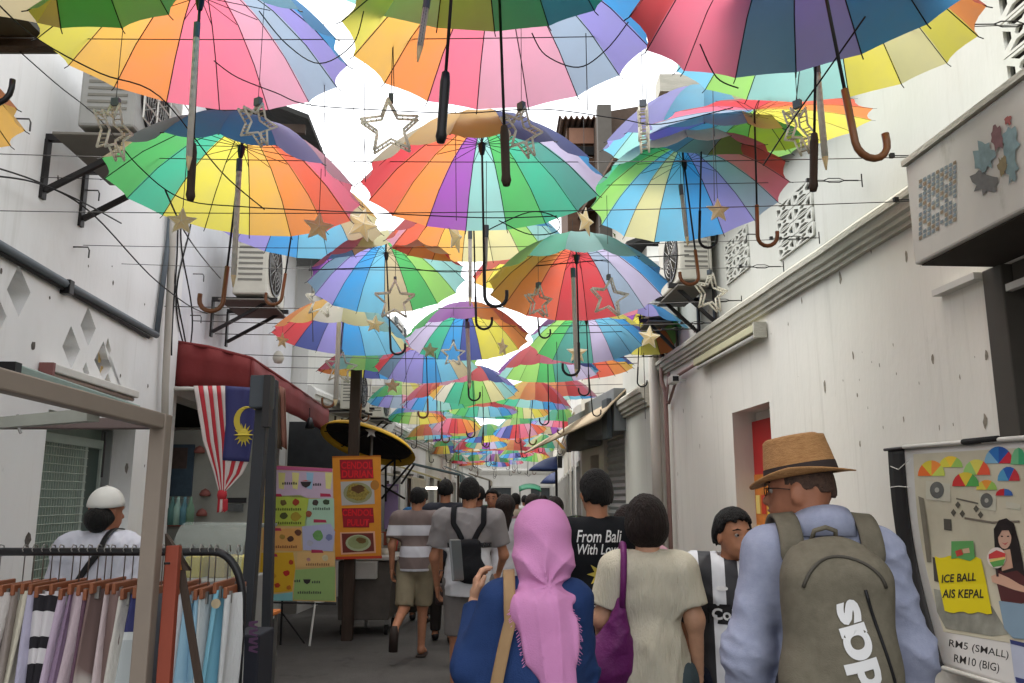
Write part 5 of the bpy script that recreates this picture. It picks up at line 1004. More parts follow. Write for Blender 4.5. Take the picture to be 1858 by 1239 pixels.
# girl on the poster
ppoly([(1803, 960), (1812, 944), (1826, 940), (1840, 950), (1848, 980), (1856, 1020), (1862, 1062), (1840, 1060), (1815, 1050), (1806, 1020)], (38, 32, 32), .0372, 'printed_hair')
ppoly(disc(1823, 976, 12, 20), (206, 168, 146), .0384, 'printed_face'); ppoly([(1814, 992), (1832, 992), (1838, 1030), (1818, 1036)], (200, 160, 136), .038, 'printed_neck')
for ex in (1818, 1829): ppoly(disc(ex, 973, 2.2, 1.4, 8), (50, 40, 40), .0392, 'printed_eye')
ppoly([(1817, 984), (1823, 986), (1830, 983), (1824, 989)], (190, 90, 90), .0392, 'printed_mouth'); ppoly([(1811, 975), (1812, 955), (1824, 950), (1836, 958), (1836, 975), (1830, 962), (1818, 962)], (42, 36, 36), .0396, 'printed_fringe')
ppoly([(1806, 1030), (1822, 1040), (1845, 1035), (1864, 1050), (1864, 1092), (1845, 1098), (1816, 1090), (1809, 1060)], (84, 44, 44), .0386, 'printed_top'); ppoly([(1812, 1090), (1862, 1096), (1868, 1160), (1838, 1158), (1822, 1140)], (126, 150, 168), .0386, 'printed_jeans')
ppoly([(1798, 1045), (1812, 1040), (1830, 1048), (1850, 1060), (1864, 1066), (1864, 1076), (1840, 1070), (1818, 1062), (1800, 1056)], (206, 164, 140), .0402, 'printed_hands')
ppoly(disc(1808, 1012, 17, 19, 22), (226, 214, 206), .0406, 'ice_ball'); ppoly([(1794, 1006), (1808, 998), (1824, 1004), (1824, 1011), (1794, 1014)], (206, 70, 70), .0414, 'ice_ball'); ppoly([(1796, 1020), (1824, 1014), (1820, 1026), (1802, 1029)], (96, 160, 84), .0414, 'ice_ball'); ppoly([(1795, 1015), (1824, 1010), (1824, 1014), (1796, 1020)], (226, 200, 120), .0414, 'ice_ball'); ppoly([(1806, 1031), (1811, 1031), (1812, 1046), (1808, 1046)], (60, 50, 50), .0414, 'ice_ball')
# yellow panel with wavy edges
tp = [(1696 + 84 * i / 10, 1009 + 8 * math.sin(i * 1.3) * .35 + (i / 10) * 4) for i in range(11)]; bt = [(1800 - 86 * i / 10, 1110 + 2 * math.sin(i * 1.7) + (1 - i / 10) * 3) for i in range(11)]
ppoly(tp + [(1790, 1060)] + bt + [(1704, 1060)], (218, 200, 24), .0398, 'yellow_panel', .04)
ppoly([(1726, 982), (1766, 981), (1769, 1012), (1760, 1018), (1738, 1012), (1726, 1014)], (96, 160, 92), .0412, 'green_patch'); ppoly([(1733, 1000), (1744, 996), (1748, 1006), (1736, 1010)], (190, 70, 60), .042, 'green_patch'); ppoly([(1746, 996), (1758, 994), (1760, 1003), (1748, 1004)], (206, 170, 140), .042, 'green_patch')
def ptext(body, p0, p1, hpx, off, c, offset=.02):
    me = text_mesh(body, 1, offset, 0, 'LEFT'); xs = [v.co.x for v in me.vertices]; ys = [v.co.y for v in me.vertices]; x0, x1, y0, y1 = min(xs), max(xs), min(ys), max(ys)
    def fn(x, y, z):
        u = (x - x0) / (x1 - x0); v = (y - (y0 + y1) / 2) / (y1 - y0); px = p0[0] + (p1[0] - p0[0]) * u - v * hpx * .08 * (-1); py = p0[1] + (p1[1] - p0[1]) * u - v * hpx; return phit(px, py, off)
    map_mesh(me, fn); return link('lettering', me, po, c)
INK = simple('ink', (40, 38, 36), .6)
ptext('ICE BALL', (1709, 1050), (1771, 1046), 15, .042, INK); ptext('AIS KEPAL', (1710, 1077), (1785, 1077), 16, .042, INK)
ptext('RM5 (SMALL)', (1722, 1168), (1830, 1190), 17, .0335, INK, .004); ptext('RM10 (BIG)', (1731, 1196), (1813, 1214), 19, .0335, INK, .004)
ppoly([(1832, 1160), (1866, 1168), (1880, 1250), (1842, 1240)], (176, 182, 200), .0376, 'payment_panel'); ppoly([(1832, 1160), (1866, 1168), (1867, 1176), (1834, 1168)], (52, 60, 110), .0386, 'payment_panel'); ppoly([(1842, 1228), (1862, 1233), (1863, 1243), (1844, 1238)], (52, 60, 110), .0386, 'payment_panel')
MB().tube([phit(1605, 816, .04), phit(1760, 801, .04)], .008, 8).obj('top_rail', M['dark_metal'], po, True); MB().tube([phit(1640, 811, .045), phit(2050, 780, .045)], .011, 8).obj('top_tube', M['white_plastic'], po, True); MB().tube([phit(1748, 802, .046), phit(1812, 796, .046)], .014, 8).obj('clamp', M['dark'], po, True)
MB().tube([phit(1678, 1205, .035), phit(1712, 1210, .035)], .013, 8).obj('bottom_bar_end', M['dark'], po, True); MB().tube([phit(1710, 1212, .035), phit(2000, 1300, .035)], .012, 8).obj('bottom_bar', M['white_plastic'], po, True)
for y in (840, 878): MB().tube([phit(1616, y + 6, .045), phit(1630, y + 8 - (y - 859) * .2, .05), phit(1650, y - 6 + (y > 860) * 12, .045)], .0022, 5).obj('string', M['white_plastic'], po)
# orange-red poster in the door recess
pa0 = RW.uv(1401, 850, -.17)[0]; pa1 = RW.uv(1366, 850, -.17)[0]; pz = RW.uv(1398, 757, -.17)[1]
dp = empty('poster', RW.P(pa0, 1.0, -.17), 'red and orange poster board standing in the doorway recess on the right wall', 'poster')
MB().wbox(RW, pa0 - .3, pa1, .9, pz, -.185, -.165).obj('board', simple('poster_red', (186, 44, 44), .5), dp, bevel=.003)
MB().wbox(RW, pa0 - .3, pa1 - .01, .92, RW.uv(1385, 860, -.16)[1], -.164, -.160).obj('lower_print', simple('poster_orange', (214, 128, 52), .5, var=.3, scale=12), dp)
for k in range(9): MB().wbox(RW, pa0 + .02 + .13 * (k % 3), pa0 + .11 + .13 * (k % 3), 1.0 + .24 * (k // 3), 1.15 + .24 * (k // 3), -.159, -.156).obj('print_block', C3(((226, 190, 70), (190, 60, 40), (236, 210, 120))[k % 3]), dp)
# ================================================================== FRAME, PLANK AND CLOTHES RACK (left foreground)
FY0 = 2.28
fp = at(293, 760, FY0); tz = at(293, 752, FY0).z
gz = empty('display_frame', (fp.x, FY0, 0), 'taupe square steel display frame with a post and two top beams at left', 'frame')
TS = M['taupe_steel']
MB().box((fp.x, FY0, tz / 2), (.044, .044, tz)).obj('post', TS, gz, bevel=.004)
e = at(0, 690, 1.58); e2 = Vector((fp.x, FY0, tz - .02)); dr = (e - e2); MB().bar(e2, e2 + dr * 1.6, .036, .042).obj('beam', TS, gz, bevel=.004)
MB().bar((fp.x - .03, FY0 + .06, tz - .02), (fp.x - 1.6, FY0 + .06, tz - .02), .04, .03).obj('beam', simple('beam_brown', (98, 84, 80), .6), gz, bevel=.003)
MB().bar(e2 + Vector((-.5, .06, .0)), e2 + dr * .45 + Vector((-.02, 0, -.02)), .03, .03).obj('brace', simple('greenish', (150, 152, 142), .6), gz)
hk = at(32, 770, 2.3); tag(MB().tube([at(32, 752, 2.3), hk, at(36, 782, 2.3), at(38, 786, 2.3)], .004, 5).obj('wire_hook', M['steel']), 'bent wire hook on the brown crossbeam at far left', 'hook')
ez = empty('easel', (at(300, 1100, 2.32).x, 2.32, 0), 'orange red wooden A frame easel beside the taupe post', 'easel')
OR = simple('easel_orange', (134, 60, 40), .55, var=.2, scale=10, stretch=(1, 1, .2))
a = at(316, 990, 2.32); b = at(298, 1239, 2.28); b = a + (b - a) * (a.z / (a.z - b.z)); MB().bar(b, a, .025, .036, (1, 0, 0)).obj('leg', OR, ez, bevel=.003)
MB().bar(a + Vector((.0, .02, -.0)), Vector((a.x + .25, 2.42, .3)), .03, .02).obj('leg', M['wood_dark'], ez)
tri = Plane(0, 2.34, 1, 0); on_plane(tri, [[(302, 968), (318, 992), (346, 1035), (302, 1035)]], 0, .02, M['wood_dark'], 'top_board', ez); on_plane(tri, [[(308, 1000), (324, 1004), (330, 1034), (308, 1034)]], .013, .004, simple('amber', (190, 120, 50), .5), 'amber_panel', ez)
MB().lathe([(0, .0), (.008, 0), (.008, .005), (0, .006)], 10, at(303, 1024, 2.26)).obj('bolt', M['dark'], ez)
RY = 2.66; rail_z = at(200, 1001, RY).z
rk = empty('clothes_rack', (-1.2, RY, 0), 'black tubular clothes rack with a rounded corner in the left foreground', 'rack')
xr0 = at(388, 1001, RY).x; xe = at(440, 1090, RY).x; rr_ = xe - xr0
pts = [(-2.6, RY, rail_z), (xr0, RY, rail_z)] + [(xr0 + rr_ * math.sin(t * PI / 16), RY, rail_z - rr_ * 1.6 * (1 - math.cos(t * PI / 16))) for t in range(1, 9)] + [(xe, RY, .05)]
MB().tube(pts, .0125, 12).obj('rail', simple('rack_black', (32, 32, 34), .35), rk, True)
MB().tube([(xe, RY - .25, .04), (xe, RY + .25, .04)], .0125, 10).obj('foot', simple('rack_black', (32, 32, 34), .35), rk, True)
MB().tube([(-2.5, RY, rail_z), (-2.5, RY, .05)], .0125, 10).obj('upright', simple('rack_black', (32, 32, 34), .35), rk, True)
HW = simple('hanger_wood', (140, 84, 56), .45, var=.2, scale=10)
def ramp_mat(name, stops, scale=1.0, axis='Z', rot=0, noise=.0):
    m = bpy.data.materials.new(name); m.use_nodes = True; N = m.node_tree.nodes; L = m.node_tree.links; b = N['Principled BSDF']; b.inputs['Roughness'].default_value = .85; b.inputs['Specular IOR Level'].default_value = .15
    tc = N.new('ShaderNodeTexCoord'); sx = N.new('ShaderNodeSeparateXYZ'); mp_ = N.new('ShaderNodeMapping'); mp_.inputs['Rotation'].default_value = (rot, 0, 0); L.new(tc.outputs['Object'], mp_.inputs[0])
    ad = N.new('ShaderNodeVectorMath'); ad.operation = 'ADD'; nz = N.new('ShaderNodeTexNoise'); nz.inputs['Scale'].default_value = 6; sc_ = N.new('ShaderNodeVectorMath'); sc_.operation = 'SCALE'; sc_.inputs['Scale'].default_value = noise
    L.new(tc.outputs['Object'], nz.inputs['Vector']); L.new(nz.outputs['Color'], sc_.inputs[0]); L.new(mp_.outputs[0], ad.inputs[0]); L.new(sc_.outputs[0], ad.inputs[1]); L.new(ad.outputs[0], sx.inputs[0])
    ma = N.new('ShaderNodeMath'); ma.operation = 'MULTIPLY_ADD'; ma.inputs[1].default_value = 3.2; ma.inputs[2].default_value = -3.2 * (1.04 * math.cos(rot) + 2.66 * math.sin(rot)); L.new(sx.outputs[axis], ma.inputs[0])
    cr = N.new('ShaderNodeValToRGB'); cr.color_ramp.interpolation = 'CONSTANT' if noise < .3 else 'LINEAR'
    while len(cr.color_ramp.elements) < len(stops): cr.color_ramp.elements.new(.5)
    for el, (p, c) in zip(cr.color_ramp.elements, stops): el.position = p; el.color = (*lin(c), 1)
    L.new(ma.outputs[0], cr.inputs[0]); L.new(cr.outputs[0], b.inputs['Base Color']); return m
def cloth(name, c, c2=None, sc=8, st=(1, 1, .4)): 
    if name not in M: M[name] = mat(name, lin(c), .85, col2=lin(c2) if c2 else None, var=.15, scale=sc, stretch=st, bump=.25, bscale=120, spec=.15)
    return M[name]
def garment(px, c, label, w=.034, depth=.19, flare=.05, m=None, lean=0, bot=.35, kind=0):
    x = at(px, 1052, RY - .1).x; zt = rail_z - .115 + random.uniform(-.01, .012); root = empty('hanging_trousers', (x, RY, zt), label, 'clothes', 'clothes hanging on the black rack')
    # root at the hanger, geometry in world coordinates
    ph = random.uniform(0, 6); H = zt - bot; w *= random.uniform(.8, 1.7); lean += random.uniform(-.025, .02); flare += random.uniform(-.03, .06); tw = random.uniform(-.05, .05); f2 = random.uniform(3, 6)
    def surf(u, v):
        # u around closed outline, v down
        a = u * 2 * PI; cx = math.cos(a); sy = math.sin(a)
        dd = depth * (1 + .35 * v) / 2; ww = w * (.5 + .25 * v) * (1 + .45 * math.sin(a * f2 + ph + v * 5)) * (1 + .25 * math.sin(v * 9 + ph))
        return Vector((x + ww * cx + lean * v + .016 * math.sin(sy * f2 * 1.6 + ph + v * 4) * (.3 + v) + tw * sy * v, RY - .01 + dd * sy - flare * v, zt - H * v))
    mb = MB(); mb.grid(surf, 30, 22); mb.obj('fabric', m or cloth('cl_%d_%d_%d' % c, c), root, True)
    MB().box((x, RY - .01, zt + .006), (.012, depth * 1.05, .032)).obj('hanger_bar', HW, root, bevel=.003)
    MB().tube([(x, RY, zt + .02), (x, RY, rail_z - .01), (x + .0, RY - .018, rail_z + .008), (x, RY - .008, rail_z + .022), (x, RY + .012, rail_z + .018), (x, RY + .016, rail_z)], .0019, 5).obj('hanger_hook', M['steel'], root, True)
    for s in (-1, 1): MB().box((x + .004, RY - .01 + s * depth * .38, zt - .008), (.018, .012, .035)).obj('clip', M['steel'], root)
BW = ramp_mat('black_white_check', [(0, (40, 38, 42)), (.13, (200, 196, 198)), (.26, (40, 38, 42)), (.36, (198, 194, 196)), (.58, (44, 42, 46)), (.72, (206, 202, 204))], 1.0, 'Z', .35)
NV = ramp_mat('navy_white', [(0, (170, 176, 176)), (.45, (196, 200, 198)), (.52, (56, 58, 100)), (.98, (60, 62, 104))], 1.0, 'Z', .1)
TD = ramp_mat('tie_dye_brown', [(0, (186, 176, 170)), (.3, (150, 132, 128)), (.5, (206, 200, 192)), (.75, (120, 100, 96))], 1.6, 'Z', .4, .5)
BL = ramp_mat('tie_dye_blue', [(0, (186, 200, 208)), (.3, (120, 150, 178)), (.5, (190, 206, 214)), (.8, (140, 176, 196))], 1.6, 'Z', .4, .5)
SB = ramp_mat('sky_fade', [(0, (96, 146, 182)), (.45, (90, 104, 150)), (.62, (116, 170, 190)), (1, (126, 180, 200))], .8, 'Z', 0, .35)
G = [(-40, (180, 172, 170), 'off white trousers at the far left end of the rack'), (6, (196, 190, 186), 'white trousers second from the left end of the rack'), (24, (150, 140, 134), 'taupe trousers near the left end'), (42, (196, 190, 172), 'cream trousers left of the black checked pair'), (58, (172, 168, 188), 'pale lilac blue trousers left of the black and white checks'), (74, (200, 198, 196), 'black and white checked trousers, left pair', BW), (98, (200, 198, 190), 'black and white checked trousers, right pair', BW), (112, (186, 168, 186), 'pale mauve trousers right of the black and white checks'), (128, (140, 118, 142), 'muted purple trousers in the middle of the rack'), (146, (190, 172, 178), 'pinkish grey trousers beside the plum pair'), (160, (104, 78, 92), 'dark plum trousers in the middle of the rack'), (172, (196, 192, 186), 'white and brown tie dyed trousers', TD), (196, (196, 180, 180), 'pale pink long trousers hanging in front'), (212, (188, 170, 166), 'rose beige patterned trousers', TD), (228, (200, 196, 188), 'off white trousers left of the navy pair'), (250, (60, 62, 100), 'navy trousers with pale legs beside the post', NV), (268, (110, 112, 118), 'grey trousers behind the taupe post'), (322, (200, 200, 202), 'white trousers just right of the orange easel'), (340, (176, 192, 206), 'pale blue tie dyed trousers', BL), (356, (150, 176, 196), 'light blue trousers left of the sky blue pair', BL), (368, (196, 200, 200), 'white trousers among the blue ones'), (392, (110, 160, 186), 'sky blue trousers with a round badge', SB), (410, (200, 202, 202), 'white trousers at the right end of the rack')]
for gI in G: garment(gI[0], gI[1], gI[2], m=gI[3] if len(gI) > 3 else None, lean=-.03 if gI[0] < 200 else 0, depth=.17 + .04 * random.random())
bdg = at(392, 1095, RY - .14); tag(MB().lathe([(0, 0), (.014, 0), (.014, .002), (0, .002)], 14, (0, 0, 0)).obj('badge', C3((176, 160, 130))), 'round beige badge on the sky blue trousers', 'badge'); bpy.data.objects['badge'].location = bdg; bpy.data.objects['badge'].rotation_euler = (PI / 2, 0, 0)
# ================================================================== PEOPLE: smooth signed-distance bodies and clothes meshed with surface nets
f32 = np.float32
def V(*a): return np.array(a, dtype=f32)
def capsule(a, b, ra, rb, cut=False):
    a = V(*a); b = V(*b); ab = b - a; L2 = float(ab @ ab) or 1e-6; L = math.sqrt(L2)
    def f(P):
        q = P - a; t = q @ ab / L2; tc = np.clip(t, 0, 1); d = np.linalg.norm(q - tc[..., None] * ab, axis=-1) - (ra + (rb - ra) * tc)
        if cut: d = np.maximum(d, (t - 1) * L)
        return d
    f.lo = np.minimum(a, b) - max(ra, rb); f.hi = np.maximum(a, b) + max(ra, rb); return f
def ell(c, r, yaw=0, pit=0):
    c = V(*c); r = V(*r); cy, sy, cp_, sp_ = math.cos(yaw), math.sin(yaw), math.cos(pit), math.sin(pit)
    Rm = (np.array([[cy, -sy, 0], [sy, cy, 0], [0, 0, 1]]) @ np.array([[1, 0, 0], [0, cp_, -sp_], [0, sp_, cp_]])).astype(f32)
    def f(P):
        q = (P - c) @ Rm; k0 = np.linalg.norm(q / r, axis=-1); k1 = np.linalg.norm(q / (r * r), axis=-1) + 1e-6; return k0 * (k0 - 1) / k1
    m = float(r.max()); f.lo = c - m; f.hi = c + m; return f
def rbox(c, h, rad, yaw=0, pit=0, roll=0):
    c = V(*c); h = V(*h)
    Rm = np.array((Matrix.Rotation(yaw, 3, 'Z') @ Matrix.Rotation(pit, 3, 'X') @ Matrix.Rotation(roll, 3, 'Y'))).astype(f32)
    def f(P):
        q = np.abs((P - c) @ Rm) - (h - rad); return np.linalg.norm(np.maximum(q, 0), axis=-1) + np.minimum(q.max(axis=-1), 0) - rad
    m = float(np.linalg.norm(h)); f.lo = c - m; f.hi = c + m; return f
def smin(a, b, k):
    h = np.maximum(k - np.abs(a - b), 0) / k; return np.minimum(a, b) - h * h * k * .25
def union(fs, k=.03):
    def f(P):
        d = fs[0](P)
        for g_ in fs[1:]: d = smin(d, g_(P), k)
        return d
    f.lo = np.min([g_.lo for g_ in fs], 0); f.hi = np.max([g_.hi for g_ in fs], 0); return f
def wrap(f, fn):
    def g_(P): return fn(P, f(P))
    g_.lo = f.lo; g_.hi = f.hi; return g_
def folds(f, amp, seed=0, fr=(45, 45, 24), zfade=None):
    rs = np.random.RandomState(seed); K = (rs.randn(8, 3) * np.array(fr)).astype(f32); ph = (rs.rand(8) * 6.28).astype(f32); W = (rs.randn(3, 3) * 7).astype(f32)
    def fn(P, d):
        Q = P + .02 * np.stack([np.sin(P @ W[0] + 1), np.sin(P @ W[1] + 2), np.sin(P @ W[2])], -1); s = 0
        mk = .5 + .5 * np.sin(P @ W[1] + ph[0]); mk2 = .5 + .5 * np.sin(P @ W[2] + ph[1])
        for k in range(8): s = s + (1 - np.abs(np.sin(Q @ (K[k] * .5) + ph[k]))) ** 2.2 * (mk if k % 2 else mk2)
        return d - amp * (s - 1.1) * .8
    return wrap(f, fn)
def clip(f, n, c):      # keep where P.n < c
    n = V(*n)
    return wrap(f, lambda P, d: np.maximum(d, P @ n - c))
def sub(f, g_, k=.0): return wrap(f, lambda P, d: np.maximum(d, -g_(P)))
def surf_nets(f, h, pad=.02):
    lo = f.lo - pad - 2 * h; hi = f.hi + pad + 2 * h; n = np.ceil((hi - lo) / h).astype(int) + 1
    ax = [(lo[i] + h * np.arange(n[i])).astype(f32) for i in range(3)]
    # coarse pass to skip empty space
    P = np.stack(np.meshgrid(*ax, indexing='ij'), -1); D = np.empty(n, dtype=f32)
    for i in range(0, n[0], 16): D[i:i + 16] = f(P[i:i + 16])
    s = D < 0; c = np.zeros([k - 1 for k in n], int)
    for dx in (0, 1):
        for dy in (0, 1):
            for dz in (0, 1): c += s[dx:n[0] - 1 + dx, dy:n[1] - 1 + dy, dz:n[2] - 1 + dz]
    act = (c > 0) & (c < 8); idx = -np.ones(act.shape, int); ii = np.argwhere(act); idx[act] = np.arange(len(ii)); acc = np.zeros((len(ii), 3)); cnt = np.zeros(len(ii))
    cor = [(a, b, d) for a in (0, 1) for b in (0, 1) for d in (0, 1)]
    for a in cor:
        for k in range(3):
            if a[k]: continue
            b = list(a); b[k] = 1; da = D[ii[:, 0] + a[0], ii[:, 1] + a[1], ii[:, 2] + a[2]]; db = D[ii[:, 0] + b[0], ii[:, 1] + b[1], ii[:, 2] + b[2]]
            m = (da < 0) != (db < 0); t = np.where(m, da / np.where(m, da - db, 1), 0); p = np.tile(np.array(a, float), (len(ii), 1)); p[:, k] = t
            acc[m] += p[m]; cnt[m] += 1
    vs = (ii + acc / np.maximum(cnt, 1)[:, None]) * h + lo; quads = []
    for k in range(3):
        o = [x for x in range(3) if x != k]
        sl0 = [slice(None)] * 3; sl1 = [slice(None)] * 3; sl0[k] = slice(0, -1); sl1[k] = slice(1, None)
        A_ = s[tuple(sl0)]; B_ = s[tuple(sl1)]; ch_ = np.argwhere(A_ != B_)
        ch_ = ch_[(ch_[:, o[0]] > 0) & (ch_[:, o[1]] > 0) & (ch_[:, o[0]] < n[o[0]] - 1) & (ch_[:, o[1]] < n[o[1]] - 1)]
        if not len(ch_): continue
        fl_ = A_[tuple(ch_.T)]
        def ix(d0, d1): q = ch_.copy(); q[:, o[0]] += d0; q[:, o[1]] += d1; return idx[tuple(q.T)]
        Q = np.stack([ix(-1, -1), ix(0, -1), ix(0, 0), ix(-1, 0)], 1); flip = fl_ if k != 1 else ~fl_
        Q[~flip] = Q[~flip][:, ::-1]; quads.append(Q)
    return vs, np.concatenate(quads)
def sdf_obj(name, f, h, m, parent, extra=None, pad=.015):
    vs, qs = surf_nets(f, h, pad)
    if extra is not None:
        for (v2, q2) in extra: qs = np.concatenate([qs, q2 + len(vs)]); vs = np.concatenate([vs, v2])
    me = bpy.data.meshes.new(name); me.vertices.add(len(vs)); me.vertices.foreach_set('co', vs.astype(f32).ravel())
    me.loops.add(qs.size); me.loops.foreach_set('vertex_index', qs.ravel().astype(np.int32)); me.polygons.add(len(qs)); me.polygons.foreach_set('loop_start', (np.arange(len(qs)) * 4).astype(np.int32))
    try: me.polygons.foreach_set('loop_total', np.full(len(qs), 4, np.int32))
    except Exception: pass
    me.polygons.foreach_set('use_smooth', np.ones(len(qs), bool)); me.materials.append(m); me.update(calc_edges=True); me.validate()
    o = bpy.data.objects.new(name, me); COL.objects.link(o); o.parent = parent; return o
def skin(c): return mat('skin', lin(c), .55, col2=lin(tuple(v * .9 for v in c)), scale=18, bump=.04, bscale=200, spec=.35)
SKIN = {'tan': skin((176, 122, 92)), 'light': skin((204, 156, 126)), 'brown': skin((160, 106, 80))}
def hairmat(n, c): c = tuple(v * .62 for v in c); M[n] = mat(n, lin(c), .6, col2=lin(tuple(v * .55 for v in c)), scale=30, stretch=(1, 1, .12), bump=1.0, bscale=150, spec=.25); return M[n]
HB = hairmat('hair_black', (34, 30, 30)); HBr = hairmat('hair_brown', (62, 42, 36)); HG = hairmat('hair_grey', (112, 106, 100))
def knit(n, c, c2=None, sc=5, bump=.2): 
    if n not in M: M[n] = mat(n, lin(c), .85, col2=lin(c2 or tuple(v * .88 for v in c)), scale=sc, bump=bump, bscale=260, spec=.15)
    return M[n]
def joints(h=1.7, sw=.185, hipw=.09, build=1.0):
    k = h / 1.7; J = dict(k=k, b=build, pel=V(0, 0, .93) * k, wst=V(0, .0, 1.06) * k, chs=V(0, -.005, 1.26) * k, nck=V(0, -.015, 1.43) * k, hd=V(0, .015, 1.60) * k)
    for s, n in ((-1, 'L'), (1, 'R')):
        J['sh' + n] = V(s * sw, -.01, 1.385 * k); J['el' + n] = V(s * (sw + .05), -.02, 1.10 * k); J['wr' + n] = V(s * (sw + .06), .05, .86 * k)
        J['hp' + n] = V(s * hipw, 0, .90 * k); J['kn' + n] = V(s * (hipw + .005), .01, .49 * k); J['an' + n] = V(s * (hipw + .01), -.03, .085 * k); J['to' + n] = V(s * (hipw + .025), .12, .03 * k)
    return J
def torso_prims(J, t=0):
    k, b = J['k'], J['b']
    return [ell(J['chs'] + V(0, 0, .02), ((.150 * b + t), (.100 * b + t), .17 * k + t)), ell(J['wst'], (.135 * b + t, .095 * b + t, .16 * k + t)), ell(J['pel'] + V(0, -.01, -.02), (.155 * b + t, .112 * b + t, .13 * k + t)),
            capsule(J['shL'] * V(.85, 1, 1), J['shR'] * V(.85, 1, 1), .055 * b + t, .055 * b + t), capsule(J['nck'] - V(0, 0, .03), (J['shL'] + J['nck']) / 2 - V(0, 0, .015), .042 + t, .048 + t), capsule(J['nck'] - V(0, 0, .03), (J['shR'] + J['nck']) / 2 - V(0, 0, .015), .042 + t, .048 + t)]
def arm_prims(J, n, t=0, b=1): return [capsule(J['sh' + n], J['el' + n], .050 * b + t, .038 * b + t), capsule(J['el' + n], J['wr' + n], .038 * b + t, .025 * b + t)]
def leg_prims(J, n, t=0, b=1): return [capsule(J['hp' + n], J['kn' + n], .082 * b + t, .054 * b + t), capsule(J['kn' + n], J['an' + n], .056 * b + t, .036 * b + t)]
def head_prims(c, k, yaw):
    c = V(*c); cy, sy = math.cos(yaw), math.sin(yaw)
    def L_(x, y, z): return c + V(x * cy - y * sy, x * sy + y * cy, z) * k
    return [ell(c + V(0, 0, .02) * k, (.074 * k, .093 * k, .098 * k), yaw), ell(L_(0, .028, -.045), (.056 * k, .066 * k, .072 * k), yaw), ell(L_(0, .062, -.088), (.024 * k, .022 * k, .022 * k), yaw), capsule(L_(0, .088, .0), L_(0, .108, -.032), .008 * k, .014 * k),
            ell(L_(0, .086, -.062), (.024 * k, .012 * k, .009 * k), yaw), ell(L_(0, .080, .022), (.05 * k, .016 * k, .010 * k), yaw)], L_
def hand_nets(w, el_, k, curl=.5, thumb=1, up=None, h=.0045, fdir=None, palm_n=None):
    d = (w - el_); d = d / np.linalg.norm(d) if fdir is None else V(*fdir) / np.linalg.norm(fdir)
    nrm = V(*(palm_n or (thumb * 1.0, 0, 0))); nrm = nrm - d * (nrm @ d); nrm /= np.linalg.norm(nrm) + 1e-6; side = np.cross(d, nrm)  # nrm = palm faces
    pm = [capsule(w - d * .02, w + d * .03 * k, .022 * k, .024 * k)]
    for i, (o, l) in enumerate(((-.030, .066), (-.010, .076), (.011, .070), (.030, .056))):
        base = w + d * .078 * k + side * o * k; pm.append(capsule(w + d * .01 * k + side * o * .5 * k, base, .017 * k, .0125 * k))
        m1 = base + (d * math.cos(curl * .7) + nrm * math.sin(curl * .7)) * l * .5 * k; m2 = m1 + (d * math.cos(curl * 1.7) + nrm * math.sin(curl * 1.7)) * l * .3 * k; m3 = m2 + (d * math.cos(curl * 2.4) + nrm * math.sin(curl * 2.4)) * l * .25 * k
        pm += [capsule(base, m1, .0095 * k, .0085 * k), capsule(m1, m2, .0085 * k, .008 * k), capsule(m2, m3, .008 * k, .0068 * k)]
    tb0 = w + d * .025 * k - side * .028 * k; tb1 = tb0 + (d * .7 - side * .75 + nrm * .35) * .038 * k; tb2 = tb1 + (d * .95 - side * .15 + nrm * .35) * .032 * k
    pm += [capsule(tb0, tb1, .015 * k, .0115 * k), capsule(tb1, tb2, .0115 * k, .0085 * k)]
    return surf_nets(union(pm, .008 * k), h, .01)
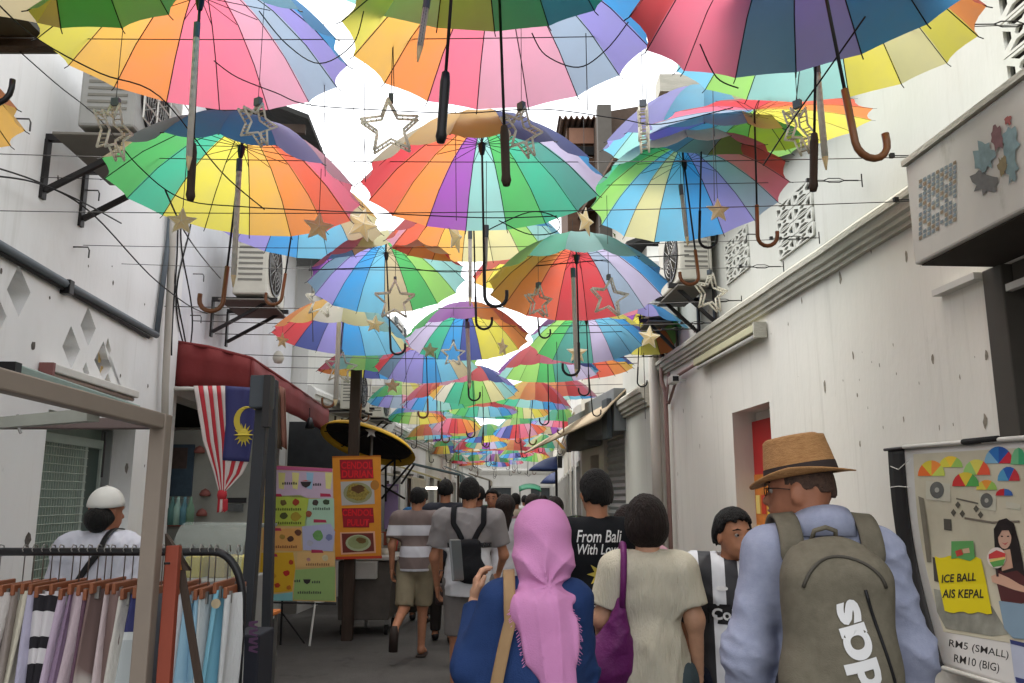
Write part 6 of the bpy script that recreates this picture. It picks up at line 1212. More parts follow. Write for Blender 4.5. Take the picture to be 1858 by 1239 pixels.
def person(loc, rz, label, J, skin_='tan', h=.011, yaw=0, face=False, hands=True, handpose=None, tilt=0, arms=True, low_legs=True, group='people walking in the alley', headoff=(0, 0, 0)):
    root = empty('person', loc, label, 'person', group, rz=rz); k = J['k']; hc = J['hd'] + V(*headoff)
    hp_, L_ = head_prims(hc, k, yaw)
    tors = torso_prims(J); neck = capsule(J['nck'] - V(0, 0, .03), hc + V(0, -.02, -.03), .052 * k, .050 * k)
    limbs = []
    for n in 'LR':
        if arms: limbs += arm_prims(J, n)
        limbs += leg_prims(J, n)
        limbs += [capsule(J['an' + n] + V(0, -.02, -.03), J['to' + n], .036 * k, .028 * k), capsule(J['to' + n], J['to' + n] + (J['to' + n] - J['an' + n]) * V(.35, .35, 0), .028 * k, .018 * k)]
    body = union([union(tors + [neck] + limbs, .035), union(hp_ + [neck], .018)], .02)
    for s in (-1, 1):
        e = ell(L_(s * .077, -.006, -.012), (.010 * k, .022 * k, .033 * k), yaw + s * -.3); body = union([body, e], .008)
    for s in (-1, 1):
        e = ell(L_(s * .031, .093, .002), (.014 * k, .009 * k, .007 * k), yaw); body = sub(body, e)
    ex = []
    if hands and arms:
        for n in 'LR':
            hpz = (handpose or {}).get(n, {}); ex.append(hand_nets(J['wr' + n], J['el' + n], k, thumb=1 if n == 'L' else -1, **({'curl': .45, 'h': .005 if h < .012 else .009} | hpz)))
    sdf_obj('body', body, h, SKIN[skin_], root, ex)
    if face:
        for s in (-1, 1):
            p = L_(s * .031, .0795, .002); o = MB().lathe([(0.0001, .0115 * k), (.008 * k, .008 * k), (.0115 * k, 0), (.008 * k, -.008 * k), (.0001, -.0115 * k)], 12, p).obj('eye', simple('eye_white', (150, 142, 134), .3), root, True, world=False)
            p2 = L_(s * .030, .0890, .002); MB().lathe([(0.0001, .0058 * k), (.005 * k, .004 * k), (.0064 * k, 0), (.005 * k, -.004 * k), (.0001, -.0058 * k)], 10, p2).obj('iris', simple('iris', (40, 28, 22), .2), root, True, world=False)
            b = [L_(s * .014, .094, .026), L_(s * .034, .094, .031), L_(s * .054, .080, .024)]; MB().tube(b, [.003 * k, .004 * k, .002 * k], 6).obj('eyebrow', HB, root, True, world=False)
        MB().tube([L_(-.022, .092, -.062), L_(-.008, .1, -.060), L_(.008, .1, -.060), L_(.022, .092, -.062)], [.002, .0045, .0045, .002], 6).obj('mouth', simple('lips', (150, 84, 76), .4), root, True, world=False)
    return root, J, hc, L_
def shirt(root, J, m, t=.022, sleeve=.62, hem=.88, flare=.02, fold=.007, seed=1, h=.0085, k_=.05, neckr=.068, name='shirt', sleeve_t=None, lower=None, side=None, extra=[], taper=1.0, fr=(42, 42, 34)):
    kz = J['k']; st_ = sleeve_t if sleeve_t is not None else t + .012
    tp = torso_prims(J, t); hipb = J['b']
    tp.append(capsule(J['pel'] + V(0, -.01, .1), J['pel'] + V(0, -.01, hem * kz - .93 * kz - .05), .125 * hipb + t, .13 * hipb + t + flare)) if hem < .95 else None
    sl = []
    for n in 'LR':
        a, e, w = J['sh' + n], J['el' + n], J['wr' + n]
        if sleeve <= 1: sl.append(capsule(a, a + (e - a) * sleeve, .056 + st_, .050 + st_, True))
        else: sl += [capsule(a, e, .054 + st_, .046 + st_), capsule(e, e + (w - e) * (sleeve - 1), .046 + st_, .034 + st_ * .7, True)]
    body = tp
    def flat(f):   # keep the torso flatter than a capsule front to back
        return f
    f = union(body + sl + extra, k_)
    base = f; f = folds(f, fold, seed, fr)
    f = clip(f, (0, 0, -1), -hem * kz)
    f = sub(f, ell(J['nck'] + V(0, .028, .062) * kz, (neckr * kz, neckr * kz * 1.05, .062 * kz)))
    o = sdf_obj(name, f, h, m, root); f.base = base; return o, f
def trousers(root, J, m, t=.016, leg=1.0, fold=.004, seed=3, h=.011, top=1.0, name='trousers'):
    pr = [ell(J['pel'] + V(0, -.012, -.03), (.158 * J['b'] + t, .118 * J['b'] + t, .14 * J['k']))]
    for n in 'LR':
        a, e, w = J['hp' + n], J['kn' + n], J['an' + n]
        if leg <= 1: pr.append(capsule(a, a + (e - a) * leg, .088 + t, .072 + t, True))
        else: pr += [capsule(a, e, .086 + t, .060 + t), capsule(e, e + (w - e) * (leg - 1), .060 + t, .048 + t, True)]
    f = clip(folds(union(pr, .03), fold, seed), (0, 0, 1), top * J['k']); return sdf_obj(name, f, h, m, root)
def shoes(root, J, m, hh=.012):
    for n in 'LR':
        a, b = J['an' + n], J['to' + n]; d = (b - a) * V(1, 1, 0); d = d / (np.linalg.norm(d) + 1e-6)
        f = union([capsule(a + V(0, 0, -.045) - d * .03, b + d * .04 - V(0, 0, .0), .040, .034), capsule(a - V(0, 0, .03), a + V(0, 0, .0), .042, .044)], .02); f = clip(f, (0, 0, -1), .0 - min(a[2] - .085, 0)) if a[2] < .12 else f
        sdf_obj('shoe', f, hh, m, root)
def hair_short(root, hc, k, yaw, m, t=.014, nape=-.055, brow=.045, h=.007, seed=5, bald=False, vol=0, side=.0, name='hair', back=0):
    c = V(*hc); cy, sy = math.cos(yaw), math.sin(yaw)
    f = union([ell(c + V(0, 0, .024) * k, ((.076 + t + vol) * k, (.094 + t + vol) * k, (.099 + t + vol * .6) * k), yaw), ell(c + V(.025 * sy, -.025 * cy, -.02) * k, ((.070 + t * .8 + vol) * k, (.072 + t + vol) * k, (.075 + t) * k), yaw)], .03)
    f = folds(f, .0028, seed, (140, 140, 25))
    def fn(P, d):
        Q = P - c; y = (-Q[..., 0] * sy + Q[..., 1] * cy) / k; x = (Q[..., 0] * cy + Q[..., 1] * sy) / k; z = Q[..., 2] / k
        line = np.where(y > .035, brow + .01 - (y - .035) * -.25, np.where(y > -.02, -.005 - side + (y + .02) * .5, nape + (y + .095) * .35))
        wob = .006 * np.sin(x * 160 + seed) + .006 * np.sin(x * 77 + y * 90) + .004 * np.sin(x * 290)
        return np.maximum(d, (line + wob - z) * k)
    return sdf_obj(name, wrap(f, fn), h, m, root)
def project_text(body, f, root, m, cx, cz, width, height, name='lettering', shear=0, offset=0, off=.003, rot=0, y0=-.5, dirn=1, space=1.0, mirror=False):
    # lay flat letters on the cloth, seen from behind (dirn 1 : marching +Y) or front (-1)
    me = text_mesh(body, 1, offset, shear, 'LEFT', space); return project_mesh(me, f, root, m, cx, cz, width, height, name, off, rot, y0, dirn)
def project_mesh(me, f, root, m, cx, cz, width, height, name='print', off=.003, rot=0, y0=-.5, dirn=1, slant=0):
    bm_ = bmesh.new(); bm_.from_mesh(me); bmesh.ops.triangulate(bm_, faces=bm_.faces)
    for _ in range(2):
        L_ = (max(v.co.x for v in bm_.verts) - min(v.co.x for v in bm_.verts)) / 14
        es = [e for e in bm_.edges if e.calc_length() > L_]
        if es: bmesh.ops.subdivide_edges(bm_, edges=es, cuts=1); bmesh.ops.triangulate(bm_, faces=bm_.faces)
    bm_.to_mesh(me); bm_.free(); n = len(me.vertices); co = np.empty(n * 3); me.vertices.foreach_get('co', co); co = co.reshape(-1, 3)
    x0, x1, ya, yb = co[:, 0].min(), co[:, 0].max(), co[:, 1].min(), co[:, 1].max(); X = ((co[:, 0] - x0) / (x1 - x0) - .5) * width * dirn; Z = ((co[:, 1] - ya) / (yb - ya) - .5) * height; X = X + Z * slant
    cr_, sr_ = math.cos(rot), math.sin(rot); px = cx + X * cr_ - Z * sr_; pz = cz + X * sr_ + Z * cr_
    y = np.full(n, y0 * dirn, dtype=f32)
    for _ in range(60):
        d = f(np.stack([px, y, pz], -1).astype(f32)); y = y + dirn * np.clip(d * .7, -.01, .05)
    out = np.stack([px, y - dirn * off, pz], -1); me.vertices.foreach_set('co', out.ravel()); me.update()
    return link(name, me, root, m, False)
def band(f, n, c, w, t=.006, clips=(), off=.003):   # strap: a strip of the cloth surface between two parallel planes
    n = V(*n); n = n / np.linalg.norm(n)
    def fn(P, d):
        r_ = np.maximum(np.abs(d - off - t) - t, np.abs(P @ n - c) - w / 2)
        for (m_, c_) in clips: r_ = np.maximum(r_, P @ V(*m_) - c_)
        return r_
    return wrap(f, fn)
def ribbon(f, root, m, pts, w, name='strap', th=.006, off=.003, n=26):
    f = getattr(f, 'base', f); off += .011
    # pts: (x, y0, z0, dirx, diry, dirz) start points outside the cloth and the direction to march inwards
    P = np.array(pts, float); k = len(P); t = np.linspace(0, k - 1, n); Q = np.stack([np.interp(t, range(k), P[:, j]) for j in range(6)], 1)
    p = Q[:, :3].astype(f32); d = Q[:, 3:]; d = (d / np.linalg.norm(d, axis=1)[:, None]).astype(f32); ws = w if hasattr(w, '__len__') else (w, w); W = np.interp(np.linspace(0, 1, n), np.linspace(0, 1, len(ws)), ws)
    def march(p, d):
        p = p.copy()
        for _ in range(50): p = p + d * np.clip(f(p) * .8, -.02, .06)[:, None]
        return p
    c = march(p, d); T = np.gradient(c, axis=0); T /= np.linalg.norm(T, axis=1)[:, None]; S = np.cross(T, d); S /= np.linalg.norm(S, axis=1)[:, None]
    rows = []
    for s_ in (-1, -.5, 0, .5, 1):
        e = march(c - d * .05 + S * (W * s_ / 2)[:, None], d); rows.append(e - d * off)
    R_ = np.stack(rows, 1)
    for _ in range(2): R_[1:-1] = (R_[:-2] + R_[1:-1] * 2 + R_[2:]) / 4
    top = R_ - d[:, None, :] * th; vs = np.concatenate([R_.reshape(-1, 3), top.reshape(-1, 3)]); N_ = n * 5; fs = []
    for i in range(n - 1):
        for j in range(4): a = i * 5 + j; fs += [(a, a + 1, a + 6, a + 5), (a + N_, a + 5 + N_, a + 6 + N_, a + 1 + N_)]
        fs += [(i * 5, i * 5 + 5, i * 5 + 5 + N_, i * 5 + N_), (i * 5 + 4, i * 5 + 4 + N_, i * 5 + 9 + N_, i * 5 + 9)]
    mb = MB(); mb.add([tuple(map(float, v)) for v in vs], fs); return mb.obj(name, m, root, True, world=False)
def shoulder_path(J, xs, xt, zb, zf, lean=.35):   # from the back at (xs, zb) over the shoulder at xt and down the front to zf
    zc = float(J['shL'][2]) - .0; o = [(xs, -.5, zb, 0, 1, 0), (xs * .5 + xt * .5, -.5, (zb + zc) / 2, 0, 1, 0), (xt, -.5, zc - .03, 0, 1, 0)]
    for a in (20, 45, 70, 95, 120, 150): o.append((xt, -.012 - .4 * math.cos(R(a)), zc - .03 + .4 * math.sin(R(a)), 0, math.cos(R(a)), -math.sin(R(a))))
    o += [(xt, .5, zc - .05, 0, -1, 0), (xt * 1.1, .5, (zc + zf) / 2, 0, -1, 0), (xt * 1.15, .5, zf, 0, -1, 0)]; return o
def collar(root, J, m, r_, h_, up=0):
    n_ = J['nck'] + V(0, 0, up)
    def fn(u, v):
        a = u * 2 * PI + PI / 2; bk = .5 - .5 * math.sin(a); q = (0, .25, .5, .75, 1)[int(round(v * 4))]
        rr = r_ + (.0, .001, .006, .016, .024)[int(round(v * 4))]; zz = (-.01, h_ * .6, h_, h_ * .55, -.008)[int(round(v * 4))]
        return Vector((float(n_[0]) + rr * math.cos(a) * 1.02, float(n_[1]) - .004 + rr * math.sin(a) * 1.05, float(n_[2]) + zz * (.35 + .65 * bk) - .028 * (1 - bk) - .004))
    mb = MB(); mb.grid(fn, 40, 4); o = mb.obj('collar', m, root, True, world=False); md = o.modifiers.new('s', 'SOLIDIFY'); md.thickness = .003; return o
def gp(px, Y): return at(px, 905, Y).x      # ground x under a pixel column
# ---------------------------------------------------------------- woman in the pink headscarf filming with a phone
def P_hijab():
    J = joints(1.555, .130, .085, .90); k = J['k']
    J['elL'] = V(-.225, .0, 1.055); J['wrL'] = V(-.205, .20, 1.245); J['elR'] = V(.145, .05, 1.05); J['wrR'] = V(-.08, .27, 1.19)
    loc = (gp(972, 2.88), 2.88, 0)
    root, J, hc, L_ = person(loc, R(2), 'woman in a pink headscarf and navy blue long sleeved top holding up a phone', J, 'light', .010, headoff=(.022, .0, .0), handpose={'L': dict(fdir=(.06, .22, 1), palm_n=(1, .1, 0), curl=.62, h=.004), 'R': dict(fdir=(-.75, .2, .5), palm_n=(0, -.3, 1), curl=.3, h=.004)})
    top, f = shirt(root, J, knit('navy_top', (42, 64, 110), (32, 52, 92), 3), .018, 1.93, .72, .05, .009, 11, .0075, .045, .05, 'top', .012, fr=(40, 40, 40), extra=[ell((-.02, .0, .98), (.185, .125, .30))])
    trousers(root, J, knit('dark_skirt', (36, 44, 66)), .05, 1.9, h=.014, name='skirt')
    shoes(root, J, M['black'])
    pinkm = mat('pink_scarf', lin((206, 142, 188)), .8, col2=lin((192, 126, 174)), scale=2.5, bump=.2, bscale=220, spec=.2)
    c = hc + V(0, -.004, .010); nk = J['nck'] + V(.015, 0, 0)
    hd = [ell(c, (.100, .120, .126)), ell(c + V(0.005, -.03, -.080), (.105, .105, .10)), capsule(c + V(0, -.015, -.11), nk + V(0, -.015, .01), .094, .100), ell(nk + V(0, -.015, -.02), (.128, .098, .05)),
          ell(nk + V(-.01, -.085, -.06), (.105, .050, .085)), ell(nk + V(.022, -.108, -.15), (.092, .036, .13)), ell(nk + V(.045, -.125, -.28), (.058, .028, .13)), capsule(nk + V(.05, -.125, -.34), nk + V(.058, -.128, -.455), .028, .008)]
    g_ = union(hd, .03)
    def ridge(x): return 1 - 2 * np.abs(np.sin(x)) ** .7
    def fn(P, d):
        Q = P - c; x = Q[..., 0]; z = Q[..., 2]; low = np.clip((-z - .135) / .06, 0, 1); up = 1 - low
        rx = x - .012; rz = z + .150; rr = np.sqrt(rx * rx + rz * rz) + .02; th = np.arctan2(rx, rz)       # folds radiate from the knot at the nape
        fan = ridge(th * 4.2 + .5 * np.sin(rr * 30) + .6) * np.clip((.21 - rr) / .14, 0, 1) * np.clip(rr / .05, 0, 1)
        swp = ridge(z * 27 + x * 15 + .6 * np.sin(x * 22) + .5) * np.clip((.07 - z) * 7, 0, 1)
        dr = ridge((x - .02) / (.35 + np.clip(-z - .15, 0, 1) * -.3) * 16 + z * 4); d2 = np.sin(x * 120 + z * 18)
        knot = np.exp(-(rz ** 2) / .0009)
        return d - (.0085 * fan + .006 * swp) * up - (.0055 * dr + .0015 * d2) * low + .014 * knot * (Q[..., 1] < .05)
    g_ = wrap(g_, fn); g_ = sub(g_, ell(c + V(0, .135, -.02), (.072, .075, .095)))
    sdf_obj('headscarf', g_, .0058, pinkm, root)
    fr_ = MB(); rd_ = random.Random(3); ef = g_
    for i in range(120):   # frayed edge threads of the scarf tail
        t = (i // 2) / 59; s = -1 if i % 2 else 1; z = float(nk[2]) - .05 - .38 * t; x = float(nk[0]) + .02 + .035 * t + s * .16
        for _ in range(30): x -= s * float(np.clip(ef(V(x, -.115 - .01 * t, z)) * .7, -.01, .04))
        fr_.tube([(x - s * .003, -.115, z), (x + s * rd_.uniform(.004, .012), -.117, z - rd_.uniform(.002, .016))], .0011, 3)
    fr_ = fr_.obj('fringe', pinkm, root, world=False); fr_['kind'] = 'stuff'
    zs = float(J['shL'][2])
    path = [(-.165, -.5, .85, 0, 1, 0), (-.140, -.5, 1.0, 0, 1, 0), (-.108, -.5, 1.15, 0, 1, 0), (-.090, -.5, zs - .05, 0, 1, 0)] + [(-.093, -.012 - .4 * math.cos(R(a)), zs - .05 + .4 * math.sin(R(a)), 0, math.cos(R(a)), -math.sin(R(a))) for a in (20, 50, 80, 110, 140)] + [(-.08, .5, zs - .1, 0, -1, 0), (0, .5, 1.1, 0, -1, 0)]
    ribbon(f, root, simple('tan_strap', (158, 128, 92), .7, var=.15, scale=20), path, .038, 'bag_strap', .005, .003, 44)
    ph = empty('phone', (loc[0], loc[1], 0), 'smartphone in a pale case held up by the woman in the pink headscarf', 'phone')
    pc_ = at(828, 1016, 3.06); MB().box((0, 0, 0), (.066, .010, .145)).obj('case', simple('phone_case', (104, 106, 106), .35), ph, bevel=.006, world=False)
    MB().box((0, -.0056, 0), (.058, .001, .134)).obj('screen', simple('phone_screen', (84, 90, 92), .15), ph, world=False)
    ph.location = pc_; ph.rotation_euler = (R(-8), R(2), R(58))
P_hijab()
# ---------------------------------------------------------------- man with the straw hat and backpack
def P_hat():
    J = joints(1.77, .172, .095, .97); yaw = R(60)
    J['elL'] = V(-.240, -.03, 1.15); J['wrL'] = V(-.255, .03, .90); J['elR'] = V(.240, -.02, 1.15); J['wrR'] = V(.262, .05, .90)
    loc = (gp(1482, 2.6), 2.6, 0)
    root, J, hc, L_ = person(loc, R(-3), 'man in a straw hat and light blue shirt carrying an olive backpack', J, 'brown', .010, yaw, face=True, headoff=(-.035, .015, -.04))
    blue = knit('chambray', (154, 159, 180), (140, 146, 168), 30, .15)
    coll = capsule(J['nck'] + V(-.03, -.03, .028), J['nck'] + V(.03, -.03, .028), .065, .065)
    o, f = shirt(root, J, blue, .024, 1.92, .80, .02, .0095, 21, .0075, .055, .052, 'shirt', .018, fr=(34, 34, 36))
    collar(root, J, blue, .080, .078, .018)
    trousers(root, J, knit('navy_trousers', (46, 50, 62)), .02, 1.95, h=.014); shoes(root, J, M['black'])
    hair_short(root, hc, J['k'], yaw, mat('hair_cropped', lin((92, 70, 58)), .7, col2=lin((60, 46, 40)), scale=60, bump=.5, bscale=300), .001, -.012, h=.0055)
    # glasses
    gl = MB()
    for s in (-1, 1):
        gl.tube([L_(s * .033 + .024 * math.cos(a * .3927), .105 - abs(s * .033 + .024 * math.cos(a * .3927)) * .15, .002 + .018 * math.sin(a * .3927)) for a in range(17)], .0016, 5); gl.tube([L_(s * .057, .097, .006), L_(s * .078, .05, .006), L_(s * .08, -.01, .0)], .0016, 5)
    gl.tube([L_(-.009, .104, .006), L_(.009, .104, .006)], .0016, 5); gl.obj('glasses', simple('glasses', (46, 34, 30), .3), root, True, world=False)
    # straw hat: its own thing
    hat = empty('hat', (0, 0, 0), 'tan straw trilby hat with a black band worn by the man at right', 'hat')
    hc2 = Vector(hc) + Vector((0, 0, .046)); straw = mat('straw', lin((196, 150, 100)), .7, col2=lin((164, 118, 72)), scale=40, stretch=(1, 1, 5), bump=.6, bscale=150)
    n = 48
    def crown(u, v):
        a = u * 2 * PI; z = .112 * min(1, v / .72) if v < .72 else .112
        if v < .72: r_ = 1 - .16 * (v / .72) ** 1.5
        else: r_ = .84 * (1 - (v - .72) / .28)
        top = 1 if v >= .72 else 0
        x = .094 * r_ * math.cos(a); y = .113 * r_ * math.sin(a)
        zz = z + (.012 * math.sin(min(1, (v - .6) / .2) * PI / 2) if v > .6 else 0) - top * .026 * math.exp(-(x / .022) ** 2) * (1 if y > -.09 else .4)
        if v > .55: x *= 1 - .22 * max(0, math.sin(a)) ** 3 * (v - .55)
        return Vector((x, y, zz))
    mb = MB(); mb.grid(crown, n, 26); mb.obj('crown', straw, hat, True, world=False)
    mb = MB(); mb.grid(lambda u, v: Vector(((.094 + .046 * v) * math.cos(u * 2 * PI), (.113 + .050 * v) * math.sin(u * 2 * PI), -.004 + .0 * v + .022 * v * v * abs(math.cos(u * 2 * PI)) ** 2 - .014 * v * max(0, math.sin(u * 2 * PI)) - .010 * v * max(0, -math.sin(u * 2 * PI)))), n, 8); o = mb.obj('brim', straw, hat, True, world=False); md = o.modifiers.new('s', 'SOLIDIFY'); md.thickness = .004
    mb = MB(); mb.grid(lambda u, v: Vector(((.0965 - .004 * v) * math.cos(u * 2 * PI), (.1155 - .004 * v) * math.sin(u * 2 * PI), .002 + .03 * v)), n, 3); mb.obj('band', simple('hat_band', (52, 44, 42), .8), hat, True, world=False)
    hat.matrix_world = Matrix.Translation(loc) @ Matrix.Rotation(R(-3), 4, 'Z') @ Matrix.Translation(hc2) @ Matrix.Rotation(yaw, 4, 'Z') @ Matrix.Rotation(R(-9), 4, 'X')
    # backpack
    bp = empty('backpack', loc, 'olive grey backpack with white sports lettering on the man in the straw hat', 'backpack', rz=R(-3))
    olive = knit('olive_pack', (112, 106, 92), (98, 93, 80), 30, .2); blk = knit('black_pack', (34, 34, 38), (26, 26, 30), 20)
    cx = -.035
    pk = union([rbox((cx, -.215, 1.20), (.150, .075, .25), .07, 0, R(5)), ell((cx, -.245, 1.08), (.150, .085, .22)), ell((cx, -.185, 1.42), (.115, .06, .075))], .05)
    def seam(P, d): return d + .004 * np.exp(-((P[..., 0] - cx + .085) ** 2) / .00002) - .004 * np.sin(P[..., 2] * 27 + P[..., 0] * 17) * .8 - .004 * np.sin(P[..., 0] * 34 + P[..., 2] * 13) + .000 * np.exp(-((P[..., 2] - 1.335 - .9 * (P[..., 0] - cx) ** 2 * -6) ** 2) / .0001)
    pk = wrap(pk, seam); sdf_obj('main_pocket', pk, .0065, olive, bp)
    for s in (-1, 1):
        sp2 = union([ell((cx + s * .14, -.195, 1.03), (.035, .06, .12)), rbox((cx + s * .135, -.2, .98), (.03, .055, .08), .025)], .03); sdf_obj('side_pocket', sp2, .008, blk, bp)
    def ys(x, z):
        y = -.5
        for _ in range(60): y += float(np.clip(pk(V(x, y, z)) * .7, -.01, .05))
        return y
    zp = MB(); zp.tube([(cx + .055 + .10 * t / 14, ys(cx + .055 + .10 * t / 14, 1.36 - .40 * t / 14) - .002, 1.36 - .40 * t / 14) for t in range(15)], .0045, 6); zp.obj('zip', M['black'], bp, True, world=False)
    fl2 = []
    for i in range(21):
        a = PI * (.08 + .84 * i / 20); x = cx + .112 * math.cos(a); z = 1.34 + .105 * math.sin(a); fl2.append((x, ys(x, z) - .002, z))
    MB().tube(fl2, .005, 6).obj('zip', simple('zip_olive', (70, 66, 58), .6), bp, True, world=False)
    MB().tube([(cx - .035, -.15, 1.48), (cx - .03, -.17, 1.51), (cx + .0, -.18, 1.52), (cx + .03, -.17, 1.51), (cx + .035, -.15, 1.48)], .007, 6).obj('grab_loop', olive, bp, True, world=False)
    WH = simple('print_white', (214, 214, 214), .6, var=.04)
    project_text('\u0251did\u0251s', pk, bp, WH, cx + .034, 1.125, .42, .092, 'lettering', 0, .04, .004, R(103), space=.97)
    for s in (-1, 1): ribbon(f, bp, olive, shoulder_path(J, cx + s * .06, s * .115, 1.42, 1.15), (.075, .066, .062, .05), 'shoulder_strap', .011, .002, 40)
    lb = MB(); lb.tube([(-.262, .07, 1.05), (-.235, -.09, 1.03), (-.18, -.165, .96), (-.12, -.19, .88)], .010, 6); lb.obj('lower_strap', blk, bp, True, world=False)
P_hat()
# ---------------------------------------------------------------- woman in the cream blouse with the purple bag
def P_cream():
    J = joints(1.585, .142, .085, .90)
    J['elL'] = V(-.205, -.01, 1.09); J['wrL'] = V(-.20, .15, .98); J['elR'] = V(.190, -.03, 1.09); J['wrR'] = V(.205, .03, .86)
    loc = (gp(1172, 3.75), 3.75, 0)
    root, J, hc, L_ = person(loc, R(-3), 'woman with short dark hair in a cream blouse carrying a purple bag', J, 'light', .010, R(12))
    lin_ = mat('cream_linen', lin((208, 202, 184)), .9, col2=lin((192, 186, 166)), scale=14, stretch=(1, 1, .15), bump=.45, bscale=150, spec=.1)
    o, f = shirt(root, J, lin_, .026, .78, .70, .035, .0085, 31, .008, .05, .06, 'blouse', .030, fr=(40, 40, 22))
    trousers(root, J, knit('grey_blue_trousers', (78, 92, 98)), .03, 1.8, h=.013); shoes(root, J, M['black'])
    c = hc; hm = HBr
    g_ = union([ell(c + V(0, -.005, .028), (.092, .108, .104)), ell(c + V(0, -.035, -.03), (.094, .084, .082))], .04); g_ = folds(g_, .0032, 8, (130, 130, 18))
    g_ = sub(g_, ell(c + V(-.02, .12, -.03), (.085, .07, .085))); g_ = clip(g_, (0, .25, -1), -(float(c[2]) - .098)); sdf_obj('hair', g_, .0055, hm, root)
    bag = empty('shoulder_bag', loc, 'purple slouchy hobo bag hanging from the shoulder of the woman in cream', 'bag', rz=R(-3))
    pm = mat('purple_bag', lin((112, 34, 104)), .55, col2=lin((84, 22, 80)), scale=4, bump=.25, bscale=60, spec=.3)
    b = union([ell((-.24, -.085, .90), (.135, .075, .105)), ell((-.17, -.085, .93), (.10, .06, .13)), capsule((-.15, -.09, 1.0), (-.13, -.10, 1.17), .055, .022), ell((-.30, -.07, .93), (.09, .06, .075))], .05); b = folds(b, .006, 4, (40, 40, 25)); sdf_obj('bag_body', b, .0085, pm, bag)
    sh = [(-.125, -.115, 1.15), (-.118, -.125, 1.26), (-.112, -.105, 1.36), (-.110, -.06, 1.405), (-.11, .0, 1.405), (-.12, .07, 1.34), (-.14, .10, 1.18), (-.17, .06, 1.04)]
    MB().tube(sh, .014, 8).obj('strap', pm, bag, True, world=False)
P_cream()
# ---------------------------------------------------------------- man in black printed T-shirt
def P_black():
    J = joints(1.73, .20, .095, 1.05); loc = (gp(1082, 4.5), 4.5, 0)
    root, J, hc, L_ = person(loc, R(0), 'man in a black T-shirt with white lettering and a yellow sun on the back', J, 'tan', .012, R(18), face=True)
    o, f = shirt(root, J, knit('black_tee', (26, 28, 32), (20, 22, 26), 5), .024, .68, .86, .012, .005, 41, .010, .055, .066, 'tshirt', .03)
    trousers(root, J, knit('blue_jeans', (66, 82, 92), (52, 68, 80), 8), .014, 1.95, h=.013); shoes(root, J, M['black'])
    hair_short(root, hc, J['k'], R(18), HB, .011, -.060, vol=.0)
    WH = simple('print_white', (214, 214, 214), .6, var=.04)
    project_text('From Bali', f, root, WH, .0, 1.410, .235, .062, 'lettering', .25, .010, .003, 0)
    project_text('With Love.', f, root, WH, .0, 1.345, .225, .052, 'lettering', .25, .010, .003, 0)
    yl = simple('print_yellow', (206, 186, 84), .6, var=.06); pts = []
    for i in range(16): r_ = 1 if i % 2 == 0 else .46; a = i * PI / 8 + .39 / 2 * 0; pts.append((r_ * math.sin(a), r_ * math.cos(a)))
    project_mesh(curve_mesh([pts]), f, root, yl, .0, 1.22, .135, .135, 'sun_print', .003)
    project_mesh(curve_mesh([disc(0, 0, 1, 1, 20), disc(0, 0, .62, .62, 20)]), f, root, simple('print_black', (30, 30, 32), .6), .0, 1.22, .042, .042, 'sun_print', .0045)
    project_mesh(curve_mesh([disc(0, 0, 1, 1, 12)]), f, root, simple('print_black', (30, 30, 32), .6), .0, 1.22, .014, .014, 'sun_print', .0045)
    project_text('The Island of Gods', f, root, WH, .0, 1.11, .22, .022, 'lettering', .1, .006, .003, 0)
    project_mesh(curve_mesh([rect(-1, 1, -.1, .1)]), f, root, WH, .0, 1.07, .16, .004, 'underline', .003)
P_black()
# ---------------------------------------------------------------- boy in black and white striped jersey
def P_jersey():
    J = joints(1.55, .170, .085, .95); loc = (gp(1322, 3.9), 3.9, 0); rz = R(180 - 10)
    root, J, hc, L_ = person(loc, rz, 'boy in a black and white striped football jersey facing the camera', J, 'tan', .010, R(28), face=True, headoff=(-.01, .02, -.02))
    m = bpy.data.materials.new('jersey'); m.use_nodes = True; N = m.node_tree.nodes; L = m.node_tree.links; b = N['Principled BSDF']; b.inputs['Roughness'].default_value = .6
    tc = N.new('ShaderNodeTexCoord'); sx = N.new('ShaderNodeSeparateXYZ'); L.new(tc.outputs['Object'], sx.inputs[0]); ma = N.new('ShaderNodeMath'); ma.operation = 'MULTIPLY_ADD'; ma.inputs[1].default_value = 1.6; ma.inputs[2].default_value = .5; L.new(sx.outputs['X'], ma.inputs[0])
    cr = N.new('ShaderNodeValToRGB'); cr.color_ramp.interpolation = 'CONSTANT'; W_, K_ = lin((204, 206, 210)), lin((36, 36, 40)); st_ = [(0, K_), (.20, W_), (.30, K_), (.39, W_), (.47, K_), (.56, W_), (.65, K_), (.74, W_), (.81, K_)]
    while len(cr.color_ramp.elements) < len(st_): cr.color_ramp.elements.new(.5)
    for e, (p, c) in zip(cr.color_ramp.elements, st_): e.position = p; e.color = (*c, 1)
    L.new(ma.outputs[0], cr.inputs[0]); L.new(cr.outputs[0], b.inputs['Base Color'])
    o, f = shirt(root, J, m, .026, .80, .84, .015, .006, 51, .009, .05, .07, 'jersey', .034)
    trousers(root, J, knit('navy_shorts', (30, 34, 48)), .03, .95, h=.013, name='shorts'); shoes(root, J, M['white_plastic'])
    hair_short(root, hc, J['k'], R(28), HB, .016, -.05, brow=.05, vol=.004)
    blk = simple('print_black', (30, 30, 32), .6); WH = simple('print_white', (214, 214, 214), .6, var=.04)
    project_mesh(curve_mesh([rect(-1, 1, -.3, .3)]), f, root, blk, -.0, 1.10, .24, .085, 'sponsor_panel', .003, 0, -.5, -1)
    project_text('CoL', f, root, WH, .045, 1.10, .115, .05, 'lettering', 0, .03, .0055, 0, -.5, -1)
    project_mesh(curve_mesh([disc(0, 0, 1, 1, 14)]), f, root, WH, .055, 1.21, .05, .022, 'crest', .003, 0, -.5, -1)
P_jersey()
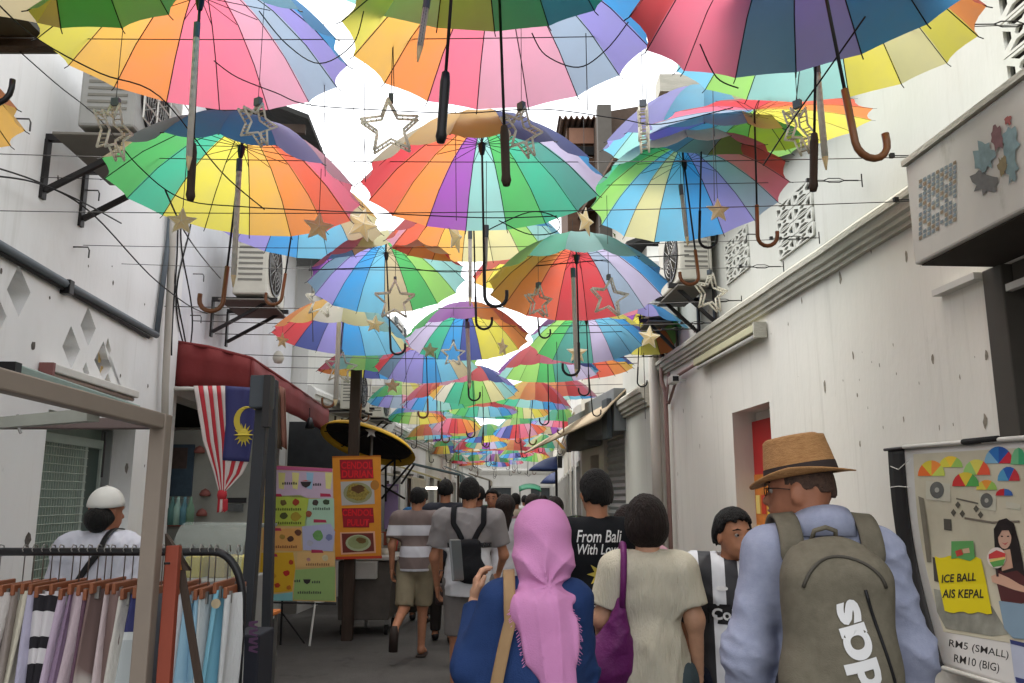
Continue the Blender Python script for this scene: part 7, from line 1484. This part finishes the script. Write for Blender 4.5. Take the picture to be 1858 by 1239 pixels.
# ---------------------------------------------------------------- man in striped polo, mid stride
def stripe_mat(name, c1, c2, bands):
    m = bpy.data.materials.new(name); m.use_nodes = True; N = m.node_tree.nodes; L = m.node_tree.links; b = N['Principled BSDF']; b.inputs['Roughness'].default_value = .85
    tc = N.new('ShaderNodeTexCoord'); sx = N.new('ShaderNodeSeparateXYZ'); L.new(tc.outputs['Object'], sx.inputs[0]); ma = N.new('ShaderNodeMath'); ma.operation = 'MULTIPLY_ADD'; ma.inputs[1].default_value = 1; ma.inputs[2].default_value = -.8; L.new(sx.outputs['Z'], ma.inputs[0])
    cr = N.new('ShaderNodeValToRGB'); cr.color_ramp.interpolation = 'CONSTANT'
    while len(cr.color_ramp.elements) < len(bands): cr.color_ramp.elements.new(.5)
    for e, (p, c) in zip(cr.color_ramp.elements, bands): e.position = p - .8; e.color = (*lin(c1 if c else c2), 1)
    L.new(ma.outputs[0], cr.inputs[0]); L.new(cr.outputs[0], b.inputs['Base Color']); return m
def P_stripe():
    J = joints(1.70, .198, .09, 1.06); loc = (gp(757, 9.0), 9.0, 0)
    J['knL'] = V(-.10, -.10, .50); J['anL'] = V(-.145, -.44, .34); J['toL'] = V(-.15, -.46, .19); J['knR'] = V(.075, .05, .50); J['anR'] = V(.07, .03, .085); J['toR'] = V(.08, .17, .03); J['elL'] = V(-.25, -.05, 1.11); J['wrL'] = V(-.25, .0, .87); J['elR'] = V(.25, -.05, 1.11); J['wrR'] = V(.26, .03, .87)
    root, J, hc, L_ = person(loc, R(0), 'man walking away in a grey and white striped polo, khaki shorts and sandals', J, 'tan', .013)
    m = stripe_mat('stripes', (200, 200, 206), (112, 98, 94), [(.8, 1), (.885, 0), (1.0, 1), (1.11, 0), (1.22, 1), (1.325, 0)])
    shirt(root, J, m, .024, .72, .86, .012, .004, 61, .012, .055, .05, 'polo_shirt', .034); trousers(root, J, knit('khaki_shorts', (146, 136, 112)), .026, .98, h=.014, name='shorts')
    hair_short(root, hc, J['k'], 0, HB, .008, -.05, h=.01)
    for n in 'LR':
        a, b = J['an' + n], J['to' + n]; d = (b - a); d = d / np.linalg.norm(d)
        if n == 'L': MB().tube([a + V(0, -.035, .03), a + V(0, -.05, -.05), b + V(0, -.03, -.06)], [.03, .045, .045], 10).obj('sandal', simple('sandal', (48, 38, 34), .7), root, True, world=False)
        else: MB().box((float(a[0]) + .005, .06, .012), (.10, .27, .022)).obj('sandal', simple('sandal', (48, 38, 34), .7), root, bevel=.01, world=False)
P_stripe()
# ---------------------------------------------------------------- man with black backpack
def P_pack():
    J = joints(1.75, .215, .095, 1.15); loc = (gp(852, 7.1), 7.1, 0); J['elL'] = V(-.29, .0, 1.12); J['wrL'] = V(-.27, .1, .88); J['elR'] = V(.29, .02, 1.14); J['wrR'] = V(.25, .2, 1.0)
    root, J, hc, L_ = person(loc, R(0), 'stocky man in a grey and white T-shirt with a small black backpack', J, 'tan', .012, R(-8))
    m = stripe_mat('greywhite', (196, 198, 202), (128, 124, 124), [(.8, 1), (1.20, 0)]) ; o, f = shirt(root, J, m, .028, .74, .80, .02, .006, 71, .011, .055, .066, 'tshirt', .035)
    b = band(union(torso_prims(J, .03), .05), (0, 0, 1), 1.225, .045, .003, [], .006); sdf_obj('chest_stripe', b, .009, simple('stripe_dark', (62, 62, 66), .8), root)
    trousers(root, J, knit('grey_shorts', (120, 116, 114)), .03, 1.0, h=.014, name='shorts'); shoes(root, J, M['black']); hair_short(root, hc, J['k'], R(-8), HB, .011, -.055, h=.009)
    bp = empty('backpack', loc, 'small black backpack on the stocky man in grey and white', 'backpack')
    pk = folds(union([rbox((.0, -.2, 1.12), (.11, .055, .16), .05), ell((.03, -.215, 1.03), (.12, .06, .10))], .04), .004, 9); sdf_obj('bag_body', pk, .010, knit('bag_black', (30, 31, 34)), bp)
    for s in (-1, 1): ribbon(f, bp, knit('bag_black', (30, 31, 34)), shoulder_path(J, s * .05, s * .125, 1.27, 1.1), .045, 'strap', .008, .002, 34)
P_pack()
# ---------------------------------------------------------------- white cap man at left
def P_cap():
    J = joints(1.63, .175, .09, 1.0); loc = (gp(190, 4.55), 4.55, 0)
    root, J, hc, L_ = person(loc, R(-12), 'person in a white cap and white polo with black sling by left wall', J, 'brown', .011, R(-18))
    o, f = shirt(root, J, knit('white_polo', (196, 198, 208), (182, 184, 196), 4), .028, .7, .84, .012, .006, 81, .009, .055, .055, 'polo_shirt', .034)
    trousers(root, J, knit('dark_trousers', (50, 50, 56)), .02, 1.95, h=.014); shoes(root, J, M['black'])
    g_ = union([ell(hc + V(.02, -.085, -.045), (.07, .055, .07)), ell(hc + V(0, -.04, -.03), (.082, .07, .06))], .03); sdf_obj('hair', folds(g_, .004, 7, (40, 40, 12)), .008, HB, root)
    cap = empty('cap', (0, 0, 0), 'white baseball cap worn by the person at the left wall', 'cap'); wm = simple('cap_white', (206, 206, 200), .8)
    mb = MB(); mb.grid(lambda u, v: Vector((.094 * math.cos(u * 2 * PI) * math.cos(v * PI / 2 * .98), .108 * math.sin(u * 2 * PI) * math.cos(v * PI / 2 * .98), .105 * math.sin(v * PI / 2))), 28, 10); o2 = mb.obj('crown', wm, cap, True, world=False); o2.modifiers.new('s', 'SOLIDIFY').thickness = .004
    mb = MB(); mb.grid(lambda u, v: Vector((.075 * (2 * u - 1) * (1 - .25 * v), .09 + .085 * v * (1 - (2 * u - 1) ** 2 * .5), .008 - .02 * v - .02 * (2 * u - 1) ** 2)), 10, 5); o2 = mb.obj('visor', wm, cap, True, world=False); o2.modifiers.new('s', 'SOLIDIFY').thickness = .004
    MB().lathe([(0, .008), (.008, .006), (.009, 0), (0, 0)], 10, (0, 0, .103)).obj('button', wm, cap, True, world=False)
    cap.matrix_world = Matrix.Translation(loc) @ Matrix.Rotation(R(-12), 4, 'Z') @ Matrix.Translation(Vector(hc) + Vector((0, 0, .028))) @ Matrix.Rotation(R(20), 4, 'Z') @ Matrix.Rotation(R(6), 4, 'X')
    ribbon(f, root, M['black'], [(-.16, -.5, .95, 0, 1, 0), (-.05, -.5, 1.12, 0, 1, 0), (.06, -.5, 1.28, 0, 1, 0), (.10, -.5, 1.34, 0, 1, 0)] + [(.105, -.012 - .4 * math.cos(R(a)), 1.33 + .4 * math.sin(R(a)), 0, math.cos(R(a)), -math.sin(R(a))) for a in (20, 50, 80, 110)], .032, 'sling_strap', .005)
P_cap()
# ---------------------------------------------------------------- background walkers
def walker(px, Y, h, label, top, c_top, legc, hair=HB, rz=0, sk='tan', longhair=False, sleeve=.7, hem=.84, face=False, yaw=0, dress=False, seed=0, step=.12, hd=True):
    J = joints(h, .185 if not longhair else .165, .09, 1.0 if not longhair else .9); J['knL'] = J['knL'] + V(0, step * .6, .0); J['anL'] = J['anL'] + V(0, step, 0); J['toL'] = J['toL'] + V(0, step, 0); J['anR'] = J['anR'] - V(0, step, 0); J['toR'] = J['toR'] - V(0, step, 0)
    q = .016 if Y < 14 else .022
    root, J, hc, L_ = person((gp(px, Y), Y, 0), rz, label, J, sk, q, yaw, hands=Y < 11, face=face)
    shirt(root, J, knit('w%d_%d_%d' % c_top, c_top), .026, sleeve, .5 if dress else hem, .05 if dress else .012, .005, seed, q, .05, .06, 'dress' if dress else top, .03)
    trousers(root, J, knit('w%d_%d_%d' % legc, legc), .016, 1.95, h=q); shoes(root, J, M['black'], q)
    if longhair: g_ = union([ell(hc + V(0, -.01, .02), (.095, .11, .105)), capsule(hc + V(0, -.05, 0), hc + V(0, -.085, -.22), .085, .05)], .04); g_ = sub(g_, ell(hc + V(0, .12, -.03), (.08, .08, .1))); sdf_obj('hair', folds(g_, .004, 3, (40, 40, 8)), q * .8, hair, root)
    else: hair_short(root, hc, J['k'], yaw, hair, .012, -.055, h=q * .8)
    return root, J, hc, L_
walker(808, 9.9, 1.80, 'tall man in a dark charcoal T-shirt between the striped and grey shirted men', 'tshirt', (44, 46, 54), (52, 48, 46), seed=1)
walker(917, 8.2, 1.62, 'long haired woman in a white dress walking ahead', 'dress', (196, 196, 200), (60, 60, 66), HBr, longhair=True, dress=True, seed=2)
walker(893, 10.5, 1.70, 'man in dark clothes walking toward the camera', 'tshirt', (40, 40, 44), (44, 44, 50), rz=R(172), yaw=R(0), face=True, seed=3)
walker(868, 10.8, 1.74, 'man with dark hair beside the one facing the camera', 'tshirt', (70, 54, 50), (50, 50, 56), sk='brown', seed=4)
walker(966, 9.3, 1.63, 'person with dark brown hair directly ahead of the pink headscarf', 'tshirt', (96, 70, 74), (60, 56, 60), HBr, seed=5)
walker(1140, 4.9, 1.54, 'woman with reddish brown hair and pink top partly behind the cream blouse', 'blouse', (206, 160, 172), (60, 56, 66), hairmat('hair_reddish', (78, 46, 42)), sk='light', longhair=True, seed=6)
walker(765, 11.5, 1.72, 'grey haired man in a blue shirt just beyond the striped polo', 'tshirt', (44, 96, 142), (60, 56, 50), HG, seed=7)
walker(1006, 8.8, 1.60, 'brown haired woman in pale clothes right of the headscarf', 'blouse', (176, 168, 156), (90, 86, 84), HBr, seed=8, longhair=True)
for (px, Y, h, l, ct, cl, hm, lh) in ((935, 13, 1.66, 'person in a beige shirt midway along the alley', (176, 166, 148), (80, 76, 72), HB, False), (985, 15, 1.64, 'person in a pale pink top midway along the alley', (186, 150, 150), (66, 66, 72), HBr, True), (905, 17, 1.70, 'person in a navy shirt farther along the alley', (46, 56, 84), (70, 66, 60), HB, False), (952, 20, 1.66, 'distant person in white', (200, 198, 194), (90, 90, 94), HB, False), (972, 24, 1.7, 'distant person in grey and black', (90, 90, 92), (40, 40, 44), HB, False), (925, 27, 1.65, 'tiny distant person in a red top', (160, 60, 56), (60, 60, 64), HB, False), (1000, 28, 1.68, 'tiny distant person in a tan shirt', (160, 140, 116), (60, 60, 64), HBr, False), (890, 22, 1.66, 'distant person in a green shirt on the left', (90, 120, 96), (60, 60, 64), HB, False)):
    walker(px, Y, h, l, 'tshirt', ct, cl, hm, longhair=lh, seed=int(Y))
hb_ = at(803, 1078, 8.3); hbg = empty('handbag', hb_, 'dark brown handbag hanging beside the charcoal shirted man', 'bag'); MB().box(hb_, (.14, .10, .2)).obj('bag_body', simple('bag_brown', (52, 40, 38), .6), hbg, bevel=.03); MB().tube([hb_ + Vector((-.05, 0, .1)), hb_ + Vector((-.03, 0, .22)), hb_ + Vector((.03, 0, .22)), hb_ + Vector((.05, 0, .1))], .008, 6).obj('handle', simple('bag_brown', (52, 40, 38), .6), hbg, True)
bpy.data.scenes.remove(SCR)
